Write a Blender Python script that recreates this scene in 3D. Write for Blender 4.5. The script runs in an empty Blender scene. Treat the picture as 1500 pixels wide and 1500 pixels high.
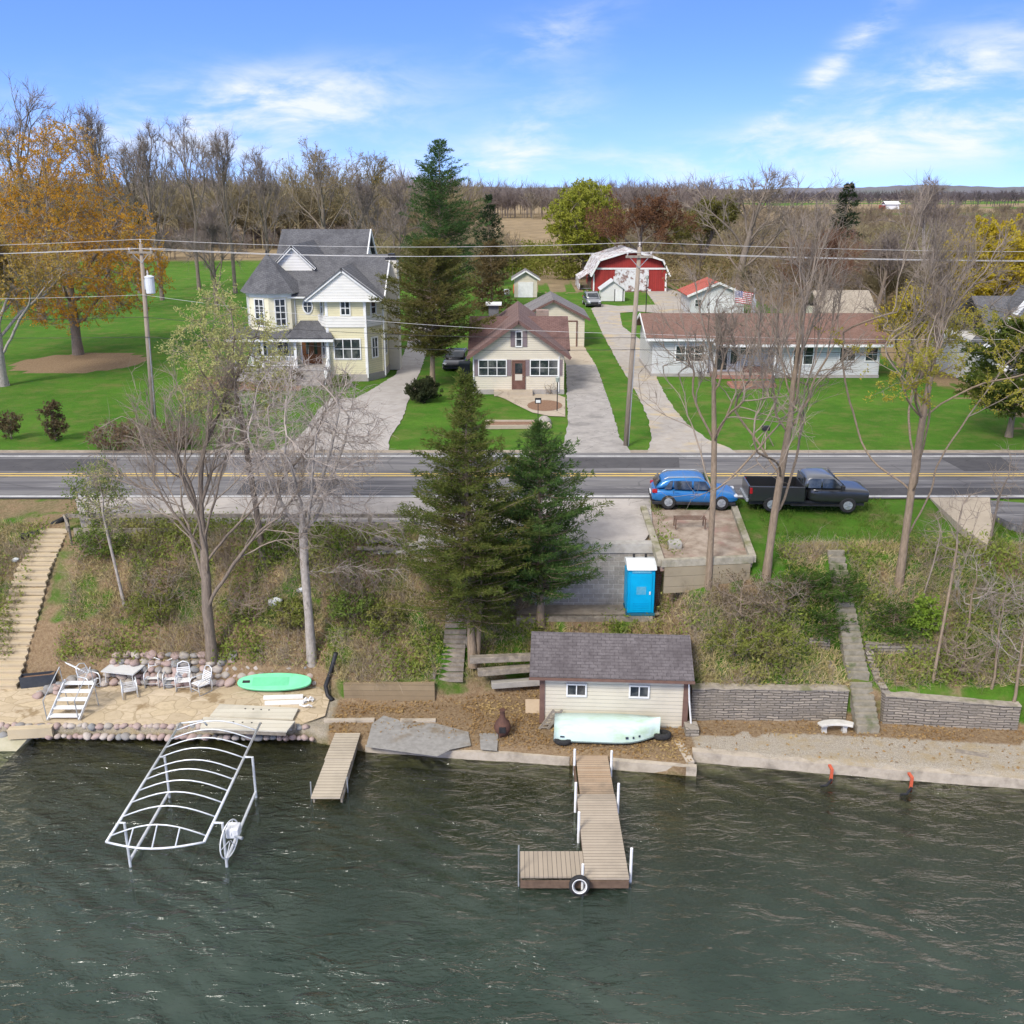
import bpy, math, random
import numpy as np
from mathutils import Vector, Matrix, noise
R = math.radians
C = bpy.context.scene.collection
PITCH, F, HC = R(17.96), 1450.0, 20.0
SP, CP = math.sin(PITCH), math.cos(PITCH)
ZG = 5.87                      # level of the road and the house lots; the lake is 0

def _ray(u, v):
    a, b = (u-750)/F, (v-750)/F
    return a, CP-b*SP, -SP-b*CP
def at(u, v, z=ZG):            # photo pixel to the ground point at height z
    a, y, d = _ray(u, v); t = (z-HC)/d
    return Vector((a*t, y*t, z))
def atY(u, v, Y):              # photo pixel to the point at distance Y
    a, y, d = _ray(u, v); t = Y/y
    return Vector((a*t, Y, HC+d*t))

WM = {}
def tag(o, label=None, cat=None, group=None, kind=None):
    if label: o['label'] = label
    if cat: o['category'] = cat
    if group: o['group'] = group
    if kind: o['kind'] = kind
    return o
def thing(name, label, cat, loc=(0, 0, 0), rz=0.0, group=None):
    o = bpy.data.objects.new(name, None); C.objects.link(o)
    o.empty_display_size = 0.2
    o.location = loc; o.rotation_euler = (0, 0, rz)
    WM[o] = Matrix.Translation(Vector(loc)) @ Matrix.Rotation(rz, 4, 'Z')
    return tag(o, label, cat, group)
def copy_tree(o, parent=None):
    c = o.copy(); C.objects.link(c)
    if parent is not None: c.parent = parent
    for ch in list(o.children): copy_tree(ch, c)
    return c
def place(o, loc, rot=(0, 0, 0), sc=None, label=None, group=None):
    o.location = loc; o.rotation_euler = rot
    if sc: o.scale = sc if hasattr(sc, '__len__') else (sc, sc, sc)
    if label: o['label'] = label
    if group: o['group'] = group
    return o

def link_mesh(me, name, mat, parent=None, smooth=False):
    if mat is not None: me.materials.append(mat)
    o = bpy.data.objects.new(name, me); C.objects.link(o)
    if parent is not None:
        o.parent = parent
        WM[o] = WM.get(parent, Matrix())
    if smooth:
        me.polygons.foreach_set('use_smooth', np.ones(len(me.polygons), bool))
    return o

def mesh_uniform(name, V, Fc, mat, parent=None, smooth=False):
    """V (n,3), Fc (m,k): fast mesh of k-gons"""
    V = np.asarray(V, np.float32); Fc = np.asarray(Fc, np.int32)
    if parent is not None and WM.get(parent) is not None:
        M = np.array(WM[parent].inverted(), np.float32)
        V = V @ M[:3, :3].T + M[:3, 3]
    me = bpy.data.meshes.new(name)
    n, (m, k) = len(V), Fc.shape
    me.vertices.add(n); me.vertices.foreach_set('co', V.ravel())
    me.loops.add(m*k); me.loops.foreach_set('vertex_index', Fc.ravel())
    me.polygons.add(m)
    me.polygons.foreach_set('loop_start', np.arange(0, m*k, k, dtype=np.int32))
    me.polygons.foreach_set('loop_total', np.full(m, k, np.int32))
    me.update(calc_edges=True)
    return link_mesh(me, name, mat, parent, smooth)

class MB:
    """collects faces in world space, links them as one mesh"""
    def __init__(s, M=None): s.v = []; s.f = []; s.M = M
    def _add(s, pts):
        i = len(s.v)
        for p in pts:
            p = Vector(p)
            s.v.append(tuple(s.M @ p) if s.M is not None else tuple(p))
        return i
    def poly(s, pts):
        i = s._add(pts); s.f.append(tuple(range(i, i+len(pts)))); return s
    def box(s, x0, x1, y0, y1, z0, z1, M=None):
        P = [Vector((x, y, z)) for z in (z0, z1) for y in (y0, y1) for x in (x0, x1)]
        if M is not None: P = [M @ p for p in P]
        i = s._add(P)
        for q in ((0, 2, 3, 1), (4, 5, 7, 6), (0, 1, 5, 4), (2, 6, 7, 3), (0, 4, 6, 2), (1, 3, 7, 5)):
            s.f.append(tuple(i+k for k in q))
        return s
    def beam(s, p0, p1, w, h, up=(0, 0, 1)):
        p0, p1 = Vector(p0), Vector(p1); d = p1-p0; L = d.length
        x = d.normalized(); u = Vector(up)
        if abs(x.dot(u)) > .98: u = Vector((0, 1, 0))
        y = u.cross(x).normalized(); z = x.cross(y)
        M = Matrix(((x.x, y.x, z.x, p0.x), (x.y, y.y, z.y, p0.y), (x.z, y.z, z.z, p0.z), (0, 0, 0, 1)))
        return s.box(0, L, -w/2, w/2, -h/2, h/2, M)
    def prism(s, pts, off):
        """closed polygon (any plane) extruded by the vector off"""
        off = Vector(off); n = len(pts)
        i = s._add(list(pts)+[Vector(p)+off for p in pts])
        s.f.append(tuple(i+k for k in range(n))[::-1]); s.f.append(tuple(i+n+k for k in range(n)))
        for k in range(n):
            j = (k+1) % n
            s.f.append((i+k, i+j, i+n+j, i+n+k))
        return s
    def tube(s, pts, r, n=6, cap=True):
        pts = [Vector(p) for p in pts]
        rr = r if hasattr(r, '__len__') else [r]*len(pts)
        prev = None; rings = []
        for k, p in enumerate(pts):
            a = pts[max(k-1, 0)]; b = pts[min(k+1, len(pts)-1)]
            d = (b-a)
            d = d.normalized() if d.length > 1e-9 else Vector((0, 0, 1))
            if prev is None:
                u = Vector((0, 0, 1)) if abs(d.z) < .9 else Vector((1, 0, 0))
                x = d.cross(u).normalized()
            else:
                x = (prev-d*prev.dot(d))
                x = x.normalized() if x.length > 1e-6 else d.orthogonal().normalized()
            prev = x; y = d.cross(x)
            rings.append(s._add([p+(x*math.cos(t*2*math.pi/n)+y*math.sin(t*2*math.pi/n))*rr[k] for t in range(n)]))
        for k in range(len(rings)-1):
            for t in range(n):
                u = (t+1) % n
                s.f.append((rings[k]+t, rings[k]+u, rings[k+1]+u, rings[k+1]+t))
        if cap:
            s.f.append(tuple(rings[0]+t for t in range(n))[::-1]); s.f.append(tuple(rings[-1]+t for t in range(n)))
        return s
    def cyl(s, x, y, z0, z1, r, n=16, r1=None):
        return s.tube([(x, y, z0), (x, y, z1)], [r, r if r1 is None else r1], n)
    def lathe(s, c, prof, n=16):
        c = Vector(c); rings = [s._add([c+Vector((r*math.cos(t*2*math.pi/n), r*math.sin(t*2*math.pi/n), z)) for t in range(n)]) for r, z in prof]
        for k in range(len(rings)-1):
            for t in range(n):
                u = (t+1) % n
                s.f.append((rings[k]+t, rings[k]+u, rings[k+1]+u, rings[k+1]+t))
        s.f.append(tuple(rings[0]+t for t in range(n))[::-1]); s.f.append(tuple(rings[-1]+t for t in range(n)))
        return s
    def build(s, name, mat, parent=None, smooth=False, bevel=0.0):
        V = s.v
        if parent is not None and WM.get(parent) is not None:
            I = WM[parent].inverted(); V = [tuple(I @ Vector(p)) for p in V]
        me = bpy.data.meshes.new(name); me.from_pydata(V, [], s.f); me.update()
        o = link_mesh(me, name, mat, parent, smooth)
        if bevel:
            m = o.modifiers.new('b', 'BEVEL'); m.width = bevel; m.segments = 2; m.limit_method = 'ANGLE'
        return o

# ---------------------------------------------------------------- materials
MATS = {}
class NT:
    def __init__(s, mat): s.nt = mat.node_tree; s.n = s.nt.nodes; s.l = s.nt.links
    def node(s, t, **kw):
        n = s.n.new(t)
        for k, v in kw.items():
            if k.startswith('i_'):
                key = k[2:]; key = int(key) if key.isdigit() else key.replace('_', ' ')
                n.inputs[key].default_value = v
            else: setattr(n, k, v)
        return n
    def link(s, a, b): s.l.new(a, b)
    def math(s, op, a, b=None, c=None):
        n = s.n.new('ShaderNodeMath'); n.operation = op
        for i, x in enumerate((a, b, c)):
            if x is None: continue
            if isinstance(x, (int, float)): n.inputs[i].default_value = x
            else: s.link(x, n.inputs[i])
        return n.outputs[0]
    def mix(s, fac, a, b):
        n = s.n.new('ShaderNodeMix'); n.data_type = 'RGBA'
        for sock, x in ((n.inputs[0], fac), (n.inputs[6], a), (n.inputs[7], b)):
            if isinstance(x, (int, float)): sock.default_value = x
            elif isinstance(x, tuple): sock.default_value = (*x[:3], 1)
            else: s.link(x, sock)
        return n.outputs[2]
    def noise(s, vec, scale, detail=4, rough=.55, dist=0.0):
        n = s.node('ShaderNodeTexNoise'); n.inputs['Scale'].default_value = scale
        n.inputs['Detail'].default_value = detail; n.inputs['Roughness'].default_value = rough
        n.inputs['Distortion'].default_value = dist
        if vec is not None: s.link(vec, n.inputs['Vector'])
        return n.outputs[0]
    def ramp(s, x, lo, hi):
        n = s.node('ShaderNodeMapRange', interpolation_type='SMOOTHSTEP')
        s.link(x, n.inputs[0]); n.inputs[1].default_value = lo; n.inputs[2].default_value = hi
        return n.outputs[0]
    def mapping(s, vec, scale=(1, 1, 1), rot=(0, 0, 0)):
        n = s.node('ShaderNodeMapping'); n.inputs['Scale'].default_value = scale; n.inputs['Rotation'].default_value = rot
        s.link(vec, n.inputs['Vector']); return n.outputs[0]
def new_mat(name):
    m = bpy.data.materials.new(name); m.use_nodes = True; MATS[name] = m
    t = NT(m); return m, t, t.n['Principled BSDF']
def _coord(t, coord):
    if coord == 'pos': return t.node('ShaderNodeNewGeometry').outputs['Position']
    return t.node('ShaderNodeTexCoord').outputs['Object']
def bump(t, b, h, strength, dist):
    n = t.node('ShaderNodeBump'); n.inputs['Strength'].default_value = strength; n.inputs['Distance'].default_value = dist
    t.link(h, n.inputs['Height']); t.link(n.outputs[0], b.inputs['Normal'])

def M(name, c1, c2=None, scale=3.0, rough=.75, c3=None, s3=.6, t3=(.5, .7), stretch=(1, 1, 1), bmp=0.0, bs=20.0, bd=.02, metal=0.0, coord='obj', rnd=0.0, lo=.3, hi=.7, spec=.3):
    """noise-mottled surface; c3 adds larger patches; rnd varies value per object"""
    if name in MATS: return MATS[name]
    m, t, b = new_mat(name)
    co = t.mapping(_coord(t, coord), stretch)
    col = c1
    if c2 is not None: col = t.mix(t.ramp(t.noise(co, scale, 5, .65), lo, hi), c1, c2)
    if c3 is not None: col = t.mix(t.ramp(t.noise(co, s3, 5, .6), *t3), col, c3)
    if rnd:
        h = t.node('ShaderNodeHueSaturation')
        r = t.node('ShaderNodeObjectInfo').outputs['Random']
        t.link(t.math('MULTIPLY_ADD', r, 2*rnd, 1-rnd), h.inputs['Value'])
        if isinstance(col, tuple): h.inputs['Color'].default_value = (*col, 1)
        else: t.link(col, h.inputs['Color'])
        col = h.outputs[0]
    if isinstance(col, tuple): b.inputs['Base Color'].default_value = (*col, 1)
    else: t.link(col, b.inputs['Base Color'])
    b.inputs['Roughness'].default_value = rough; b.inputs['Metallic'].default_value = metal
    b.inputs['Specular IOR Level'].default_value = spec
    if bmp: bump(t, b, t.noise(co, bs, 4), bmp, bd)
    return m

def stripes(name, c, period=.15, c2=None, axis=2, rough=.6, depth=.5, dirt=.12, gap=.1, gapc=None, grain=None, coord='obj'):
    """boards or laps along one axis: lap siding, decking, fluted panels"""
    if name in MATS: return MATS[name]
    m, t, b = new_mat(name)
    co = _coord(t, coord)
    sx = t.node('ShaderNodeSeparateXYZ'); t.link(co, sx.inputs[0])
    q = t.math('DIVIDE', sx.outputs[axis], period)
    fr = t.math('FRACT', q); fl = t.math('FLOOR', q)
    wn = t.node('ShaderNodeTexWhiteNoise', noise_dimensions='1D'); t.link(fl, wn.inputs['W'])
    c2 = c2 or tuple(x*.86 for x in c)
    st = grain or (1, 1, 1)
    n1 = t.noise(t.mapping(co, st), 4, 6, .65)
    col = t.mix(t.math('MULTIPLY', t.math('ADD', wn.outputs[0], n1), .5), c, c2)
    col = t.mix(t.math('MULTIPLY', t.ramp(t.noise(co, .9, 5, .6), .45, .75), dirt*2), col, tuple(x*.55 for x in c))
    g = t.math('LESS_THAN', fr, gap)
    col = t.mix(g, col, gapc or tuple(x*.45 for x in c))
    t.link(col, b.inputs['Base Color']); b.inputs['Roughness'].default_value = rough
    b.inputs['Specular IOR Level'].default_value = .3
    bump(t, b, fr, depth, .03)
    return m

def shingle(name, c, c2, rot=0.0, rough=.9, stain=None, bw=.3, rh=.14):
    if name in MATS: return MATS[name]
    m, t, b = new_mat(name)
    co = t.mapping(_coord(t, 'obj'), (1, 1, 1), (0, 0, rot))
    br = t.node('ShaderNodeTexBrick'); t.link(co, br.inputs['Vector'])
    br.inputs['Scale'].default_value = 1; br.inputs['Brick Width'].default_value = bw; br.inputs['Row Height'].default_value = rh
    br.inputs['Mortar Size'].default_value = .012; br.inputs['Bias'].default_value = -.1
    br.inputs['Color1'].default_value = (*c, 1); br.inputs['Color2'].default_value = (*c2, 1)
    br.inputs['Mortar'].default_value = (*[x*.55 for x in c], 1)
    col = t.mix(t.math('MULTIPLY', t.ramp(t.noise(co, 7, 5, .7), .35, .7), .45), br.outputs[0], tuple(x*1.45 for x in c2))
    sc = t.mapping(_coord(t, 'obj'), (.9, .25, .9) if not rot else (.25, .9, .9))
    col = t.mix(t.math('MULTIPLY', t.ramp(t.noise(sc, 1.1, 5, .6), .45, .7), .6), col, stain or tuple(x*.6 for x in c))
    t.link(col, b.inputs['Base Color']); b.inputs['Roughness'].default_value = rough
    b.inputs['Specular IOR Level'].default_value = .2
    bump(t, b, br.outputs['Fac'], -.4, .01)
    return m

def bricks(name, c, c2, mortar, w=.4, h=.2, rough=.9, axes='xz', dirt=.5, ms=.012):
    if name in MATS: return MATS[name]
    m, t, b = new_mat(name)
    co = _coord(t, 'obj')
    sx = t.node('ShaderNodeSeparateXYZ'); t.link(co, sx.inputs[0])
    cb = t.node('ShaderNodeCombineXYZ')
    wob_ = (h if ms > .015 else 0)*.55
    t.link(t.math('ADD', t.math('ADD', sx.outputs[0], sx.outputs[1]), t.math('MULTIPLY', t.noise(co, 2.3, 2), wob_*4)), cb.inputs[0]); t.link(t.math('ADD', sx.outputs[2], t.math('MULTIPLY', t.noise(co, 1.6, 3), wob_*2.2)), cb.inputs[1])
    br = t.node('ShaderNodeTexBrick'); t.link(cb.outputs[0], br.inputs['Vector'])
    br.inputs['Scale'].default_value = 1; br.inputs['Brick Width'].default_value = w; br.inputs['Row Height'].default_value = h
    br.inputs['Mortar Size'].default_value = ms; br.inputs['Color1'].default_value = (*c, 1); br.inputs['Color2'].default_value = (*c2, 1)
    br.inputs['Mortar'].default_value = (*mortar, 1)
    col = t.mix(t.math('MULTIPLY', t.ramp(t.noise(co, 1.7, 6, .7), .4, .7), dirt), br.outputs[0], tuple(x*.45 for x in c))
    col = t.mix(t.math('MULTIPLY', t.ramp(t.noise(co, 14, 5, .7), .4, .7), .35), col, tuple(min(1, x*1.6) for x in c2))
    t.link(col, b.inputs['Base Color']); b.inputs['Roughness'].default_value = rough
    h1 = t.math('ADD', t.math('MULTIPLY', br.outputs['Fac'], -1.0), t.math('MULTIPLY', t.noise(co, 12, 4), .6))
    bump(t, b, h1, .8, .03)
    return m

WHITE = M('white_paint', (.74, .74, .72), (.62, .62, .60), 2.0, .55)
ALU = M('aluminium_tube', (.72, .74, .75), (.60, .62, .63), 5, .38, metal=.35)
GLASS = M('window_glass', (.018, .024, .03), (.12, .125, .12), 1.3, .06, spec=.6, lo=.42, hi=.72)  # pale patches in the colour imitate curtains and varied reflections
BLACK = M('black_plastic', (.015, .015, .017), (.03, .03, .032), 4, .5)
RUBBER = M('tyre_rubber', (.018, .018, .019), (.035, .034, .033), 8, .85)
CONC = M('concrete', (.40, .38, .34), (.31, .295, .265), 2.5, .9, c3=(.22, .20, .17), s3=.9, t3=(.55, .75), bmp=.3, bs=25, coord='pos')
TIMBER = stripes('weathered_timber', (.30, .25, .19), .19, (.21, .175, .135), 2, .9, .4, .35, .08)
OLDWOOD = M('grey_old_wood', (.28, .245, .20), (.18, .155, .125), 6, .9, c3=(.36, .31, .24), s3=2.0, bmp=.4, bs=18)
BRASSWOOD = M('bare_pole_wood', (.33, .27, .205), (.23, .19, .15), 3, .9, stretch=(6, 6, .5), bmp=.3, bs=10)
GREYMETAL = M('galvanised_steel', (.42, .44, .45), (.34, .36, .37), 6, .5, metal=.5)
# ---------------------------------------------------------------- camera, sky, sun
sc = bpy.context.scene
cam = bpy.data.cameras.new('camera'); cam.sensor_width = 36; cam.lens = 36*F/1500; cam.clip_start = .5; cam.clip_end = 20000
co = bpy.data.objects.new('camera', cam); C.objects.link(co); co.location = (0, 0, HC); co.rotation_euler = (R(90)-PITCH, 0, 0)
sc.camera = co
SUN_EL, SUN_AZ = R(43), R(212)          # azimuth clockwise from +Y: behind and left of the camera
sun = bpy.data.lights.new('sun', 'SUN'); sun.energy = 2.2; sun.angle = R(16.0); sun.color = (1, .945, .86)
so = bpy.data.objects.new('sun', sun); C.objects.link(so)
sd = Vector((math.sin(SUN_AZ)*math.cos(SUN_EL), math.cos(SUN_AZ)*math.cos(SUN_EL), math.sin(SUN_EL)))
so.rotation_euler = sd.to_track_quat('Z', 'Y').to_euler(); so.location = (0, 0, 60)
w = bpy.data.worlds.new('World'); sc.world = w; w.use_nodes = True
t = NT(w); bg = t.n['Background']
tc = t.node('ShaderNodeTexCoord').outputs['Generated']
sx = t.node('ShaderNodeSeparateXYZ'); t.link(tc, sx.inputs[0])
# the clear air over the lake: a steeper blue than sea-level haze, so the low band is read higher up the dome
el = t.math('MULTIPLY_ADD', t.math('MAXIMUM', sx.outputs[2], 0.0), 3.0, .19)
cb = t.node('ShaderNodeCombineXYZ'); t.link(sx.outputs[0], cb.inputs[0]); t.link(sx.outputs[1], cb.inputs[1]); t.link(el, cb.inputs[2])
nv = t.node('ShaderNodeVectorMath', operation='NORMALIZE'); t.link(cb.outputs[0], nv.inputs[0])
sky = t.node('ShaderNodeTexSky', sky_type='NISHITA', sun_disc=False, sun_elevation=SUN_EL, sun_rotation=SUN_AZ, air_density=1.0, dust_density=.3, ozone_density=2.0)
t.link(nv.outputs[0], sky.inputs[0])
hs = t.node('ShaderNodeHueSaturation'); hs.inputs['Saturation'].default_value = 1.17; hs.inputs['Value'].default_value = 1.2
tint = t.node('ShaderNodeVectorMath', operation='MULTIPLY'); tint.inputs[1].default_value = (1.04, .97, 1.11); t.link(sky.outputs[0], tint.inputs[0]); t.link(tint.outputs[0], hs.inputs['Color'])
# thin cirrus: streaked noise in azimuth / elevation, gathered into banks
az = t.math('ARCTAN2', sx.outputs[0], sx.outputs[1])
ev = t.math('ARCSINE', sx.outputs[2])
def uvdir(u, v):
    a, y, d = _ray(u, v); h = math.hypot(a, y)
    return math.atan2(a, y), math.atan2(d, h)
cb2 = t.node('ShaderNodeCombineXYZ'); t.link(az, cb2.inputs[0]); t.link(ev, cb2.inputs[1])
st1 = t.noise(t.mapping(cb2.outputs[0], (10, 30, 1), (0, 0, R(-14))), 1.0, 7, .6, .35)
st2 = t.noise(t.mapping(cb2.outputs[0], (4, 17, 1), (0, 0, R(-12))), 1.0, 5, .55, .4)
bank = 0.0
for (u, v, wu, wv, tilt, s) in ((400, 150, 150, 38, -.10, 1.0), (250, 180, 260, 40, -.05, .7), (770, 215, 80, 55, -.5, .75), (1210, 105, 110, 22, -.75, .95),
        (1420, 105, 120, 42, -.15, 1.0), (1250, 200, 300, 34, -.14, .55), (1100, 236, 380, 24, -.04, .4), (810, 50, 90, 30, -.3, .45), (1480, 190, 150, 30, -.1, .7), (620, 240, 200, 30, 0, .5)):
    a0, e0 = uvdir(u, v)
    dx = t.math('SUBTRACT', az, a0); dy = t.math('SUBTRACT', ev, e0)
    dy = t.math('ADD', dy, t.math('MULTIPLY', dx, math.tan(tilt)))
    q = t.math('ADD', t.math('POWER', t.math('ABSOLUTE', t.math('DIVIDE', dx, wu/F)), 2.0), t.math('POWER', t.math('ABSOLUTE', t.math('DIVIDE', dy, wv/F)), 2.0))
    g = t.math('MULTIPLY', t.math('EXPONENT', t.math('MULTIPLY', q, -1.0)), s)
    bank = g if bank == 0.0 else t.math('ADD', bank, g)
hi_fill = t.math('MULTIPLY', t.ramp(sx.outputs[2], .3, .6), .65)          # weight of out-of-view cloud added overhead for ambient light; not linked
bank = t.math('MINIMUM', bank, 1.15)
body = t.math('ADD', t.math('MULTIPLY', st1, .55), t.math('MULTIPLY', st2, .45))
cl = t.math('MULTIPLY', t.math('MULTIPLY', bank, 1.25), t.ramp(body, .40, .64))
low = t.ramp(sx.outputs[2], .12, -.01)                                    # pale band over the horizon
cl = t.math('MINIMUM', cl, .88)
fill_veil = t.math('MULTIPLY', t.ramp(sx.outputs[2], .2, .5), t.math('MULTIPLY_ADD', st2, .6, .5))  # white cloud added on the unseen upper dome to brighten and neutralise ambient light
SKYC = t.mix(t.math('MULTIPLY', low, .45), hs.outputs[0], (1.6, 2.2, 3.4))
SKYC = t.mix(cl, SKYC, (3.5, 3.65, 3.95))
SKYC = t.mix(t.math('MINIMUM', fill_veil, .85), SKYC, (4.2, 4.1, 3.98))
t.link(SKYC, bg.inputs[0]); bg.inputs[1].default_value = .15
vs = sc.view_settings; vs.view_transform = 'Standard'; vs.look = 'None'; vs.exposure = .9; vs.gamma = 1
sc.render.film_transparent = False
sc.cycles.max_bounces = 6; sc.cycles.transparent_max_bounces = 12; sc.cycles.diffuse_bounces = 2; sc.cycles.glossy_bounces = 2
sc.cycles.use_adaptive_sampling = True; sc.cycles.adaptive_threshold = .02

# ---------------------------------------------------------------- terrain
SEA = [(-60, 34.5), (-25, 33.6), (-19, 33.5), (-8, 33.4), (-5.6, 32.55), (0, 32.0), (2, 31.65), (6.45, 30.9), (6.6, 31.9), (13, 30.85), (19.5, 29.95), (26, 29.2), (60, 26)]
def lerp(tab, x):
    if x <= tab[0][0]: return tab[0][1]
    for (a, b), (c, d) in zip(tab, tab[1:]):
        if x <= c: return b+(d-b)*(x-a)/(c-a)
    return tab[-1][1]
# profile points: shore, toe, top of toe wall, mid bank, upper bank, crest
COLS = [(-70, [.5, (36.95, .5), (37.4, 1.3), (39.2, 3.3), (40.4, 4.4), (42.2, 5.6)]),
        (-21.5, [.5, (36.95, .5), (37.4, 1.3), (39.2, 3.2), (40.4, 4.4), (42.4, 5.6)]),
        (-8, [.5, (36.6, .5), (37.0, 1.2), (38.8, 3.0), (39.6, 4.3), (40.6, 5.5)]),
        (-6.9, [.35, (35.5, .45), (35.66, 1.2), (37.9, 2.6), (39.2, 4.0), (40.4, 5.5)]),
        (-3.2, [.35, (35.55, .5), (35.71, 1.2), (37.9, 2.6), (39, 4.0), (40.2, 5.5)]),
        (-.5, [.35, (36.0, .55), (36.5, 1.0), (37.6, 2.3), (38.9, 3.4), (40.2, 5.4)]),
        (1.2, [.35, (36.6, .6), (37, 1.5), (38.0, 2.85), (39.38, 3.0), (39.55, 5.7)]),
        (6.3, [.35, (36.6, .6), (37, 1.5), (38.0, 2.85), (39.38, 3.0), (39.55, 5.7)]),
        (7.0, [.4, (34.1, .5), (34.25, 1.72), (35.8, 2.7), (37.1, 4.3), (38.4, 5.4)]),
        (10.8, [.4, (34.05, .5), (34.2, 1.72), (35.8, 2.7), (37.1, 4.3), (38.4, 5.4)]),
        (13, [.4, (34.0, .5), (34.15, 1.72), (36, 2.5), (37, 3.5), (38.9, 5.5)]),
        (19.3, [.4, (33.4, .5), (33.55, 1.6), (35.8, 2.4), (37.2, 3.6), (39.3, 5.3)]),
        (70, [.4, (33.0, .5), (33.4, 1.5), (35.8, 2.4), (37.2, 3.6), (39.3, 5.3)])]
def profile(x):
    for (a, A), (b, B) in zip(COLS, COLS[1:]):
        if x <= b or b == 70:
            k = min(max((x-a)/(b-a), 0), 1)
            ys = lerp(SEA, x)
            out = [(ys, A[0]+(B[0]-A[0])*k)]
            for p, q in zip(A[1:], B[1:]): out.append((p[0]+(q[0]-p[0])*k, p[1]+(q[1]-p[1])*k))
            return out
def hn(x, y, s, o=0.0): return noise.noise((x*s+o, y*s-o, o*.37))
def Z(x, y):
    pr = profile(x)
    if y < pr[0][0]:
        d = pr[0][0]-y
        return -.55-.11*d if d < 14 else max(-2.1-.02*d, -4)
    for (a, za), (b, zb) in zip(pr, pr[1:]):
        if y <= b:
            k = (y-a)/(b-a); z = za+(zb-za)*k
            return z
    a, za = pr[-1]
    k = min((y-a)/(45.6-a), 1); return za+(ZG-.06-za)*k
def rough_z(x, y):
    pr = profile(x); z = Z(x, y)
    if pr[2][0]+.3 < y < pr[-1][0]-.2 and not (.9 < x < 6.6 and y > 37.9): z += .22*hn(x, y, .9, 3)+.12*hn(x, y, 2.3, 7)
    if y > 200: z += .9*hn(x, y, .004, 2)*min((y-200)/200, 1)
    return z
def hit(u, v):
    a, y, d = _ray(u, v); t_ = 22.0
    while t_ < 400:
        p = Vector((a*t_, y*t_, HC+d*t_))
        if p.z <= rough_z(p.x, p.y): return Vector((p.x, p.y, rough_z(p.x, p.y)))
        t_ += .05 if t_ < 60 else .3
    return p
xs = np.concatenate([-np.geomspace(3500, 46, 22), np.arange(-45, 45.01, .42), np.geomspace(46, 3500, 22)])
rows_far = np.concatenate([np.arange(47, 56, 1.0), np.arange(56, 150, 1.2), np.geomspace(150, 4200, 34)])
V, Fc, colr = [], [], []
def region(x, y, z, pr):
    """(lawn, litter, gravel, field)"""
    n = hn(x, y, .55, 11)*.5+hn(x, y, 1.7, 5)*.5
    if y < pr[0][0]: return (0, 0, .25, 0)
    if y < pr[1][0]+.02:                                   # the shore strip
        if x > 6.9: return (0.25 if (y > pr[1][0]-.9 and n > .05) else 0, .85 if y > pr[1][0]-1.1+.5*n else .12, 1, 0)
        if x < -7: return (0, .25, .6, 0)
        return (.12, .8+.3*n, .45, 0)
    if y < pr[-1][0]+.3:
        g = .38+.95*n
        if x > 9: g += .28
        lit = .5-.8*n
        if y < pr[2][0]+1.2 and x < -8: lit = 1.0; g = 0
        if -4.6 < x < -.5: g += .1
        return (g, lit, 0, 0)
    if y < 46.2:
        if x > 8: return (.68+.6*n, .15-.3*n, 0, 0)
        if x < -15: return (.35+.8*n, .5, .2, 0)
        return (.2, .5, .5, 0)
    if y < (205 if x < 3 else 150)+14*n: 
        tr = 0
        for (px, py, ra, rb) in ((-37.6, 86, 5.5, 5.5), (-49, 84, 5, 4)):
            q = ((x-px)/ra)**2+((y-py)/rb)**2
            if q < 1.0+.3*n: tr = 1
        if tr: return (0.05, 1, 0, .2)
        if x > 33+3*n and y > 58: return (.35, .6, 0, .3)
        return (1, 0, 0, 0)
    if y < 300: return (.28+.5*n, .5, 0, .6)
    a = hn(x, y, .006, 4)
    return (.75 if (a > .2 and x > 100) else .12, .1, 0, 1)
for x in xs:
    pr = profile(x); ys = pr[0][0]
    col = [-400, -60, 0, 10, 16]+[ys-d for d in (12, 10, 8, 6, 5, 4, 3, 2, 1.2, .5, .02)]
    for (a, b, n) in ((pr[0][0], pr[1][0], 7), (pr[1][0], pr[2][0], 3), (pr[2][0], pr[3][0], 7), (pr[3][0], pr[4][0], 6), (pr[4][0], pr[5][0], 6), (pr[5][0], 46, 9)):
        col += [a+(b-a)*k/n for k in range(n)]
    col = col+[46.0]+list(rows_far)
    for y in col:
        z = rough_z(x, y)
        V.append((x, y, z)); colr.append(region(x, y, z, pr))
nr = len(col); nx = len(xs)
idx = np.arange(nx*nr).reshape(nx, nr)
Fc = np.stack([idx[:-1, :-1], idx[1:, :-1], idx[1:, 1:], idx[:-1, 1:]], -1).reshape(-1, 4)
m, t, b = new_mat('ground_mix')
pos = _coord(t, 'pos')
at_ = t.node('ShaderNodeAttribute', attribute_name='zone'); sp = t.node('ShaderNodeSeparateColor'); t.link(at_.outputs['Color'], sp.inputs[0])
nA = t.noise(pos, 1.3, 7, .7); nB = t.noise(pos, .22, 5, .6); nC = t.noise(pos, 9, 5, .7); nD = t.noise(pos, 30, 3, .7)
def wob(x, amt=.9): return t.ramp(t.math('ADD', x, t.math('MULTIPLY', t.math('SUBTRACT', nA, .5), amt)), .35, .65)
base = t.mix(t.ramp(nA, .3, .7), (.12, .11, .045), (.21, .17, .085))
base = t.mix(t.ramp(nC, .35, .7), base, (.28, .225, .13))
grav = t.mix(t.ramp(nD, .35, .65), (.50, .445, .36), (.31, .27, .215))
grav = t.mix(t.ramp(nA, .45, .7), grav, (.40, .32, .20))
col = t.mix(wob(sp.outputs[2], .5), base, grav)
lit = t.mix(t.ramp(nC, .3, .7), (.20, .13, .075), (.32, .235, .14))
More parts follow.
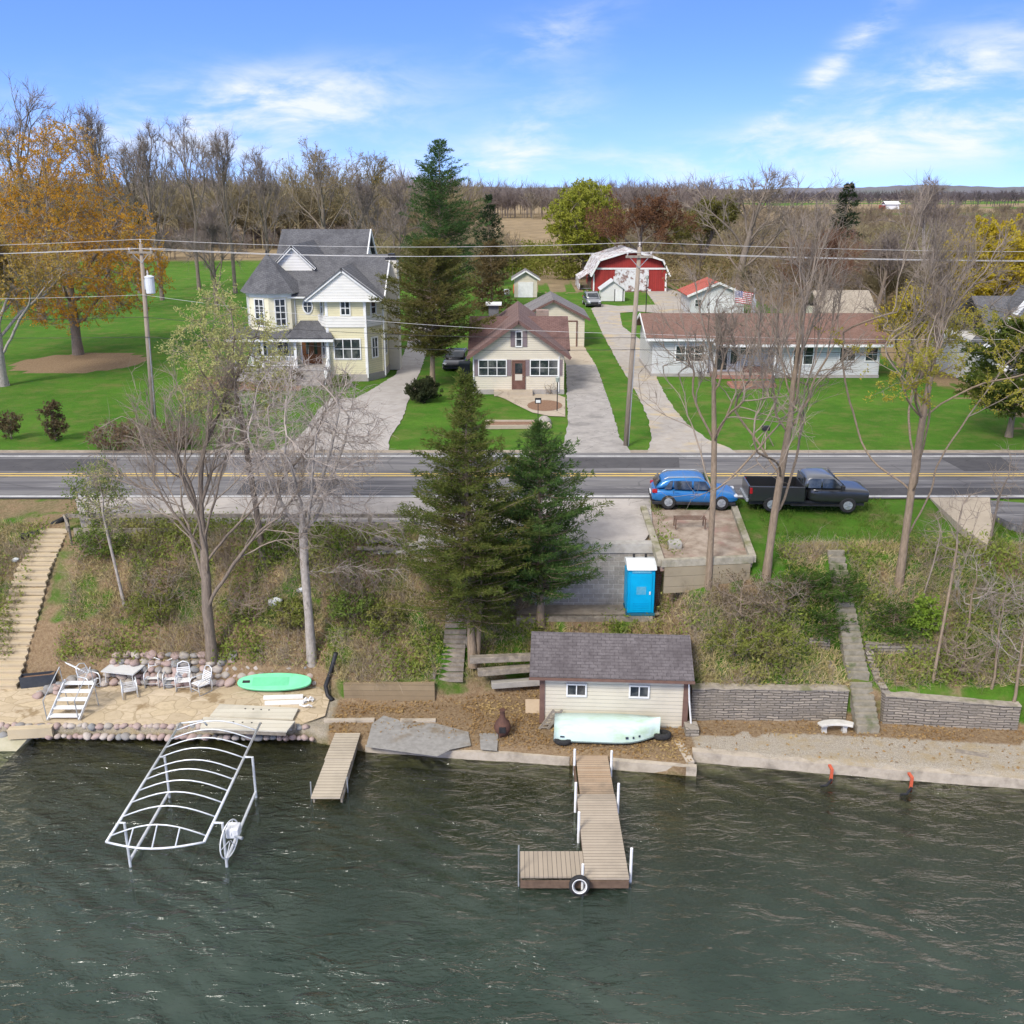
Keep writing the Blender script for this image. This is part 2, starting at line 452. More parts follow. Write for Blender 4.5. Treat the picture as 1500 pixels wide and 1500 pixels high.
lit = t.mix(t.ramp(nD, .5, .75), lit, (.38, .28, .17))
col = t.mix(wob(sp.outputs[1]), col, lit)
field = t.mix(t.ramp(nB, .35, .7), (.31, .235, .14), (.20, .15, .09))
col = t.mix(wob(at_.outputs['Alpha'], .5), col, field)
mow = t.noise(t.mapping(pos, (.08, .6, .3)), 1.0, 3, .5)
lawn = t.mix(t.ramp(nB, .32, .68), (.050, .150, .012), (.088, .205, .020))
lawn = t.mix(t.math('MULTIPLY', t.ramp(nA, .42, .75), .55), lawn, (.135, .215, .033))
lawn = t.mix(t.math('MULTIPLY', t.ramp(t.noise(pos, 2.6, 5, .75), .40, .68), .5), lawn, (.045, .105, .012))
lawn = t.mix(t.math('MULTIPLY', t.ramp(t.noise(pos, 4.5, 4, .7), .55, .75), .5), lawn, (.17, .21, .055))
lawn = t.mix(t.math('MULTIPLY', t.ramp(mow, .5, .7), .3), lawn, (.06, .125, .016))
lawn = t.mix(t.math('MULTIPLY', t.ramp(t.noise(pos, .5, 6, .7), .46, .70), .75), lawn, (.165, .175, .05))
lawn = t.mix(t.math('MULTIPLY', t.ramp(nD, .55, .8), .35), lawn, (.16, .17, .05))
col = t.mix(wob(sp.outputs[0], .8), col, lawn)
t.link(col, b.inputs['Base Color']); b.inputs['Roughness'].default_value = 1.0; b.inputs['Specular IOR Level'].default_value = .1
bump(t, b, t.math('ADD', nC, t.math('MULTIPLY', nD, .6)), .8, .12)
g = mesh_uniform('ground', V, Fc, m, None, True); tag(g, kind='structure')
ca = g.data.color_attributes.new('zone', 'FLOAT_COLOR', 'POINT')
cc = np.clip(np.array(colr, np.float32), 0, 1); ca.data.foreach_set('color', cc.ravel())

# lake bed: stony and weedy, seen through the shallows
# ---------------------------------------------------------------- water
m, t, b = new_mat('lake_water'); t.n.remove(b); out = t.n['Material Output']
pos = _coord(t, 'pos')
def ridge(x): return t.math('SUBTRACT', 1.0, t.math('ABSOLUTE', t.math('MULTIPLY_ADD', x, 2.0, -1.0)))
wv = t.noise(t.mapping(pos, (.75, 1.9, 1), (0, 0, R(34))), 1.0, 4, .55, .8)
wv2 = t.noise(t.mapping(pos, (.8, 2.0, 1), (0, 0, R(-12))), 2.4, 3, .55, .6)
wv3 = t.noise(t.mapping(pos, (.16, .42, 1), (0, 0, R(38))), 1.0, 3, .5, .6)
calm = t.ramp(t.noise(pos, .10, 3, .5, .5), .3, .7)
hh = t.math('ADD', t.math('MULTIPLY', t.math('SUBTRACT', wv, t.math('MULTIPLY', ridge(wv), .35)), 1.15), t.math('ADD', t.math('MULTIPLY', wv2, .5), t.math('MULTIPLY', wv3, 1.6)))
wt = t.node('ShaderNodeTexWave', wave_type='BANDS', bands_direction='Y'); wt.inputs['Scale'].default_value = .34; wt.inputs['Distortion'].default_value = 7.0; wt.inputs['Detail'].default_value = 2.5; wt.inputs['Detail Scale'].default_value = .55; wt.inputs['Detail Roughness'].default_value = .55
t.link(t.mapping(pos, (1, 1, 1), (0, 0, R(33))), wt.inputs['Vector'])
hh = t.math('ADD', hh, t.math('MULTIPLY', wt.outputs['Fac'], t.math('MULTIPLY', t.ramp(t.noise(pos, .14, 2), .38, .62), .42)))
hh = t.math('ADD', hh, t.math('MULTIPLY', t.noise(t.mapping(pos, (1, 1.7, 1), (0, 0, R(10))), 6.0, 3, .55), .16))
hh = t.math('MULTIPLY', hh, t.math('MULTIPLY_ADD', calm, .7, .6))
bn = t.node('ShaderNodeBump'); bn.inputs['Strength'].default_value = 1.0; bn.inputs['Distance'].default_value = .165; t.link(hh, bn.inputs['Height'])
gl = t.node('ShaderNodeBsdfGlossy'); gl.inputs['Roughness'].default_value = .08; t.link(bn.outputs[0], gl.inputs['Normal'])
tr = t.node('ShaderNodeBsdfTransparent'); tr.inputs['Color'].default_value = (.60, .66, .50, 1)
df = t.node('ShaderNodeBsdfDiffuse'); t.link(bn.outputs[0], df.inputs['Normal'])
mud = t.mix(t.ramp(t.noise(pos, .28, 4, .6), .35, .7), (.024, .041, .030), (.041, .060, .045))
t.link(mud, df.inputs['Color'])
px = t.node('ShaderNodeSeparateXYZ'); t.link(pos, px.inputs[0])
dep = t.node('ShaderNodeAttribute', attribute_name='depth').outputs['Fac']
ms = t.node('ShaderNodeMixShader'); t.link(t.ramp(dep, .3, 2.0), ms.inputs[0]); t.link(tr.outputs[0], ms.inputs[1]); t.link(df.outputs[0], ms.inputs[2])
fr = t.node('ShaderNodeFresnel'); fr.inputs['IOR'].default_value = 1.45; t.link(bn.outputs[0], fr.inputs['Normal'])
m2 = t.node('ShaderNodeMixShader'); t.link(t.math('MULTIPLY', fr.outputs[0], 1.0), m2.inputs[0]); t.link(ms.outputs[0], m2.inputs[1]); t.link(gl.outputs[0], m2.inputs[2])
t.link(m2.outputs[0], out.inputs['Surface'])
wx = np.concatenate([[-600, -200, -80], np.arange(-45, 45.1, 1.5), [80, 200, 600]]); wy = np.concatenate([[-600, -200, -60, -20, 0], np.arange(6, 37.1, .5)])
V = [(x, y, 0) for x in wx for y in wy]; idx = np.arange(len(V)).reshape(len(wx), len(wy))
Fc = np.stack([idx[:-1, :-1], idx[1:, :-1], idx[1:, 1:], idx[:-1, 1:]], -1).reshape(-1, 4)
wo = tag(mesh_uniform('water', V, Fc, m), kind='structure')
da = wo.data.attributes.new('depth', 'FLOAT', 'POINT')
da.data.foreach_set('value', np.array([max(0, min(3, -Z(x, y))) for x, y, _ in V], np.float32))

# ---------------------------------------------------------------- roads, drives, pads
def sheet(name, pts, mat, z=None, dz=.02, kind='structure', zz=None):
    mb = MB(); P = []
    if name == 'driveway':                       # ragged turf edge
        q_ = []
        for a_, c_ in zip(pts, list(pts[1:])+[pts[0]]):
            n_ = max(1, int((c_-a_).length/.45))
            for k_ in range(n_):
                e_ = a_.lerp(c_, k_/n_); e_.x += .09*hn(e_.x, e_.y, 1.3, 3)+.07*hn(e_.x, e_.y, 4.1, 5); e_.y += .1*hn(e_.x, e_.y, 1.7, 9); q_.append(e_)
        pts = q_
    for p in pts: P.append((p[0], p[1], zz if zz is not None else p[2]+dz))
    mb.prism(P, (0, 0, -.35)) if name == 'parking_pad' else mb.poly(P)
    o = mb.build(name, mat); tag(o, kind=kind)
    return o
m, t, b = new_mat('asphalt')
pos = _coord(t, 'pos')
st = t.noise(t.mapping(pos, (.05, 1.3, 1)), 1.0, 6, .65, .3)
st2 = t.noise(t.mapping(pos, (.25, 3, 1)), 1.0, 5, .7)
col = t.mix(t.ramp(st, .38, .62), (.085, .082, .09), (.165, .16, .16))
col = t.mix(t.ramp(st2, .50, .74), col, (.27, .26, .26))
vo = t.node('ShaderNodeTexVoronoi', feature='DISTANCE_TO_EDGE'); vo.inputs['Scale'].default_value = .35; t.link(t.mapping(pos, (.6, 1.2, 1)), vo.inputs['Vector'])
col = t.mix(t.math('MULTIPLY', t.math('LESS_THAN', vo.outputs[0], .008), .35), col, (.035, .035, .037))
col = t.mix(t.math('MULTIPLY', t.noise(pos, 40, 2), .25), col, (.2, .195, .19))
t.link(col, b.inputs['Base Color']); b.inputs['Roughness'].default_value = .92; b.inputs['Specular IOR Level'].default_value = .2
ASPH = m
def worn(name, c, c2, crack, cs=.3, stain=None):
    if name in MATS: return MATS[name]
    m, t, b = new_mat(name); pos = _coord(t, 'pos')
    col = t.mix(t.ramp(t.noise(pos, 1.2, 7, .7), .3, .7), c, c2)
    col = t.mix(t.math('MULTIPLY', t.noise(pos, 22, 3, .7), .3), col, tuple(x*.6 for x in c2))
    wp = t.math('MULTIPLY', t.noise(pos, .8, 4), 1.5)
    vo = t.node('ShaderNodeTexVoronoi', feature='DISTANCE_TO_EDGE'); vo.inputs['Scale'].default_value = cs
    ad = t.node('ShaderNodeVectorMath', operation='ADD'); t.link(pos, ad.inputs[0]); t.link(wp, ad.inputs[1]); t.link(ad.outputs[0], vo.inputs['Vector'])
    col = t.mix(t.math('MULTIPLY', t.math('LESS_THAN', vo.outputs[0], .008), t.math('MULTIPLY', t.ramp(t.noise(pos, .5), .4, .6), .8)), col, crack)
    if stain: col = t.mix(t.math('MULTIPLY', t.ramp(t.noise(pos, .45, 5, .65), .5, .7), .7), col, stain)
    t.link(col, b.inputs['Base Color']); b.inputs['Roughness'].default_value = .93; b.inputs['Specular IOR Level'].default_value = .2
    bump(t, b, t.noise(pos, 30, 3), .2, .02)
    return m
PALE = worn('pale_concrete', (.43, .40, .37), (.35, .325, .30), (.17, .155, .14), .22, (.28, .255, .23))
PAD = worn('worn_pad_concrete', (.46, .42, .38), (.36, .33, .30), (.12, .11, .10), .3, (.22, .205, .19))
TAN = worn('tan_concrete', (.46, .39, .30), (.39, .33, .25), (.25, .2, .15), .3)
OLDASPH = worn('worn_drive_asphalt', (.40, .375, .345), (.29, .27, .25), (.07, .065, .06), .55, (.17, .16, .15))
GRAVEL = worn('gravel_drive', (.42, .385, .345), (.32, .29, .255), (.25, .22, .19), .2, (.47, .36, .19))
DIRT = M('roadside_gravel', (.33, .28, .22), (.23, .19, .145), 3, .95, coord='pos', bmp=.4, bs=30)
xr = 400
sheet('road', [(-xr, 45.75, 0), (xr, 45.75, 0), (xr, 54.5, 0), (-xr, 54.5, 0)], ASPH, zz=ZG)
WL = M('road_white_paint', (.72, .72, .70), (.45, .45, .44), 1.4, .7, coord='pos'); YL = M('road_yellow_paint', (.66, .45, .11), (.50, .36, .12), 1.0, .7, coord='pos')
for (y0, y1, mt, nm) in ((46.0, 46.16, WL, 'road_edge_line'), (53.66, 53.82, WL, 'road_edge_line'), (49.62, 49.80, YL, 'road_centre_line'), (50.02, 50.20, YL, 'road_centre_line')):
    sheet(nm, [(-xr, y0, 0), (xr, y0, 0), (xr, y1, 0), (-xr, y1, 0)], mt, zz=ZG+.006)
PATCH = worn('road_patch_asphalt', (.07, .068, .072), (.095, .092, .095), (.04, .04, .04), .5)
for (x0_, x1_, y0_, y1_) in ((-31, -22, 50.6, 53.2), (-13.5, -9, 46.4, 48.9), (1.5, 9, 51.2, 53.4), (17, 29, 46.3, 47.6), (-4, -1.2, 50.4, 52.9), (24, 27, 50.6, 53.5)):
    sheet('road_patch', [(x0_, y0_, 0), (x1_, y0_+.1, 0), (x1_+.3, y1_, 0), (x0_-.2, y1_-.1, 0)], PATCH, zz=ZG+.004)
sheet('road_shoulder', [(-xr, 54.5, 0), (xr, 54.5, 0), (xr, 55.25, 0), (-xr, 55.1, 0)], DIRT, zz=ZG-.012)
def pix(*uv, z=ZG): return [at(u, v, z) for u, v in uv]
sheet('driveway', pix((392, 664), (425, 650), (447, 630), (466, 600), (484, 583), (520, 583), (548, 568), (580, 548), (596, 505), (606, 470), (612, 440), (640, 440), (640, 475), (626, 512), (617, 540), (602, 575), (588, 615), (572, 640), (568, 664)), PALE, dz=-.015)
sheet('driveway', pix((812, 664), (826, 648), (832, 620), (829, 534), (873, 534), (893, 590), (908, 640), (925, 664)), OLDASPH, dz=-.008)
sheet('driveway', pix((829, 534), (822, 500), (812, 470), (845, 470), (851, 497), (858, 512), (873, 534)), TAN, dz=-.012)
sheet('driveway', pix((948, 664), (955, 640), (950, 615), (935, 580), (905, 530), (886, 495), (872, 465), (866, 452), (880, 445), (905, 448), (960, 446), (1010, 448), (1010, 462), (935, 456), (908, 458), (912, 478), (930, 492), (960, 510), (958, 545), (978, 585), (1005, 620), (1040, 645), (1070, 656), (1080, 664)), GRAVEL, dz=-.01)
sheet('driveway', pix((960, 446), (945, 425), (975, 420), (1040, 446), (1075, 452), (1010, 458)), GRAVEL, dz=-.006)
sheet('parking_pad', pix((110, 729), (640, 729), (640, 765), (118, 764)), PAD, dz=.012)
sheet('parking_pad', [(-4.0, 39.6, ZG), (5.6, 39.6, ZG), (6.2, 41.3, ZG), (6.7, 45.76, ZG), (-4.0, 45.76, ZG)], PAD, dz=-.02)
sheet('parking_pad', pix((1362, 729), (1450, 729), (1455, 770), (1446, 798), (1412, 775), (1385, 750)), TAN, dz=.012)
sheet('parking_pad', pix((1450, 733), (1500, 737), (1520, 737), (1520, 775), (1480, 766), (1452, 752)), ASPH, dz=.014)
sheet('garden_path', pix((723, 577), (786, 577), (815, 577), (828, 582), (828, 610), (805, 609), (780, 604), (757, 593), (740, 584), (725, 578.5)), TAN, dz=-.01)
MULCH = M('bark_mulch', (.17, .095, .06), (.26, .16, .10), 8, .95, coord='pos', bmp=.6, bs=25, bd=.05)
sheet('flower_bed', pix(*[(800+26*math.cos(a)-2, 594+8*math.sin(a)) for a in [k*.3926 for k in range(16)]][::-1]), MULCH, dz=.005)
sheet('flower_bed', pix((268, 570), (290, 552), (420, 548), (442, 560), (440, 572), (330, 572)), MULCH, dz=.0)
# ---------------------------------------------------------------- building helpers
def window(parent, c, w, h, rz=0.0, cols=1, rows=2, fr=.07, mat=None, glass=None, sill=False, d=.07):
    """glazed window centred at c on a wall that faces -Y turned by rz; stands proud of the wall"""
    Mx = Matrix.Translation(Vector(c)) @ Matrix.Rotation(rz, 4, 'Z')
    f = MB(Mx); a, b = w/2, h/2
    f.box(-a-fr, a+fr, -d, .02, b, b+fr); f.box(-a-fr, a+fr, -d, .02, -b-fr, -b)
    f.box(-a-fr, -a, -d, .02, -b, b); f.box(a, a+fr, -d, .02, -b, b)
    for k in range(1, cols):
        x = -a+w*k/cols; f.box(x-fr*.35, x+fr*.35, -d*.8, .018, -b, b)
    for k in range(1, rows):
        z = -b+h*k/rows
        for q in range(cols):
            xa = -a+w*q/cols+(fr*.35 if q else 0); xb = -a+w*(q+1)/cols-(fr*.35 if q < cols-1 else 0)
            f.box(xa, xb, -d*.72, .016, z-fr*.3, z+fr*.3)
    o = f.build('window', mat or WHITE, parent)
    g = MB(Mx); g.box(-a+.004, a-.004, -d*.35, -.004, -b+.004, b-.004); g.build('pane', glass or GLASS, o)
    if sill:
        s = MB(Mx); s.box(-a-fr*1.6, a+fr*1.6, -d*1.6, .01, -b-fr-.06, -b-fr-.002); s.build('sill', mat or WHITE, o)
    return o
def shutter(parent, c, w, h, mat, rz=0.0):
    Mx = Matrix.Translation(Vector(c)) @ Matrix.Rotation(rz, 4, 'Z'); s = MB(Mx)
    s.box(-w/2, w/2, -.05, .01, -h/2, h/2)
    return s.build('shutter', mat, parent)
def slab_quad(mb, p, th):
    """roof plane: quad (or tri) given by its top corners, thickened downwards along the normal"""
    p = [Vector(q) for q in p]; n = (p[1]-p[0]).cross(p[2]-p[0]).normalized()
    if n.z < 0: n = -n
    mb.prism([q-n*th for q in p], n*th)
def gable_roof(mb, x0, x1, y0, y1, ze, zr, axis, th=.14):
    """two planes; axis 'y' has its ridge along y. ze, zr are the top heights at eave and ridge"""
    if axis == 'y':
        xm = (x0+x1)/2
        slab_quad(mb, [(x0, y0, ze), (xm, y0, zr), (xm, y1, zr), (x0, y1, ze)], th)
        slab_quad(mb, [(x1, y0, ze), (x1, y1, ze), (xm, y1, zr), (xm, y0, zr)], th)
    else:
        ym = (y0+y1)/2
        slab_quad(mb, [(x0, y0, ze), (x1, y0, ze), (x1, ym, zr), (x0, ym, zr)], th)
        slab_quad(mb, [(x0, y1, ze), (x0, ym, zr), (x1, ym, zr), (x1, y1, ze)], th)
def gable_wall(mb, x0, x1, y, z0, ze, zr, d=.15):
    mb.prism([(x0, y, z0), (x1, y, z0), (x1, y, ze), ((x0+x1)/2, y, zr), (x0, y, ze)], (0, d, 0))

YEL = stripes('butter_yellow_siding', (.70, .64, .42), .17, (.66, .60, .395), 2, .6, .5, .08, .08)
WSID = stripes('white_lap_siding', (.70, .69, .66), .17, (.66, .65, .62), 2, .6, .5, .08, .08)
WSHK = stripes('white_shingle_band', (.78, .76, .71), .22, (.73, .71, .66), 2, .7, .6, .1, .1)
CREAM = stripes('cream_siding', (.65, .595, .475), .16, (.61, .555, .44), 2, .65, .6, .12, .09)
GREYSID = stripes('pale_grey_siding', (.58, .58, .57), .17, (.54, .54, .53), 2, .6, .5, .12, .08)
SH_GREY = shingle('grey_shingles', (.085, .085, .092), (.12, .12, .125))
SH_GREY2 = shingle('grey_shingles_side', (.095, .095, .10), (.13, .13, .135), R(90))
SH_BRN = shingle('red_brown_shingles', (.12, .068, .06), (.155, .095, .084))
SH_BRN2 = shingle('red_brown_shingles_side', (.15, .095, .085), (.185, .125, .112), R(90))
SH_BOAT = shingle('boathouse_shingles', (.10, .088, .09), (.14, .125, .127), 0, .9, (.068, .058, .06), .32, .13)
SH_RED = shingle('red_shingles', (.36, .085, .06), (.42, .12, .09), R(90))
SH_TAUPE = shingle('taupe_shingles', (.16, .15, .15), (.21, .195, .19), R(90))
SH_RANCH = shingle('rust_brown_shingles', (.15, .085, .065), (.195, .12, .095), 0, .9, (.11, .066, .052))
DOORBRN = M('dark_brown_door', (.12, .06, .045), (.16, .085, .065), 3, .5)
MAUVE = stripes('mauve_shutter_slats', (.24, .19, .20), .09, (.22, .175, .18), 2, .6, .5, .1, .2)
OAK = stripes('oak_double_door', (.22, .085, .025), .12, (.14, .05, .015), 0, .4, .3, .3, .1)
STONE = M('pale_stone_base', (.36, .33, .30), (.28, .26, .24), 2, .9)

# ---------------------------------------------------------------- yellow Victorian house
H1 = thing('victorian_house', 'two storey butter yellow Victorian house with grey turret and white gables', 'house', (-15.3, 79, ZG-.05))
b = MB(); b.box(-17.2, -10.2, 78.6, 87, ZG+.5, 12.25)
b.prism([(-10.2, 78.6, 12.25), (-10.2, 87, 12.25), (-10.2, 82.8, 14.85)], (-.2, 0, 0)); b.build('wall', YEL, H1)
b = MB(); b.box(-20.0, -12.9, 86.9, 95.5, ZG, 13.4); b.prism([(-12.9, 86.9, 13.4), (-12.9, 95.5, 13.4), (-12.9, 91.2, 16.55)], (-.2, 0, 0)); b.build('wall', WSID, H1)
bay = [(-15.2, 78.7), (-14.25, 77.0), (-11.3, 77.0), (-10.25, 78.7)]
def ext(mb, pl, z0, z1, g=0.0):
    cx = sum(p[0] for p in pl)/len(pl); cy = max(p[1] for p in pl)
    P = [(cx+(p[0]-cx)*(1+g), cy+(p[1]-cy)*(1+g), z0) for p in pl]
    mb.prism(P, (0, 0, z1-z0))
b = MB(); ext(b, bay, ZG+.5, 10.0); b.build('bay_wall', YEL, H1)
b = MB(); ext(b, bay, 10.86, 12.3); b.build('bay_wall', YEL, H1)
b = MB(); ext(b, bay, 10.003, 10.855, .035); b.build('shingle_band', WSHK, H1)
b = MB(); ext(b, bay, ZG-.05, ZG+.497, .03); b.box(-17.25, -10.15, 78.72, 87.05, ZG-.05, ZG+.495); b.build('foundation', STONE, H1)
# white corner boards and frieze
for (x, y, z0, z1) in ((-14.25, 77.0, ZG+.5, 9.99), (-14.25, 77.0, 10.87, 12.05), (-11.3, 77.0, ZG+.5, 9.99), (-11.3, 77.0, 10.87, 12.05), (-10.24, 78.8, ZG+.5, 12.2)):
    b = MB(); b.box(x-.11, x+.11, y-.03, y+.12, z0, z1); b.build('corner_board', WHITE, H1)
b = MB(); b.box(-14.35, -11.2, 76.965, 77.02, 12.06, 12.3); b.build('frieze_board', WHITE, H1)
b = MB(); b.box(-17.2, -15.25, 78.56, 78.62, 12.0, 12.2); b.build('frieze_board', WHITE, H1)
b = MB(); gable_wall(b, -15.5, -10.2, 76.62, 12.1, 12.16, 14.2, .1); b.build('gable', WSHK, H1)
b = MB()
for s in (-1, 1): b.beam((-12.85, 76.5, 14.36), (-12.85+s*2.95, 76.5, 12.12), .12, .26)
b.box(-15.75, -9.95, 76.55, 77.1, 11.98, 12.12); b.build('rake_trim', WHITE, H1)
b = MB(); slab_quad(b, [(-15.9, 76.4, 12.2), (-12.85, 76.4, 14.52), (-12.85, 81.8, 14.52), (-15.9, 78.0, 12.2)], .12)
slab_quad(b, [(-9.8, 76.4, 12.2), (-9.8, 78.0, 12.2), (-12.85, 81.8, 14.52), (-12.85, 76.4, 14.52)], .12); b.build('gable_roof', SH_GREY2, H1)
b = MB(); gable_roof(b, -19.6, -9.85, 78.1, 87.5, 12.28, 15.15, 'x'); b.build('roof', SH_GREY, H1)
b = MB(); gable_roof(b, -20.4, -12.55, 86.4, 96.0, 13.4, 16.8, 'x'); b.build('roof', SH_GREY, H1)
b = MB(); b.beam((-9.86, 78.1, 12.2), (-9.86, 82.8, 15.07), .1, .24); b.beam((-9.86, 87.5, 12.2), (-9.86, 82.8, 15.07), .1, .24); b.build('rake_trim', WHITE, H1)
b = MB(); b.beam((-12.52, 86.4, 13.3), (-12.52, 91.2, 16.7), .1, .24); b.beam((-12.52, 96, 13.3), (-12.52, 91.2, 16.7), .1, .24); b.build('rake_trim', WHITE, H1)
# dormer over the main roof
b = MB(); gable_wall(b, -18.9, -15.9, 80.9, 13.6, 14.35, 15.75, .1); b.build('dormer_gable', WSHK, H1)
b = MB(); slab_quad(b, [(-19.2, 80.6, 14.2), (-17.4, 80.6, 15.95), (-17.4, 90.0, 15.95), (-19.2, 88, 14.2)], .1)
slab_quad(b, [(-15.6, 80.6, 14.2), (-15.6, 88, 14.2), (-17.4, 90.0, 15.95), (-17.4, 80.6, 15.95)], .1); b.build('dormer_roof', SH_GREY2, H1)
b = MB()
for s in (-1, 1): b.beam((-17.4, 80.66, 15.83), (-17.4+s*1.78, 80.66, 14.12), .1, .2)
b.build('rake_trim', WHITE, H1)
# octagonal turret
tx, ty = -18.75, 79.7
def octa(r, z, ph=22.5-22.5): return [(tx+r*math.cos(R(45*k+ph)), ty+r*math.sin(R(45*k+ph)), z) for k in range(8)]
b = MB(); b.prism(octa(2.25, ZG), (0, 0, 12.45-ZG)); b.build('turret_wall', M('pale_yellow_render', (.72, .67, .50), (.66, .61, .45), 2, .7), H1)
b = MB(); b.prism(octa(2.3, 12.2), (0, 0, .24)); b.prism(octa(2.5, 12.441), (0, 0, .07)); b.build('turret_cornice', WHITE, H1)
b = MB(); o8 = octa(2.72, 12.515); ap = (tx-.45, ty+.1, 15.35)
for k in range(8): b.poly([o8[k], o8[(k+1) % 8], ap])
b.poly(o8[::-1]); b.build('turret_roof', SH_GREY, H1)
b = MB(); b.tube([ap, (ap[0], ap[1], ap[2]+.3)], [.12, .02], 8); b.build('finial', BLACK, H1)
for k in (4.5, 5.5, 6.5, 7.5):
    a = R(45*k); rr = 2.25*math.cos(R(22.5)); c = (tx+rr*math.cos(a), ty+rr*math.sin(a), 11.05)
    window(H1, c, .72, 1.95, a+R(90), 2, 4, .09)
    if k in (5.5, 6.5, 4.5): window(H1, (c[0], c[1], 8.0), .8, 1.6, a+R(90), 2, 3, .09)
window(H1, (-12.78, 77.0, 11.47), .62, .95, 0, 2, 2, .1)
window(H1, (-12.78, 77.0, 8.35), 1.95, 1.45, 0, 3, 2, .09)
for (p, q, zz, ww, h_) in ((bay[0], bay[1], 11.47, .42, .95), (bay[2], bay[3], 11.47, .5, .95), (bay[2], bay[3], 8.35, .6, 1.45), (bay[0], bay[1], 8.35, .5, 1.45)):
    a = math.atan2(q[1]-p[1], q[0]-p[0]); window(H1, ((p[0]+q[0])/2, (p[1]+q[1])/2, zz), ww, h_, a, 2 if ww > .5 else 1, 2, .1)
for y in (80.2, 85.5): window(H1, (-10.2, y, 8.3), .9, 1.5, R(90), 1, 2, .1)
# oval window
b = MB(); P = [(-15.98+.42*math.cos(k*.3927), 78.6, 11.45+.62*math.sin(k*.3927)) for k in range(16)]; b.prism(P, (0, -.07, 0)); ov = b.build('oval_window', WHITE, H1)
b = MB(); b.prism([(-15.98+.31*math.cos(k*.3927), 78.52, 11.45+.5*math.sin(k*.3927)) for k in range(16)], (0, -.03, 0)); b.build('pane', GLASS, ov)
b = MB(); b.box(-16.0, -15.96, 78.47, 78.486, 10.97, 11.93); b.box(-16.27, -16.0, 78.47, 78.486, 11.43, 11.47); b.box(-15.96, -15.69, 78.47, 78.486, 11.43, 11.47); b.build('glazing_bar', WHITE, ov)
# porch
b = MB(); b.box(-21.6, -14.1, 76.5, 78.55, 6.75, 6.95); b.box(-21.5, -14.2, 76.6, 78.5, ZG-.05, 6.74); b.build('porch_floor', M('porch_grey_boards', (.40, .38, .35), (.34, .32, .30), 4, .8), H1)
b = MB(); slab_quad(b, [(-17.4, 76.2, 9.3), (-13.7, 76.2, 9.3), (-14.6, 78.62, 10.35), (-16.6, 78.62, 10.35)], .1)
slab_quad(b, [(-21.9, 76.2, 9.3), (-17.4, 76.2, 9.3), (-17.2, 78.62, 9.85), (-21.5, 78.62, 9.85)], .1); b.build('porch_roof', SH_GREY, H1)
b = MB(); b.box(-21.9, -13.7, 76.18, 76.5, 9.0, 9.19); b.build('porch_beam', WHITE, H1)
for x in (-21.5, -19.3, -16.75, -14.25):
    b = MB(); b.box(x-.1, x+.1, 76.6, 76.8, 6.95, 9.0); b.box(x-.15, x+.15, 76.55, 76.85, 6.951, 7.1); b.build('porch_post', WHITE, H1)
b = MB(); b.box(-21.4, -16.9, 76.66, 76.74, 7.75, 7.83); b.box(-21.4, -16.9, 76.67, 76.73, 7.08, 7.14)
for k in range(36): b.box(-21.35+k*.125, -21.31+k*.125, 76.68, 76.72, 7.14, 7.75)
b.build('porch_railing', WHITE, H1)
b = MB()
for k in range(5): b.box(-16.6, -14.4, 75.0+.3*k, 76.5, ZG-.03+.175*k, ZG-.03+.175*(k+1)-.002*k)
b.build('steps', STONE, H1)
b = MB()
for x in (-16.72, -14.28):
    b.beam((x, 75.0, 6.75), (x, 76.5, 7.7), .08, .08)
    for k in range(6): b.box(x-.02, x+.02, 75.05+k*.26, 75.09+k*.26, 5.9+k*.15, 6.78+k*.16)
b.build('stair_rail', WHITE, H1)
b = MB(); b.box(-16.6, -15.1, 78.5, 78.6, 6.96, 9.05); dr = b.build('door', OAK, H1)
b = MB(); b.box(-16.7, -16.61, 78.47, 78.6, 6.955, 9.15); b.box(-15.09, -15.0, 78.47, 78.6, 6.955, 9.15); b.box(-16.61, -15.09, 78.47, 78.6, 9.055, 9.15); b.build('door_frame', WHITE, dr)
b = MB(); b.box(-16.3, -16.05, 78.485, 78.497, 7.7, 8.8); b.box(-15.65, -15.4, 78.485, 78.497, 7.7, 8.8); b.build('pane', GLASS, dr)
b = MB(); b.box(-10.18, -9.3, 82.0, 83.5, ZG, 14.75); ch = b.build('chimney', M('cream_chimney', (.60, .56, .47), (.55, .51, .43), 3, .8), H1)
b = MB(); b.box(-10.2, -9.25, 81.95, 83.55, 14.752, 14.9); b.box(-10.0, -9.5, 82.3, 83.2, 14.901, 15.2); b.build('chimney_cap', BLACK, ch)
b = MB(); b.box(-10.15, -10.05, 78.6, 78.7, 6, 12.1); b.box(-11.3, -11.2, 76.9, 76.98, 6.1, 11.9); b.build('downspout', WHITE, H1)
b = MB(); b.box(-17.4, -9.8, 78.0, 78.12, 12.1, 12.22); b.build('gutter', WHITE, H1)

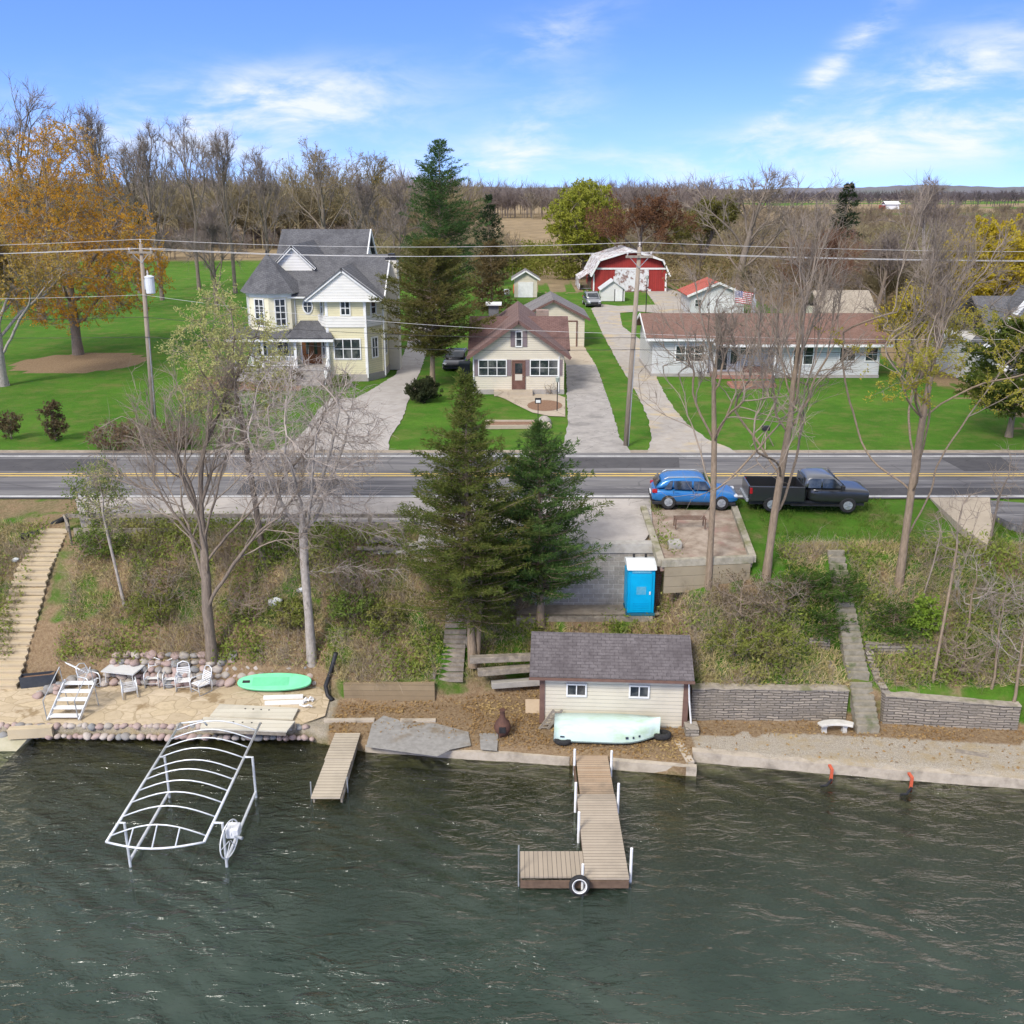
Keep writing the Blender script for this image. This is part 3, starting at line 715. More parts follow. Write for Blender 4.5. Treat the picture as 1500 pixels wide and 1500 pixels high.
# ---------------------------------------------------------------- cottage
H2 = thing('cottage', 'small cream cottage with red-brown gable roof and mauve shutters', 'house', (.5, 74, ZG-.05))
fx0, fx1, fy = -2.85, 3.8, 71.8
xm = (fx0+fx1)/2
b = MB(); gable_wall(b, fx0, fx1, fy, ZG+.3, 8.85, 10.9, .15); b.box(fx0, fx1, fy+.15, 84, ZG+.3, 8.85); b.prism([(fx0, 83.9, 8.851), (fx1, 83.9, 8.851), (xm, 83.9, 10.9)], (0, .1, 0)); b.build('wall', CREAM, H2)
b = MB(); b.box(fx0-.03, fx1+.03, fy-.03, 84, ZG-.05, ZG+.297); b.build('foundation', STONE, H2)
b = MB(); gable_roof(b, fx0-.42, fx1+.45, fy-.5, 84.4, 8.62, 11.25, 'y', .16); b.build('roof', SH_BRN2, H2)
b = MB()
for s, xe in ((-1, fx0-.42), (1, fx1+.45)): b.beam((xm, fy-.53, 11.14), (xe, fy-.53, 8.52), .05, .24)
b.build('rake_trim', M('brown_fascia', (.15, .085, .07), (.12, .07, .06), 3, .6), H2)
b = MB(); 
slab_quad(b, [(-3.3, 74.0, 8.75), (xm-.3, 74.0, 8.75), (xm-.3, 78, 10.75), (-3.3, 78, 10.75)], .14); slab_quad(b, [(xm+.6, 74.0, 8.75), (4.35, 74.0, 8.75), (4.35, 78, 10.75), (xm+.6, 78, 10.75)], .14)
slab_quad(b, [(-3.3, 82, 8.75), (-3.3, 78, 10.75), (4.35, 78, 10.75), (4.35, 82, 8.75)], .14); b.build('cross_roof', SH_BRN, H2)
b = MB(); b.prism([(-2.84, 74.3, 8.7), (-2.84, 81.7, 8.7), (-2.84, 78, 10.55)], (-.1, 0, 0)); b.prism([(3.79, 74.3, 8.7), (3.79, 81.7, 8.7), (3.79, 78, 10.55)], (.15, 0, 0)); b.build('side_gable', CREAM, H2)
wz = 7.77
window(H2, (-1.42, fy, wz), 1.95, 1.08, 0, 3, 2, .07); window(H2, (2.34, fy, wz), 1.95, 1.08, 0, 3, 2, .07)
for x in (-2.63, -.2, 1.12, 3.52): shutter(H2, (x, fy, wz), .3, 1.16, MAUVE)
window(H2, (xm+.02, fy, 9.85), .36, 1.0, 0, 1, 2, .07)
for x in (xm-.42, xm+.46): shutter(H2, (x, fy, 9.85), .32, 1.1, MAUVE)
b = MB(); b.box(.07, .9, fy-.05, fy, 6.2, 8.25); dr = b.build('door', DOORBRN, H2)
b = MB(); b.box(-.01, .065, fy-.08, fy, 6.19, 8.33); b.box(.905, .98, fy-.08, fy, 6.19, 8.33); b.box(.066, .904, fy-.08, fy, 8.255, 8.33); b.build('door_frame', DOORBRN, dr)
b = MB(); b.box(.22, .75, fy-.066, fy-.052, 7.35, 8.1); b.build('pane', GLASS, dr)
b = MB(); b.box(.22, .75, fy-.066, fy-.052, 6.85, 7.3); b.build('door_panel', M('cream_panel', (.5, .45, .37), None), dr)
b = MB(); b.box(.8, .84, fy-.11, fy-.05, 7.12, 7.16); b.build('handle', GREYMETAL, dr)
b = MB(); b.box(-1.3, 1.5, fy-.9, fy-.01, ZG-.02, 6.17); b.build('step', TAN, H2)
b = MB(); b.box(fx0+.02, fx0+.1, fy-.1, fy-.02, 6, 8.7); b.box(fx1-.42, fx1-.35, fy-.1, fy-.02, 6, 8.6); b.build('downspout', WHITE, H2)
b = MB(); b.box(-1.9, -1.1, 81.5, 82.9, 8.8, 11.2); ch = b.build('vent_box', M('rooftop_grey_box', (.14, .14, .14), (.2, .2, .2), 3, .7), H2)
b = MB(); b.box(1.95, 2.95, 80.4, 81.4, 9.3, 10.9); b.build('chimney', bricks('old_brick', (.33, .22, .17), (.27, .2, .16), (.3, .28, .25), .22, .08), H2)
b = MB(); b.box(-2.15, -.85, 81.2, 83.2, 11.203, 11.3); b.build('vent_cap', WHITE, ch)

# ---------------------------------------------------------------- garage behind the cottage
G1 = thing('garage', 'cream garage with taupe gable roof behind the red-brown cottage', 'garage', (3.9, 98, ZG-.05))
b = MB(); gable_wall(b, .9, 6.9, 95, ZG, 8.55, 10.05, .15); b.box(.9, 6.9, 95.15, 102.5, ZG, 8.55); b.build('wall', CREAM, G1)
b = MB(); gable_roof(b, .4, 7.4, 94.6, 103, 8.5, 10.3, 'y'); b.build('roof', SH_TAUPE, G1)
b = MB()
for s, xe in ((-1, .4), (1, 7.4)): b.beam((3.9, 94.57, 10.2), (xe, 94.57, 8.42), .05, .22)
b.build('rake_trim', M('brown_fascia', (0, 0, 0)), G1)
b = MB(); b.box(3.5, 6.1, 94.93, 94.998, ZG, 8.2); dr = b.build('garage_door', CREAM, G1)
b = MB(); b.box(3.38, 3.497, 94.9, 95, ZG, 8.32); b.box(6.103, 6.22, 94.9, 95, ZG, 8.32); b.box(3.5, 6.1, 94.9, 95, 8.203, 8.32); b.build('door_frame', DOORBRN, dr)

# ---------------------------------------------------------------- ranch house
H3 = thing('ranch_house', 'long low pale grey ranch house with rust-brown roof', 'house', (20, 80, ZG-.05))
b = MB(); b.box(11.2, 29.2, 79.6, 87, ZG+.2, 8.75); b.box(20.9, 29.2, 78.5, 79.59, ZG+.2, 8.7); b.box(11.2, 15.7, 79.1, 79.59, ZG+.2, 8.74)
b.prism([(11.2, 79.1, 8.75), (11.2, 87, 8.75), (11.2, 83, 10.1)], (.15, 0, 0)); b.prism([(29.05, 79.1, 8.75), (29.05, 87, 8.75), (29.05, 83, 10.1)], (.15, 0, 0)); b.build('wall', GREYSID, H3)
b = MB(); b.box(11.15, 29.25, 79.05, 87, ZG-.05, ZG+.197); b.box(20.85, 29.25, 78.45, 79.04, ZG-.05, ZG+.197); b.build('foundation', STONE, H3)
b = MB()
slab_quad(b, [(10.6, 78.6, 8.95), (16.0, 78.6, 8.95), (16.0, 83, 10.4), (10.6, 83, 10.4)], .12)
slab_quad(b, [(16.003, 77.6, 8.62), (29.8, 77.6, 8.62), (29.8, 83, 10.4), (16.003, 83, 10.4)], .12)
slab_quad(b, [(10.6, 87.4, 8.95), (10.6, 83, 10.4), (29.8, 83, 10.4), (29.8, 87.4, 8.95)], .12); b.build('roof', SH_RANCH, H3)
b = MB(); b.box(10.6, 16.0, 78.52, 78.6, 8.72, 8.92); b.box(16.003, 29.8, 77.52, 77.6, 8.4, 8.6); b.box(15.95, 16.0, 77.6, 78.6, 8.42, 8.62)
b.beam((10.58, 78.6, 8.86), (10.58, 83, 10.31), .06, .22); b.beam((10.58, 87.4, 8.86), (10.58, 83, 10.31), .06, .22); b.build('fascia', WHITE, H3)
b = MB(); b.box(10.62, 16.0, 78.6, 79.1, 8.7, 8.74); b.box(16.003, 29.7, 77.62, 79.6, 8.4, 8.44); b.build('soffit', WHITE, H3)
window(H3, (14.2, 79.1, 7.65), 2.2, 1.2, 0, 3, 2, .1); window(H3, (23.1, 78.5, 7.6), 1.5, 1.35, 0, 2, 2, .1)
window(H3, (18.8, 79.6, 7.9), .9, .8, 0, 1, 2, .08); window(H3, (26.6, 78.5, 7.7), 1.2, 1.0, 0, 2, 1, .08); window(H3, (28.5, 78.5, 7.7), .9, 1.0, 0, 1, 2, .08)
b = MB(); b.box(16.45, 17.3, 79.53, 79.6, 6.3, 8.35); dr = b.build('door', M('dark_green_door', (.03, .035, .03), (.05, .05, .045), 2, .4), H3)
b = MB(); b.box(16.3, 16.447, 79.5, 79.6, 6.25, 8.42); b.box(17.303, 17.45, 79.5, 79.6, 6.25, 8.42); b.box(16.45, 17.3, 79.5, 79.6, 8.353, 8.42); b.build('door_frame', WHITE, dr)
window(H3, (17.85, 79.6, 7.5), .55, 1.5, 0, 1, 1, .08)
b = MB(); b.box(15.9, 20.8, 77.9, 79.55, ZG-.03, 6.15); b.build('porch_slab', bricks('red_brick', (.36, .13, .085), (.30, .11, .075), (.35, .3, .26), .24, .08), H3)
for x in (16.1, 20.7):
    b = MB(); b.box(x-.06, x+.06, 77.75, 77.87, 6.152, 8.4); b.build('porch_post', WHITE, H3)
b = MB(); b.cyl(20.3, 78.9, 6.152, 6.7, .22, 12); b.box(18.6, 20.0, 79.0, 79.45, 6.152, 6.6); b.build('porch_bench', DOORBRN, H3)
b = MB(); b.box(19.9, 20.2, 83.2, 83.5, 10.2, 11.5); b.cyl(20.05, 83.35, 11.501, 12.4, .06, 8); b.build('vent_pipe', GREYMETAL, H3)

# ---------------------------------------------------------------- outbuildings beyond
S1 = thing('garden_shed', 'small beige shed with white door and gable roof on lawn', 'shed', (.9, 142, ZG-.05))
p0, p1 = atY(752, 430, 141), atY(785, 430, 141)
b = MB(); gable_wall(b, .3, 3.5, 141, ZG, 8.4, 9.3, .12); b.box(.3, 3.5, 141.12, 145, ZG, 8.4); b.build('wall', CREAM, S1)
b = MB(); gable_roof(b, -.1, 3.9, 140.6, 145.3, 8.35, 9.55, 'y', .12); b.build('roof', SH_TAUPE, S1)
b = MB(); 
for xe in (-.1, 3.9): b.beam((1.9, 140.56, 9.47), (xe, 140.56, 8.27), .06, .2)
b.build('rake_trim', WHITE, S1)
b = MB(); b.box(.85, 2.95, 140.93, 140.998, ZG, 7.95); b.build('door', WHITE, S1)

S2 = thing('barn', 'red gambrel barn with weathered white roof and peeling doors', 'barn', (17.5, 156, ZG-.05))
PEEL = M('peeling_white_metal', (.62, .62, .63), (.22, .13, .11), 1.7, .7, lo=.46, hi=.60)
REDW = stripes('red_barn_boards', (.33, .035, .03), .3, (.24, .028, .025), 0, .75, .4, .3, .08)
bx = [(12.0, ZG), (12.0, 8.4), (13.1, 10.2), (17.5, 11.55), (21.9, 10.2), (22.9, 8.4), (22.9, ZG)]
b = MB(); b.prism([(x, 150, z) for x, z in bx], (0, 14, 0)); b.build('wall', REDW, S2)
b = MB(); rb = [(11.6, 8.1), (12.85, 10.4), (17.5, 11.8), (22.15, 10.4), (23.3, 8.1)]
for (x0, z0), (x1, z1) in zip(rb, rb[1:]): slab_quad(b, [(x0, 149.2, z0), (x1, 149.2, z1), (x1, 164.5, z1), (x0, 164.5, z0)], .12)
b.build('roof', PEEL, S2)
b = MB(); b.box(12.1, 22.8, 149.9, 149.98, 9.0, 9.25)
for (x0, z0), (x1, z1) in zip(rb, rb[1:]): b.beam((x0, 149.16, z0-.06), (x1, 149.16, z1-.06), .08, .24)
b.box(22.65, 22.9, 149.9, 149.98, ZG, 8.4); b.box(12.0, 12.2, 149.9, 149.98, ZG, 8.4); b.build('barn_trim', WHITE, S2)
b = MB(); b.box(15.2, 20.2, 149.86, 149.985, ZG+.6, 8.97); b.build('barn_door', PEEL, S2)
b = MB(); b.prism([(15.0, 149.8, ZG), (20.6, 149.8, ZG), (20.6, 149.8, ZG+.3), (15.0, 149.8, ZG+2.2)], (0, .05, 0)); b.build('door_ramp', PEEL, S2)
b = MB(); b.prism([(11.98, 152, 9.0-.5), (11.98, 160, 8.5), (10.0, 160, 7.4), (10.0, 152, 7.4)], (0, 0, .1)); b.box(10.05, 10.2, 152, 160, ZG, 7.39); b.build('lean_to', PEEL, S2)
S3 = thing('garden_shed', 'small white gabled garden shed in front of red barn', 'shed', (13.0, 137, ZG-.05))
b = MB(); gable_wall(b, 12.0, 15.2, 136, ZG, 7.4, 8.5, .1); b.box(12.0, 15.2, 136.1, 139, ZG, 7.4); b.build('wall', WSID, S3)
b = MB(); gable_roof(b, 11.8, 15.4, 135.7, 139.3, 7.35, 8.65, 'y', .1); b.build('roof', M('white_metal_roof', (.6, .6, .6), (.5, .5, .5), 1, .5), S3)
b = MB(); b.box(13.9, 14.9, 135.95, 135.998, ZG, 7.35); dr = b.build('door', WHITE, S3)
b = MB(); b.box(13.8, 13.895, 135.93, 135.998, ZG, 7.45); b.box(14.905, 15.0, 135.93, 135.998, ZG, 7.45); b.build('door_frame', BLACK, dr)
S4 = thing('garage', 'pale grey double garage with bright red roof', 'garage', (24.5, 124, ZG-.05))
b = MB(); gable_wall(b, 21.3, 27.7, 120, ZG, 8.3, 9.5, .15); b.box(21.3, 27.7, 120.15, 127, ZG, 8.3); b.build('wall', GREYSID, S4)
b = MB(); gable_roof(b, 20.8, 28.2, 119.6, 127.4, 8.2, 9.75, 'y'); b.build('roof', SH_RED, S4)
b = MB()
for xe in (20.8, 28.2): b.beam((24.5, 119.56, 9.67), (xe, 119.56, 8.12), .06, .25)
b.build('rake_trim', WHITE, S4)
b = MB(); b.box(23.2, 27.0, 119.93, 119.998, ZG, 8.0); b.build('garage_door', stripes('white_door_panels', (.68, .68, .67), .5, None, 0, .5, .3, .1, .05), S4)
window(S4, (22.2, 120, 7.3), .7, .8, 0, 1, 2)
S5 = thing('outbuilding', 'weathered tan-roofed outbuilding half hidden behind the ranch house', 'outbuilding', (33, 101, ZG-.05))
b = MB(); b.box(31, 36, 100, 106, ZG, 8.6); b.build('wall', CREAM, S5)
b = MB(); gable_roof(b, 30.6, 36.4, 99.5, 106.5, 8.5, 10.4, 'x'); b.build('roof', shingle('weathered_tan_roof', (.27, .23, .18), (.33, .29, .23)), S5)
H4 = thing('gabled_house', 'white house with steep black-peaked gable and grey roof', 'house', (39, 76, ZG-.05))
b = MB(); b.box(35.4, 46, 72, 84, ZG, 9.1); gable_wall(b, 34.0, 40.0, 71.9, 9.1, 9.12, 12.9, .1); b.build('wall', WSID, H4)
b = MB(); gable_roof(b, 33.4, 40.6, 71.2, 73.5, 8.8, 13.5, 'y'); b.build('roof', SH_GREY2, H4)
b = MB()
for xe in (33.4, 40.6): b.beam((37.0, 71.15, 13.4), (xe, 71.15, 8.7), .1, .32)
b.build('rake_trim', WHITE, H4)
b = MB(); b.prism([(36.3, 71.86, 12.0), (37.7, 71.86, 12.0), (37.0, 71.86, 12.85)], (0, .03, 0)); b.build('gable_vent', BLACK, H4)
b = MB(); gable_roof(b, 36.0, 47, 73.5, 84.5, 8.9, 12.2, 'x'); b.build('roof', SH_GREY, H4)
window(H4, (37.0, 71.9, 10.4), 1.6, 1.4, 0, 2, 2)
window(H4, (37.0, 72, 7.6), 1.6, 1.4, 0, 2, 2); window(H4, (41.5, 72, 7.6), 1.6, 1.4, 0, 2, 2)
b = MB(); b.box(35.2, 45, 68.0, 71.8, ZG-.05, ZG+.1); b.build('porch_slab', TAN, H4)
S6 = thing('farmstead', 'tiny red and white farm building on the far fields', 'barn', (330, 850, 2))
pz = atY(1305, 303, 850)
b = MB(); b.box(pz.x-4, pz.x+7, 850, 860, pz.z-12, pz.z+2.2); b.build('wall', M('white_far_wall', (.7, .7, .7)), S6)
b = MB(); gable_roof(b, pz.x-4.8, pz.x+7.8, 849, 861, pz.z+2.0, pz.z+4.4, 'x', .2); b.build('roof', WHITE, S6)
b = MB(); b.box(pz.x-7, pz.x-4.9, 849, 858, pz.z-12, pz.z+1.2); b.build('annex_wall', REDW, S6)

# ---------------------------------------------------------------- utility poles and lines
def pole(label, base, top, transformer):
    base = Vector(base); top = Vector(top)
    P = thing('utility_pole', label, 'utility pole', base)
    b = MB(); b.tube([base-Vector((0, 0, .3)), base.lerp(top, .5), top], [.17, .145, .11], 12); b.build('pole', BRASSWOOD, P, True)
    d = (top-base).normalized(); q = top-d*.5
    b = MB(); b.beam(q+Vector((-.75, -.16, 0)), q+Vector((.75, -.16, 0)), .1, .13); b.build('crossarm', OLDWOOD, P)
    PORC = M('insulator_porcelain', (.55, .52, .5), (.45, .42, .4), 3, .3)
    for x in (-.65, .65):
        c = q+Vector((x, -.16, .07)); b = MB(); b.lathe(c, [(.03, 0), (.03, .06), (.07, .08), (.04, .12), (.07, .15), (.03, .2)], 8); b.build('insulator', PORC, P)
    b = MB(); b.lathe(top, [(.03, 0), (.03, .1), (.07, .12), (.04, .17), (.06, .2), (.02, .26)], 8); b.build('insulator', PORC, P)
    b = MB()
    for s in (-.5, .5): b.tube([q+Vector((s, -.17, -.06)), q+Vector((0, -.16, -.6))], .02, 5)
    b.build('arm_brace', GREYMETAL, P)
    if transformer:
        c = base.lerp(top, .785)+Vector((.42, -.1, 0))
        b = MB(); b.lathe(c, [(.24, -.55), (.27, -.5), (.27, .4), (.29, .41), (.29, .47), (.12, .55)], 16); tr_ = b.build('transformer', M('transformer_grey', (.62, .64, .65), (.55, .57, .58), 3, .5), P)
        b = MB(); b.lathe(c+Vector((-.08, 0, .54)), [(.04, 0), (.06, .05), (.04, .1), (.06, .15), (.03, .3)], 8); b.build('bushing', PORC, tr_)
        b = MB(); b.box(c.x-.34, c.x-.26, c.y-.05, c.y+.1, c.z-.3, c.z+.3); b.build('bracket', GREYMETAL, tr_)
    b = MB(); b.tube([base+Vector((.13, -.1, 0)), base.lerp(top, .5)+Vector((.12, -.12, 0))], .028, 6); b.build('conduit', GREYMETAL, P)
    return P
lb, lt = at(226, 622), None
d = lb.y; lt = atY(206, 357, d)
rb_, rt = at(917, 652), None
rt = atY(937, 362, rb_.y)
pole('bare wooden utility pole with grey transformer on lawn beside the Victorian house', lb, lt, True)
pole('bare wooden utility pole leaning beside the gravel drive', rb_, rt, False)
arm = Vector((0, 0, 0))
b = MB(); q = rb_.lerp(rt, .74); b.tube([q, q+Vector((1.3, -.3, .45))], .03, 6)
WIRE = M('power_wire', (.55, .54, .53), (.45, .44, .43), 2, .5); WIRED = M('dark_cable', (.03, .03, .032), None, rough=.6)
far_l = Vector((lt.x-38, lt.y+6, lt.z-.5)); far_r = Vector((rt.x+42, rt.y+3, rt.z-.3))
def wire(label, pts, r, mat, sag=.5, group='overhead lines along the road'):
    P = []
    for a, b_ in zip(pts, pts[1:]):
        for k in range(16):
            s = k/16; p = a.lerp(b_, s); p.z -= 4*sag*s*(1-s); P.append(p)
    P.append(pts[-1]); o = MB().tube(P, r, 5).build('power_line', mat); tag(o, label, 'power line', group)
def offs(v, dx, dy, dz): return v+Vector((dx, dy, dz))
TOPZ = .26
wire('topmost thin pale power line over the pole tops', [offs(far_l, 0, 0, .1), offs(lt, 0, 0, TOPZ), offs(rt, 0, 0, TOPZ), offs(far_r, 0, 0, .1)], .012, WIRE, .35)
for x, lab in ((-.65, 'pale power line on the lake-side end of the crossarms'), (.65, 'pale power line on the house-side end of the crossarms')):
    wire(lab, [offs(far_l, 0, x, -.4), offs(lt, x, -.16, -.25), offs(rt, x, -.16, -.25), offs(far_r, 0, x, -.4)], .014, WIRE, .35)
for (kl, kr, lab, m_, r_, sg) in ((.73, .58, 'uppermost thin cable strung below the transformer', WIRE, .010, .45), (.61, .56, 'middle dark cable crossing the front of the cottage', WIRED, .014, .4), (.50, .50, 'lowest dark cable strung across the house fronts', WIRED, .015, .3)):
    a, c = lb.lerp(lt, kl), rb_.lerp(rt, kr)
    wire(lab, [offs(a, -38, 6, -.2), offs(a, 0, -.17, 0), offs(c, 0, -.17, 0), offs(c, 42, 3, -.2)], r_, m_, sg, 'cables below the power lines')

# ---------------------------------------------------------------- vehicles
def carpaint(name, c, metal=.3):
    m, t, b = new_mat(name); b.inputs['Base Color'].default_value = (*c, 1); b.inputs['Metallic'].default_value = metal
    b.inputs['Roughness'].default_value = .3; b.inputs['Coat Weight'].default_value = .7; b.inputs['Coat Roughness'].default_value = .06
    pos = _coord(t, 'obj'); t.link(t.mix(t.math('MULTIPLY', t.ramp(t.noise(pos, 1.5, 5), .4, .8), .35), c, tuple(x*.7+.03 for x in c)), b.inputs['Base Color'])
    return m
REDL = M('tail_lamp_red', (.35, .015, .02), None, rough=.2); CLEARL = M('head_lamp_clear', (.6, .62, .65), None, rough=.15, spec=.6)
def loft(mb, rings):
    ids = [mb._add(r) for r in rings]; n = len(rings[0])
    for k in range(len(ids)-1):
        for t_ in range(n):
            u = (t_+1) % n; mb.f.append((ids[k]+t_, ids[k]+u, ids[k+1]+u, ids[k+1]+t_))
    mb.f.append(tuple(ids[0]+t_ for t_ in range(n))[::-1]); mb.f.append(tuple(ids[-1]+t_ for t_ in range(n)))
def ring(x, hw, zb, zt, tb=.9, tt=.9):
    """rounded section of a car body, front is +x"""
    m1 = zb+(zt-zb)*.25; m2 = zb+(zt-zb)*.75
    return [(x, -hw*tb, zb), (x, hw*tb, zb), (x, hw, m1), (x, hw, m2), (x, hw*tt, zt-.02), (x, hw*tt*.72, zt), (x, -hw*tt*.72, zt), (x, -hw*tt, zt-.02), (x, -hw, m2), (x, -hw, m1)]
def wheels(P, xs_, r, hw, w=.22):
    for x in xs_:
        for s in (-1, 1):
            y0, y1 = s*hw, s*(hw-w)
            b = MB(); b.tube([(x, y0, r), (x, y0-s*.03, r), (x, y1+s*.03, r), (x, y1, r)], [r*.9, r, r, r*.9], 20); wh = b.build('wheel', RUBBER, P, False)
            b = MB(); b.tube([(x, y0+s*.012, r), (x, y0-s*.04, r)], [r*.56, r*.62], 16)
            for k in range(5):
                a = k*1.2566; b.beam((x, y0+s*.016, r), (x+r*.5*math.cos(a), y0+s*.016, r+r*.5*math.sin(a)), .03, .07, (0, 1, 0))
            b.build('rim', GREYMETAL, wh)
def finish_car(P, o): return P
def suv(label, loc, rz, paint, L=4.5, W=1.84, Hh=1.68, cat='car'):
    P = thing('parked_car', label, cat, (0, 0, 0)); h = W/2; s = L/4.5; v = Hh/1.68
    b = MB(); loft(b, [ring(x*s, h*w_, zb, zt*v) for x, w_, zb, zt in ((-2.25, .80, .45, .82), (-2.18, .92, .33, .98), (-1.9, .985, .27, 1.05), (-1.0, 1, .25, 1.03), (0, 1, .25, 1.01), (.95, 1, .25, .99), (1.5, .985, .26, .95), (1.95, .94, .3, .86), (2.17, .84, .36, .74), (2.25, .72, .42, .64))])
    o = b.build('body', paint, P, True); m_ = o.modifiers.new('s', 'SUBSURF'); m_.levels = m_.render_levels = 2
    b = MB(); cab = [(-2.1, .80, 1.05, 1.02), (-1.72, .84, 1.5, 1.02), (-1.2, .84, 1.62, 1.02), (-.3, .84, 1.67, 1.01), (.25, .83, 1.62, 1.0), (.55, .82, 1.5, .99), (1.15, .84, 1.02, .97)]
    loft(b, [[(x*s, -h*.97, zb*v-.06), (x*s, h*.97, zb*v-.06), (x*s, h*(.97-.10*(zt-zb)/.6), (zb+.6*(zt-zb))*v), (x*s, h*wr, zt*v-.05), (x*s, h*wr*.8, zt*v), (x*s, -h*wr*.8, zt*v), (x*s, -h*wr, zt*v-.05), (x*s, -h*(.97-.10*(zt-zb)/.6), (zb+.6*(zt-zb))*v)] for x, wr, zt, zb in cab])
    cb_ = b.build('cabin', paint, P, True); cb_.modifiers.new('s', 'SUBSURF').render_levels = 2; cb_.modifiers['s'].levels = 2
    for sd in (-1, 1):
        for (xa, xb, xc, xd) in ((-1.62, -1.3, -1.15, -1.25), (-1.1, -1.12, -.2, -.2), (-.1, -.1, .48, .82)):
            y0, y1 = sd*(h*.955), sd*(h*.865); b = MB()
            b.prism([(xa*s, y0, 1.05*v), (xd*s, y0, 1.05*v), (xc*s, y1, 1.47*v), (xb*s, y1, 1.47*v)], (0, sd*.012, .002)); b.build('side_window', GLASS, P)
    b = MB(); b.prism([(1.02*s, -h*.72, 1.1*v), (1.02*s, h*.72, 1.1*v), (.5*s, h*.66, 1.52*v), (.5*s, -h*.66, 1.52*v)], (.03, 0, .03)); b.build('windscreen', GLASS, P)
    b = MB(); b.prism([(-2.07*s, -h*.7, 1.12*v), (-2.07*s, h*.7, 1.12*v), (-1.82*s, h*.66, 1.46*v), (-1.82*s, -h*.66, 1.46*v)], (-.035, 0, .03)); b.build('rear_window', GLASS, P)
    for sd in (-1, 1):
        b = MB(); b.box(-2.22*s, -1.95*s, sd*h*.72-.02*sd, sd*h*.975, .84*v, 1.0*v); b.build('tail_lamp', REDL, P, bevel=.03)
        b = MB(); b.box(1.98*s, 2.2*s, min(sd*h*.55, sd*h*.88), max(sd*h*.55, sd*h*.88), .66*v, .78*v); b.build('headlight', CLEARL, P, bevel=.03)
        b = MB(); b.box(.62*s, .78*s, min(sd*h*.98, sd*h*1.12), max(sd*h*.98, sd*h*1.12), 1.0*v, 1.13*v); b.build('wing_mirror', BLACK, P, bevel=.03)
        b = MB(); b.tube([(-1.6*s, sd*h*.72, 1.52*v), (-1.4*s, sd*h*.72, 1.62*v), (.1*s, sd*h*.72, 1.65*v), (.3*s, sd*h*.72, 1.58*v)], .022, 6); b.build('roof_rail', GREYMETAL, P)
    for sd in (-1, 1):
        for xq in (-1.12, -.12, .92):
            b = MB(); b.box(xq*s-.008, xq*s+.008, min(sd*h*.93, sd*h*.982), max(sd*h*.93, sd*h*.982), .42*v, .98*v); b.build('door_seam', BLACK, P)
        for xq in (-.95, .05):
            b = MB(); b.box(xq*s-.1, xq*s+.08, min(sd*h*.95, sd*h*1.0), max(sd*h*.95, sd*h*1.0), .86*v, .90*v); b.build('door_handle', paint, P, bevel=.01)
    b = MB(); b.box(-2.285*s, -2.2*s, -.26, .26, .62*v, .74*v); b.build('number_plate', WHITE, P)
    b = MB(); b.box(2.1*s, 2.262*s, -h*.5, h*.5, .42, .66*v); b.build('grille', BLACK, P, bevel=.03)
    b = MB(); b.box(-2.2*s, 2.1*s, -h*.93, h*.93, .2, .36); b.box(-2.29*s, -2.1*s, -h*.8, h*.8, .36, .56); b.build('sill_trim', BLACK, P, bevel=.03)
    wheels(P, (-1.36*s, 1.36*s), .345, h+.005)
    P.location = loc; P.rotation_euler = (0, 0, rz); return P
BLUE = carpaint('blue_car_paint', (.015, .16, .42)); CHAR = carpaint('charcoal_truck_paint', (.04, .042, .045), .5); SILV = carpaint('silver_car_paint', (.30, .31, .32), .6)
pA, pB = at(958, 745, ZG), at(1074, 745, ZG)
suv('bright blue compact SUV parked on the roadside verge', ((pA.x+pB.x)/2+.1, 44.95, ZG-.04), R(-4), BLUE, 4.05, 1.8, 1.54)
suv('dark silver SUV parked by the white garden shed facing the lake', (at(868, 449).x, at(868, 449).y+1.5, ZG-.03), R(-86), SILV, 4.9, 1.95, 1.78)
suv('black car parked behind left side of the cottage', (-4.7, 83.5, ZG-.03), R(-95), carpaint('black_car_paint', (.012, .012, .014)), 4.6, 1.84, 1.5)

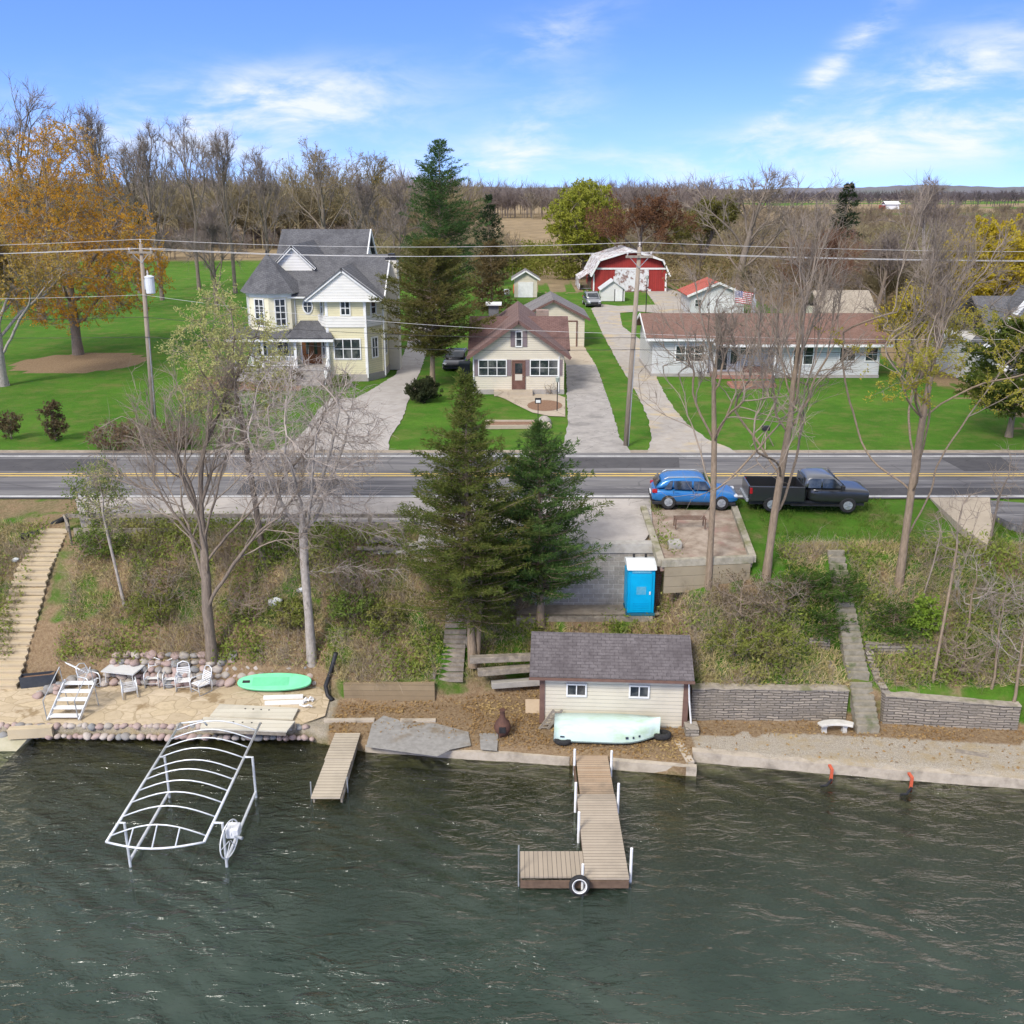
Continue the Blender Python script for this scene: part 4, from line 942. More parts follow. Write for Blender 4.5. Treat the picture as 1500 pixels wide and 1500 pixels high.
def pickup(label, loc, rz, paint):
    P = thing('pickup_truck', label, 'pickup truck', (0, 0, 0)); h = 1.0
    b = MB(); loft(b, [ring(x, h*w_, zb, zt, .94, .95) for x, w_, zb, zt in ((.3-.55, 1, .45, 1.28), (.7, 1, .42, 1.27), (1.5, 1, .42, 1.25), (2.2, .99, .42, 1.23), (2.62, .98, .45, 1.2), (2.8, .95, .46, 1.17), (2.86, .94, .47, 1.14), (2.9, .9, .5, 1.08))])
    o = b.build('body', paint, P, True, .0); m_ = o.modifiers.new('s', 'SUBSURF'); m_.levels = m_.render_levels = 2
    b = MB(); b.box(-2.92, -.24, -h, -h+.09, .55, 1.34); b.box(-2.92, -.24, h-.09, h, .55, 1.34); b.box(-2.85, -.24, -h+.092, h-.092, .72, .80); b.build('cargo_bed', paint, P, bevel=.03)
    b = MB(); b.box(-2.985, -2.9, -h+.1, h-.1, .58, 1.33); b.build('tailgate', paint, P, bevel=.02)
    b = MB(); b.box(-2.84, -.25, -h+.11, h-.11, .802, .83); b.box(-.32, -.25, -h+.11, h-.11, .832, 1.3); b.build('bed_liner', BLACK, P)
    cab = [(-.3, .84, 1.28, 1.2), (-.22, .86, 1.8, 1.2), (.0, .87, 1.92, 1.2), (.9, .87, 1.94, 1.2), (1.15, .86, 1.88, 1.2), (1.85, .86, 1.24, 1.18)]
    b = MB(); loft(b, [[(x, -.97, zb-.06), (x, .97, zb-.06), (x, .90, zb+.6*(zt-zb)), (x, wr, zt-.06), (x, wr*.85, zt), (x, -wr*.85, zt), (x, -wr, zt-.06), (x, -.90, zb+.6*(zt-zb))] for x, wr, zt, zb in cab])
    o = b.build('cabin', carpaint('truck_roof_paint', (.16, .165, .17), .5), P, True); m_ = o.modifiers.new('s', 'SUBSURF'); m_.levels = m_.render_levels = 1
    for sd in (-1, 1):
        for (xa, xb, xc, xd) in ((-.12, -.06, .5, .5), (.58, .58, 1.12, 1.55)):
            b = MB(); b.prism([(xa, sd*.965, 1.3), (xd, sd*.965, 1.3), (xc, sd*.885, 1.76), (xb, sd*.885, 1.76)], (0, sd*.015, .002)); b.build('side_window', GLASS, P)
        for xq in (-.2, .54, 1.5):
            b = MB(); b.box(xq-.008, xq+.008, min(sd*.93, sd*.985), max(sd*.93, sd*.985), .5, 1.2); b.build('door_seam', BLACK, P)
        for xq in (.3, 1.05):
            b = MB(); b.box(xq-.1, xq+.08, min(sd*.95, sd*1.005), max(sd*.95, sd*1.005), 1.1, 1.14); b.build('door_handle', BLACK, P)
        b = MB(); b.box(-2.93, -2.80, min(sd*.9, sd*1.02), max(sd*.9, sd*1.02), .95, 1.27); b.build('tail_lamp', REDL, P, bevel=.02)
        b = MB(); b.box(2.62, 2.86, min(sd*.55, sd*.9), max(sd*.55, sd*.9), .86, 1.04); b.build('headlight', CLEARL, P, bevel=.03)
        b = MB(); b.box(1.45, 1.62, min(sd*1.0, sd*1.2), max(sd*1.0, sd*1.2), 1.25, 1.48); b.build('wing_mirror', BLACK, P, bevel=.03)
        b = MB(); b.box(-.9, 1.5, min(sd*.92, sd*1.06), max(sd*.92, sd*1.06), .36, .43); b.build('running_board', BLACK, P)
    b = MB(); b.prism([(1.68, -.78, 1.34), (1.68, .78, 1.34), (1.16, .7, 1.83), (1.16, -.7, 1.83)], (.035, 0, .03)); b.build('windscreen', GLASS, P)
    b = MB(); b.prism([(-.3, -.7, 1.4), (-.3, .7, 1.4), (-.27, .66, 1.78), (-.27, -.66, 1.78)], (-.03, 0, 0)); b.build('rear_window', GLASS, P)
    b = MB(); b.box(2.85, 2.96, -.52, .52, .62, 1.0); b.build('grille', BLACK, P, bevel=.03)
    b = MB(); b.box(-3.08, -2.95, -.95, .95, .5, .68); b.build('bumper', GREYMETAL, P, bevel=.03)
    b = MB(); b.box(-2.9, 2.7, -.8, .8, .34, .56); b.build('chassis', BLACK, P)
    wheels(P, (-1.82, 1.88), .40, 1.015, .26)
    P.location = loc; P.rotation_euler = (0, 0, rz); return P
pA, pB = at(1090, 748), at(1270, 748)
pickup('charcoal crew cab pickup truck parked on the grass verge', ((pA.x+pB.x)/2+.15, 44.6, ZG-.04), R(-3), CHAR).scale = (.94, .94, .90)
# ---------------------------------------------------------------- shore structures
rng = random.Random(5)
SEAC = M('pale_seawall_cap', (.46, .40, .32), (.36, .31, .245), 3, .9, c3=(.25, .215, .17), s3=1.2, bmp=.3, bs=20, coord='pos')
def strip(name, pts, w, h, mat, label, cat, group=None, cap=False):
    """wall or kerb following a line of points that give its top front edge"""
    L = []; pts = [Vector(p) for p in pts]
    for k, p in enumerate(pts):
        d = (pts[min(k+1, len(pts)-1)]-pts[max(k-1, 0)]); d.z = 0; d.normalize(); L.append((p, Vector((-d.y, d.x, 0))))
    mb = MB(); ids = []
    for p, n in L:
        q = p+n*w; zb = p.z-h
        ids.append(mb._add([p, q, (q.x, q.y, zb), (p.x, p.y, zb)]))
    for a, b in zip(ids, ids[1:]):
        for k in range(4): mb.f.append((a+k, b+k, b+(k+1) % 4, a+(k+1) % 4))
    mb.f.append(tuple(ids[0]+k for k in range(4))[::-1]); mb.f.append(tuple(ids[-1]+k for k in range(4)))
    o = mb.build(name, mat); tag(o, label, cat, group)
    if cap:
        mb = MB(); ids = []
        for p, n in L:
            dz = Vector((0, 0, .02+.05*rng.random())); a_ = p-n*(.03+.05*rng.random())+dz; c_ = p+n*(w+.04)+dz; ids.append(mb._add([a_, c_, (c_.x, c_.y, p.z+.003), (a_.x, a_.y, p.z+.003)]))
        for a, b in zip(ids, ids[1:]):
            for k in range(4): mb.f.append((a+k, b+k, b+(k+1) % 4, a+(k+1) % 4))
        mb.f.append(tuple(ids[0]+k for k in range(4))[::-1]); mb.f.append(tuple(ids[-1]+k for k in range(4)))
        mb.build('capstones', CAPM, o)
    return o
CAPM = M('pale_capstones', (.38, .335, .27), (.24, .21, .17), 3.5, .95, c3=(.17, .17, .09), s3=1.2, bmp=.6, bs=12, coord='pos')
def resamp(a, b, n, amp=.0, z=None):
    a, b = Vector(a), Vector(b); out = []
    for k in range(n+1):
        p = a.lerp(b, k/n); p.y += amp*(rng.random()-.5); p.z += amp*.5*(rng.random()-.5); out.append(p)
    return out
strip('seawall', resamp((6.62, 31.83, .42), (13, 30.8, .40), 12, .05)+resamp((13.4, 30.72, .4), (20.5, 29.75, .38), 12, .05), .32, 1.3, SEAC, 'long pale concrete seawall cap edging the gravel strip', 'seawall')
strip('seawall', resamp((-5.5, 32.5, .3), (2.1, 31.58, .34), 14, .06), .22, 1.3, SEAC, 'pale leaf-strewn seawall edge left of the long dock', 'seawall')
strip('seawall', resamp((3.6, 31.35, .36), (6.2, 30.95, .36), 4, .02)+[(6.62, 30.9, .36)], .22, 1.3, SEAC, 'seawall edge in front of the upturned rowboat', 'seawall')
strip('kerb', [(6.3, 31.2, .40), (6.1, 32.4, .42), (6.0, 33.6, .44)][::-1], .3, .6, SEAC, 'pale concrete kerb beside the boathouse corner', 'kerb')
ROCKW = bricks('stacked_dark_stone', (.37, .32, .255), (.19, .17, .145), (.065, .055, .045), .48, .11, .95, dirt=.85, ms=.02)
ROCKL = bricks('stacked_mossy_stone', (.34, .30, .245), (.21, .185, .15), (.08, .07, .055), .5, .13, .95, dirt=.5, ms=.02)
strip('stone_wall', resamp((6.9, 34.0, 1.86), (12.9, 33.95, 1.80), 14, .06), .35, 1.5, ROCKW, 'long dry-laid dark stone retaining wall right of the boathouse', 'retaining wall', None, True)
strip('stone_wall', [(12.75, 33.95, 1.8), (12.7, 34.8, 1.95), (12.75, 35.5, 2.3)], .28, 1.6, ROCKW, 'short stone cheek wall on the left of the stone steps', 'retaining wall')
strip('stone_wall', resamp((14.25, 33.75, 1.68), (19.2, 33.2, 1.5), 12, .06), .35, 1.4, ROCKW, 'dark stone retaining wall right of the stone steps', 'retaining wall', None, True)
strip('stone_wall', [(14.0, 35.6, 2.7), (14.1, 34.7, 2.0), (14.22, 33.8, 1.7)], .3, 1.6, ROCKW, 'short stone cheek wall on the right of the stone steps', 'retaining wall')
strip('stone_wall', resamp((14.1, 35.9, 2.85), (17.6, 35.75, 2.7), 6, .1), .3, 1.0, ROCKL, 'upper mossy terrace wall under the leaning tree', 'retaining wall')
strip('stone_wall', resamp((11.9, 36.1, 2.95), (12.7, 36.0, 2.95), 2, .05), .3, .9, ROCKL, 'stub of mossy wall left of the upper stone steps', 'retaining wall')
# stone steps on the right
STEPST = M('mossy_step_stone', (.29, .26, .205), (.20, .18, .13), 4, .95, c3=(.115, .135, .06), s3=1.6, bmp=.5, bs=14)
ss = thing('stone_steps', 'narrow mossy stone steps climbing between the dark stone walls', 'steps', (13.4, 34, .5))
for k in range(29):
    if k < 8: f = 0.0; y = 33.05+.17*k; z = .46+.165*(k+1); x = 13.47
    else:
        f = (k-7)/21; y = 34.4+4.4*f; z = 1.75+3.5*f; x = 13.45+.1*math.sin(f*2.2)+.02*rng.random(); z = max(z, Z(x, y+.1)+.10, Z(x-.5, y+.1)+.06)
    b = MB(); b.box(x-.42+.08*f, x+.42-.08*f, y, y+.15, z-.4, z+.16); b.build('tread', STEPST, ss)
# left timber stairs
LSTEP = stripes('sun_bleached_timber', (.52, .43, .29), .3, (.44, .355, .235), 1, .85, .3, .2, .05)
ts = thing('timber_stairs', 'wide sun-bleached timber stairs up the bank at the left edge', 'stairs', (-20.5, 37, .5))
A, B_ = at(80, 776, 5.55), at(-6, 1000, .75)
n = 25
for k in range(n):
    f = k/(n-1); p = A.lerp(B_, f); wd = .62+.28*f; p.z = max(p.z, rough_z(p.x, p.y)+.16)
    b = MB(); b.box(p.x-wd, p.x+wd, p.y-.16, p.y+.2, p.z-.09, p.z); b.box(p.x-wd, p.x+wd, p.y-.13, p.y-.08, p.z-.24, p.z-.091); b.build('tread', LSTEP, ts)
# centre stairs under the junipers
cs = thing('timber_stairs', 'grey weathered timber steps running up beneath the big juniper', 'stairs', (-2.4, 36, .5))
A, B_ = Vector((-2.2, 40.4, 5.5)), at(661, 1015, .62)
for k in range(26):
    f = k/25; p = A.lerp(B_, f); p.z = max(p.z, rough_z(p.x, p.y)+.12)
    b = MB(); b.box(p.x-.42-.06*f, p.x+.42+.06*f, p.y-.07, p.y+.075, p.z-.15, p.z); b.build('tread', OLDWOOD, cs)
b = MB(); b.box(B_.x-.72, B_.x-.62, B_.y-.1, B_.y, .4, 1.55); b.build('newel_post', OLDWOOD, cs)
b = MB(); b.box(B_.x+.55, B_.x+.65, B_.y+1.3, B_.y+1.4, 1.0, 2.5); b.build('newel_post', OLDWOOD, cs)
# timber retaining walls
LOWT = stripes('brown_timber_wall', (.30, .23, .14), .24, (.235, .175, .105), 2, .9, .5, .4, .06)
strip('timber_wall', resamp((-6.75, 35.55, 1.27), (-3.1, 35.5, 1.3), 6, .03), .14, .95, LOWT, 'low brown timber retaining wall left of the grey steps', 'retaining wall')
for (u0, v0, u1, v1, z, lb_) in ((688, 966, 782, 962, 2.15, 'upper grey sleeper laid behind the juniper trunk'), (700, 985, 782, 978, 1.65, 'lower grey sleeper running to the boathouse roof'), (720, 1003, 790, 998, 1.0, 'mossy concrete ledge beside the boathouse')):
    a, c = at(u0, v0, z), at(u1, v1, z); b = MB(); b.beam(a, c, .3, .26); o = b.build('sleeper', OLDWOOD if 'grey' in lb_ else CONC, None, bevel=.02); tag(o, lb_, 'sleeper', 'sleepers stepping down the bank')
strip('kerb', [at(474, 1056, .5), at(548, 1055, .5)], .2, .35, SEAC, 'pale concrete kerb piece left of the grey slab', 'kerb')
strip('kerb', [at(586, 1056, .5), at(638, 1056, .5)], .2, .35, SEAC, 'pale concrete kerb piece behind the grey slab', 'kerb')
SLAB = M('grey_slab', (.30, .29, .27), (.225, .215, .20), 5, .9, c3=(.18, .14, .09), s3=.8, bmp=.3, bs=30, coord='pos')
sheet('slab', [at(u, v, .44) for u, v in ((536, 1094), (545, 1060), (562, 1048), (590, 1056), (640, 1060), (686, 1072), (690, 1092), (660, 1098), (640, 1108))], SLAB, dz=0)
sheet('slab', [at(u, v, .44) for u, v in ((702, 1074), (730, 1074), (728, 1100), (704, 1098))], SLAB, dz=0)
# submerged boat ramp at the far left
mb = MB(); P = [at(0, 1074, .25), at(48, 1074, .2), at(-8, 1135, -.25), at(-60, 1135, -.25)]; mb.prism(P, (0, 0, -.25)); o = mb.build('boat_ramp', M('wet_pale_concrete', (.45, .42, .31), (.36, .34, .23), 2, .7)); tag(o, 'pale concrete boat ramp slipping underwater at left edge', 'boat ramp')
# flagstone terrace
m, t, b = new_mat('flagstones'); pos = _coord(t, 'pos')
ad = t.node('ShaderNodeVectorMath', operation='ADD'); t.link(pos, ad.inputs[0]); nz = t.node('ShaderNodeTexNoise'); nz.inputs['Scale'].default_value = 1.2; t.link(pos, nz.inputs['Vector'])
sc_ = t.node('ShaderNodeVectorMath', operation='SCALE'); sc_.inputs['Scale'].default_value = .5; t.link(nz.outputs['Color'], sc_.inputs[0]); t.link(sc_.outputs[0], ad.inputs[1])
mp = t.mapping(ad.outputs[0], (1.1, 1.5, .01))
v1 = t.node('ShaderNodeTexVoronoi', feature='DISTANCE_TO_EDGE'); v1.inputs['Scale'].default_value = 1.15; t.link(mp, v1.inputs['Vector'])
v2 = t.node('ShaderNodeTexVoronoi'); v2.inputs['Scale'].default_value = 1.15; t.link(mp, v2.inputs['Vector'])
sp = t.node('ShaderNodeSeparateColor'); t.link(v2.outputs['Color'], sp.inputs[0])
col = t.mix(sp.outputs[0], (.52, .42, .275), (.42, .335, .215)); col = t.mix(t.math('MULTIPLY', sp.outputs[1], .5), col, (.55, .46, .35))
col = t.mix(t.math('MULTIPLY', t.ramp(t.noise(pos, 5, 6, .7), .4, .7), .6), col, (.36, .285, .185))
col = t.mix(t.math('LESS_THAN', v1.outputs[0], .025), col, (.36, .285, .18))
col = t.mix(t.math('MULTIPLY', t.ramp(t.noise(pos, .9, 5, .6), .56, .66), .8), col, (.22, .15, .07))
t.link(col, b.inputs['Base Color']); b.inputs['Roughness'].default_value = .9; bump(t, b, v1.outputs[0], .6, .05)
sheet('patio', [(-30, 33.75, 0), (-19, 33.6, 0), (-8.2, 33.55, 0), (-7.3, 34.3, 0), (-7.4, 36.5, 0), (-12, 36.85, 0), (-17, 36.95, 0), (-30, 36.95, 0)], m, zz=.52)
strip('patio_edging', [at(10, 1070, .6), at(75, 1066, .6)], .3, .4, LSTEP, 'long tan stone step at the patio edge', 'edging')

# boulders: six shapes, copied one by one
BOULD = None
m, t, b = new_mat('field_boulder'); r_ = t.node('ShaderNodeObjectInfo').outputs['Random']; rp = t.node('ShaderNodeValToRGB'); t.link(r_, rp.inputs[0])
cols = [(.42, .31, .275), (.45, .37, .32), (.27, .255, .24), (.50, .44, .385), (.38, .27, .24), (.24, .245, .245), (.48, .37, .33), (.40, .36, .31)]
rp.color_ramp.interpolation = 'CONSTANT'
while len(rp.color_ramp.elements) < len(cols): rp.color_ramp.elements.new(.5)
for k, c in enumerate(cols): rp.color_ramp.elements[k].position = k/len(cols); rp.color_ramp.elements[k].color = (*c, 1)
oc = _coord(t, 'obj'); t.link(t.mix(t.math('MULTIPLY', t.noise(oc, 6, 5, .7), .5), rp.outputs[0], (.16, .14, .125)), b.inputs['Base Color']); b.inputs['Roughness'].default_value = .85
bump(t, b, t.noise(oc, 14, 4), .4, .02); BOULD = m
import bmesh
def boulder_mesh(seed):
    bm = bmesh.new(); bmesh.ops.create_icosphere(bm, subdivisions=2, radius=1)
    for v in bm.verts:
        n_ = noise.noise(v.co*1.1+Vector((seed*7.3, 0, 0))); v.co *= 1+.32*n_; v.co.z *= .78
    me = bpy.data.meshes.new('boulder'); bm.to_mesh(me); bm.free()
    me.polygons.foreach_set('use_smooth', np.ones(len(me.polygons), bool)); me.materials.append(BOULD); return me
BM = [boulder_mesh(k) for k in range(6)]
def boulder(x, y, z, r, label, group):
    o = bpy.data.objects.new('boulder', BM[rng.randrange(6)]); C.objects.link(o)
    o.location = (x, y, z); o.rotation_euler = (rng.uniform(-.3, .3), rng.uniform(-.3, .3), rng.uniform(0, 6.3)); o.scale = (r*rng.uniform(.9, 1.3), r*rng.uniform(.85, 1.1), r*rng.uniform(.8, 1.0))
    tag(o, label, 'boulder', group)
LB1 = 'rounded pinkish grey boulder in the low wall behind the patio furniture'; LB2 = 'rounded boulder in the edging along the waterline of the patio'; LB3 = 'rounded boulder banked beside the foot of the left timber stairs'
for row in range(5):
    x = -16.9+.1*row
    xe = -11.6 if row > 2 else -7.5
    while x < xe:
        r = rng.uniform(.16, .24)
        zt = .66+row*.23; yy = 36.82+row*.16+(.0 if x < -12 else .05)-.06*math.sin(x*.8)
        boulder(x, yy+rng.uniform(-.05, .05), zt+rng.uniform(-.03, .03), r, LB1, 'boulders of the low retaining wall'); x += r*1.75
for row in range(2):
    x = -19.6+.15*row
    while x < -7.6:
        r = rng.uniform(.11, .19); ys = lerp(SEA, x)
        boulder(x, ys+.08-.22*row+rng.uniform(-.05, .05), .5-.32*row, r, LB2, 'boulders edging the waterline'); x += r*1.8
for k in range(26):
    f = rng.random(); boulder(-17.3-1.7*f+rng.uniform(-.4, .25), 36.9-.9*f+rng.uniform(-.3, .3), 1.0-.45*f, rng.uniform(.15, .22), LB3, 'boulders beside the timber stairs')

# ---------------------------------------------------------------- boathouse
BH = thing('boathouse', 'small cream boathouse with plain brown shingle roof by the water', 'boathouse', (3.95, 35.1, .45), R(-3.2))
Mb = WM[BH]
def mbB(): return MB(Mb)
hx = 2.62
b = mbB(); b.box(-hx, hx, -1.45, 1.5, .06, 2.25); b.prism([(-hx, -1.45, 2.25), (-hx, 1.5, 2.25), (-hx, 0.02, 2.95)], (.1, 0, 0)); b.prism([(hx, -1.45, 2.25), (hx, 1.5, 2.25), (hx, .02, 2.95)], (-.1, 0, 0)); b.build('wall', CREAM, BH)
b = mbB(); b.box(-hx-.04, hx+.04, -1.49, 1.54, -.1, .057); b.build('foundation', CONC, BH)
b = mbB(); slab_quad(b, [(-3.2, -1.85, 2.22), (2.95, -1.85, 2.22), (2.95, .05, 3.2), (-3.2, .05, 3.2)], .1); slab_quad(b, [(-3.2, 1.95, 2.22), (-3.2, .05, 3.2), (2.95, .05, 3.2), (2.95, 1.95, 2.22)], .1); b.build('roof', SH_BOAT, BH)
BTRIM = M('brown_corner_board', (.17, .10, .075), (.13, .075, .06), 4, .7)
for x in (-hx-.1, hx+.1):
    b = mbB(); b.box(x-.1, x+.1, -1.5, 1.5, .06, 2.2); b.build('end_wall_boards', BTRIM, BH)
def bwin(x, z):
    p = Mb @ Vector((x, -1.452, z)); window(BH, p, .66, .42, R(-3.2), 2, 1, .06, None, GLASS)
bwin(-1.42, 1.52); bwin(.95, 1.52)
b = mbB(); b.box(-3.22, 2.97, -1.9, -1.852, 2.1, 2.2); b.build('fascia', BTRIM, BH)
b = mbB(); b.tube([(2.78, -1.55, 2.05), (2.85, -1.5, 1.2), (2.95, -1.6, .3), (3.02, -1.8, .0)], .035, 6); b.build('downspout', WHITE, BH)
# upturned rowboat
MINT = M('mint_boat_paint', (.50, .64, .58), (.56, .68, .64), 2, .45, c3=(.38, .50, .34), s3=1.3, t3=(.45, .72), stretch=(.5, 1.5, 1))
RB = thing('rowboat', 'pale mint green rowboat lying upside down before the boathouse', 'boat', (3.55, 32.95, .45), R(-4))
b = MB(WM[RB]); secs = []
for f in [k/14 for k in range(15)]:
    x = -1.95+3.95*f; hw = .70*(1-max(0, (f-.55)/.45)**2.4*.93)*(.93+.07*min(1, f*5)); ht = .56+.08*f
    zg = .10+.10*max(0, (f-.6)/.4)**2
    secs.append([(x, -hw, zg), (x-.01, -hw*.985, zg+.06), (x, -hw*.93, zg+ht*.55), (x, -hw*.72, zg+ht*.93), (x, -hw*.25, zg+ht), (x, 0, zg+ht+.03), (x, hw*.25, zg+ht), (x, hw*.72, zg+ht*.93), (x, hw*.93, zg+ht*.55), (x-.01, hw*.985, zg+.06), (x, hw, zg)])
ids = [b._add(s) for s in secs]
for a_, c_ in zip(ids, ids[1:]):
    for k in range(10): b.f.append((a_+k, a_+k+1, c_+k+1, c_+k))
b.f.append(tuple(ids[0]+k for k in range(11))); b.f.append(tuple(ids[-1]+k for k in range(11))[::-1])
o = b.build('hull', MINT, RB, True)
b = MB(WM[RB])
for s in (-1, 1):
    b2 = MB(WM[RB]); b2.tube([Vector(sec[0 if s < 0 else 10]) for sec in secs], .03, 6); b2.build('gunwale', M('dark_rub_rail', (.12, .15, .14), None), RB)
NUM = M('dark_boat_lettering', (.03, .04, .06), None)
for (x, z, w_, h_) in ((.70, .27, .10, .07), (.96, .27, .06, .06), (1.18, .30, .07, .06), (1.36, .33, .06, .06), (-1.72, .25, .16, .045)):
    q_ = min(range(14), key=lambda k: abs(-1.95+3.95*k/14-x)); y_ = secs[q_][1][1]
    y2 = secs[min(14, q_+1)][1][1]; b = MB(WM[RB]); b.prism([(x, y_-.015, z), (x+w_, y_-.015+(y2-y_)*w_/.28, z), (x+w_, y_-.005+(y2-y_)*w_/.28, z+h_), (x, y_-.005, z+h_)], (0, .05, 0)); b.build('registration_mark', NUM, RB)
def tyre(name, label, loc, rot, r, w, cat='tyre', rim=None, group=None):
    T = thing(name, label, cat, (0, 0, 0), 0, group)
    b = MB(); n = 24; prof = [(r*.62, -w/2), (r*.9, -w/2), (r, -w*.28), (r, w*.28), (r*.9, w/2), (r*.62, w/2), (r*.58, w*.3), (r*.58, -w*.3)]
    ids = [b._add([(q*math.cos(a*2*math.pi/n), z, q*math.sin(a*2*math.pi/n)) for q, z in prof]) for a in range(n)]
    for a in range(n):
        c = ids[(a+1) % n]; d = ids[a]
        for k in range(8): b.f.append((d+k, c+k, c+(k+1) % 8, d+(k+1) % 8))
    b.build('tread', RUBBER, T, True)
    if rim:
        b = MB(); ids = [b._add([(q*math.cos(a*2*math.pi/n), z, q*math.sin(a*2*math.pi/n)) for q, z in ((r*.5, -w*.3), (r*.68, -w*.56), (r*.72, -w*.56), (r*.72, -w*.45))]) for a in range(n)]
        for a in range(n):
            c = ids[(a+1) % n]; d = ids[a]
            for k in range(4): b.f.append((d+k, c+k, c+(k+1) % 4, d+(k+1) % 4))
        b.build('whitewall', rim, T, True)
    T.location = loc; T.rotation_euler = rot; return T
tyre('tyre', 'old black tyre under the bow of the upturned rowboat', (5.62, 32.75, .6), (R(78), 0, R(10)), .36, .2)
tyre('tyre', 'old black tyre under the stern of the upturned rowboat', (1.9, 32.55, .53), (R(88), 0, 0), .36, .18)
# ladder, board, chiminea
Ld = thing('ladder', 'grey wooden ladder leaning by the boathouse corner', 'ladder', at(800, 1068, .45))
b0, b1 = at(796, 1068, .46), at(826, 1036, .5)+Vector((0, 0, .55)); b1 = Vector((1.75, 33.55, 1.2))
for s in (-1, 1):
    b = MB(); b.beam(b0+Vector((s*.16, -.0, 0)), b1+Vector((s*.16, 0, 0)), .05, .09); b.build('rail', OLDWOOD, Ld)
for k in range(6):
    p = b0.lerp(b1, (k+.6)/6.4); b = MB(); b.beam(p+Vector((-.16, 0, 0)), p+Vector((.16, 0, 0)), .05, .05); b.build('rung', OLDWOOD, Ld)
a = at(784, 1046, .5); b = MB(Matrix.Translation(a+Vector((0, .05, 0))) @ Matrix.Rotation(R(-58), 4, 'X')); b.box(-.38, .38, -.02, .04, 0, .62); o = b.build('board', M('tan_board', (.46, .36, .25), (.40, .31, .21), 3, .85)); tag(o, 'square tan board propped beside the boathouse', 'board')
a = at(736, 1076, .45); CM = thing('chiminea', 'rust brown chiminea with narrow neck standing on leaf litter', 'chiminea', a)
RUST = M('rusty_clay', (.12, .058, .04), (.075, .04, .032), 5, .85)
b = MB(); b.lathe(a, [(.16, 0), (.2, .06), (.3, .22), (.32, .38), (.26, .55), (.14, .68), (.1, .8), (.09, 1.0), (.12, 1.06), (.1, 1.06)], 18); b.build('bowl', RUST, CM, True)
b = MB(); b.box(a.x-.12, a.x+.12, a.y-.33, a.y-.2, .45+.25, .45+.47); b.build('mouth', BLACK, CM)
for k in range(3):
    b = MB(); q = a+Vector((.2*math.cos(k*2.1), .2*math.sin(k*2.1), 0)); b.tube([q+Vector((0, 0, -.02)), q+Vector((0, 0, .14))], .03, 6); b.build('leg', RUST, CM)

# ---------------------------------------------------------------- docks
DECK = stripes('dock_boards', (.40, .34, .265), .14, (.31, .26, .20), 1, .85, .4, .25, .09, (.06, .05, .04), (1, .12, 1))
DECKX = stripes('dock_boards_cross', (.36, .30, .23), .14, (.28, .235, .18), 0, .85, .4, .25, .09, (.06, .05, .04), (.12, 1, 1))
RUSTD = stripes('rust_stained_boards', (.40, .31, .22), .14, (.30, .20, .12), 1, .85, .4, .6, .09, (.06, .05, .04), (1, .12, 1))
PVC = M('white_pvc_post', (.78, .78, .77), (.7, .7, .69), 3, .45)
def post(P, x, y, z0, z1, r=.045, mat=PVC):
    b = MB(); b.cyl(x, y, z0, z1, r, 10); return b.build('post', mat, P)
D1 = thing('dock', 'long L-shaped wooden dock with white posts', 'dock', (2.9, 28, 0))
b = MB(); b.box(2.32, 3.48, 29.1, 31.55, .40, .46); b.build('deck', RUSTD, D1)
b = MB(); b.box(2.2, 3.5, 24.75, 29.08, .42, .48); b.build('deck', DECK, D1)
b = MB(); b.box(.25, 2.19, 24.85, 26.05, .40, .46); b.build('deck', DECKX, D1)
b = MB(); b.box(2.2, 2.27, 24.75, 31.5, .20, .395); b.box(3.42, 3.49, 24.75, 31.5, .20, .395); b.box(.25, 3.49, 24.70, 24.748, .16, .41); b.box(.25, .3, 24.86, 26.04, .2, .395); b.box(.25, 2.19, 26.055, 26.09, .2, .395); b.build('frame', M('rusty_brown_frame', (.15, .10, .07), (.10, .065, .045), 5, .9), D1)
for (x, y, h_) in ((2.24, 31.0, 1.05), (3.55, 30.9, 1.05), (2.14, 28.75, 1.15), (3.57, 28.7, 1.15), (2.14, 27.1, 1.15), (3.6, 25.2, 1.2)): post(D1, x, y, -2, h_)
post(D1, 2.1, 24.66, -2, 1.05, .04); post(D1, .2, 25.0, -2, 1.45, .025, GREYMETAL)
tyre('tyre', 'black tyre with white rim hung at the dock corner', (2.0, 24.5, .42), (R(-14), 0, 0), .31, .16, 'tyre', PVC)
D2 = thing('dock', 'short narrow wooden dock tipping into the water', 'dock', (-6.3, 31, 0))
for k, (y0, y1, z0, z1, dx) in enumerate(((31.3, 33.0, .40, .47, 0), (29.1, 31.28, .28, .36, -.08))):
    b = MB(); b.prism([(-6.78+dx, y0, z0), (-5.78+dx, y0, z0), (-5.78+dx+.05, y1, z1), (-6.78+dx+.1, y1, z1)], (0, 0, .055)); b.build('deck', stripes('pale_dock_boards', (.46, .40, .31), .17, (.36, .31, .235), 1, .85, .4, .25, .1, (.07, .06, .05), (1, .12, 1)), D2)
for x in (-6.80, -5.86): b = MB(); b.box(x, x+.06, 29.15, 32.9, .1, .27); b.build('joist', OLDWOOD, D2)
for (x, y) in ((-6.95, 29.6), (-5.74, 29.9)): post(D2, x, y, -1.6, .62, .025, GREYMETAL)
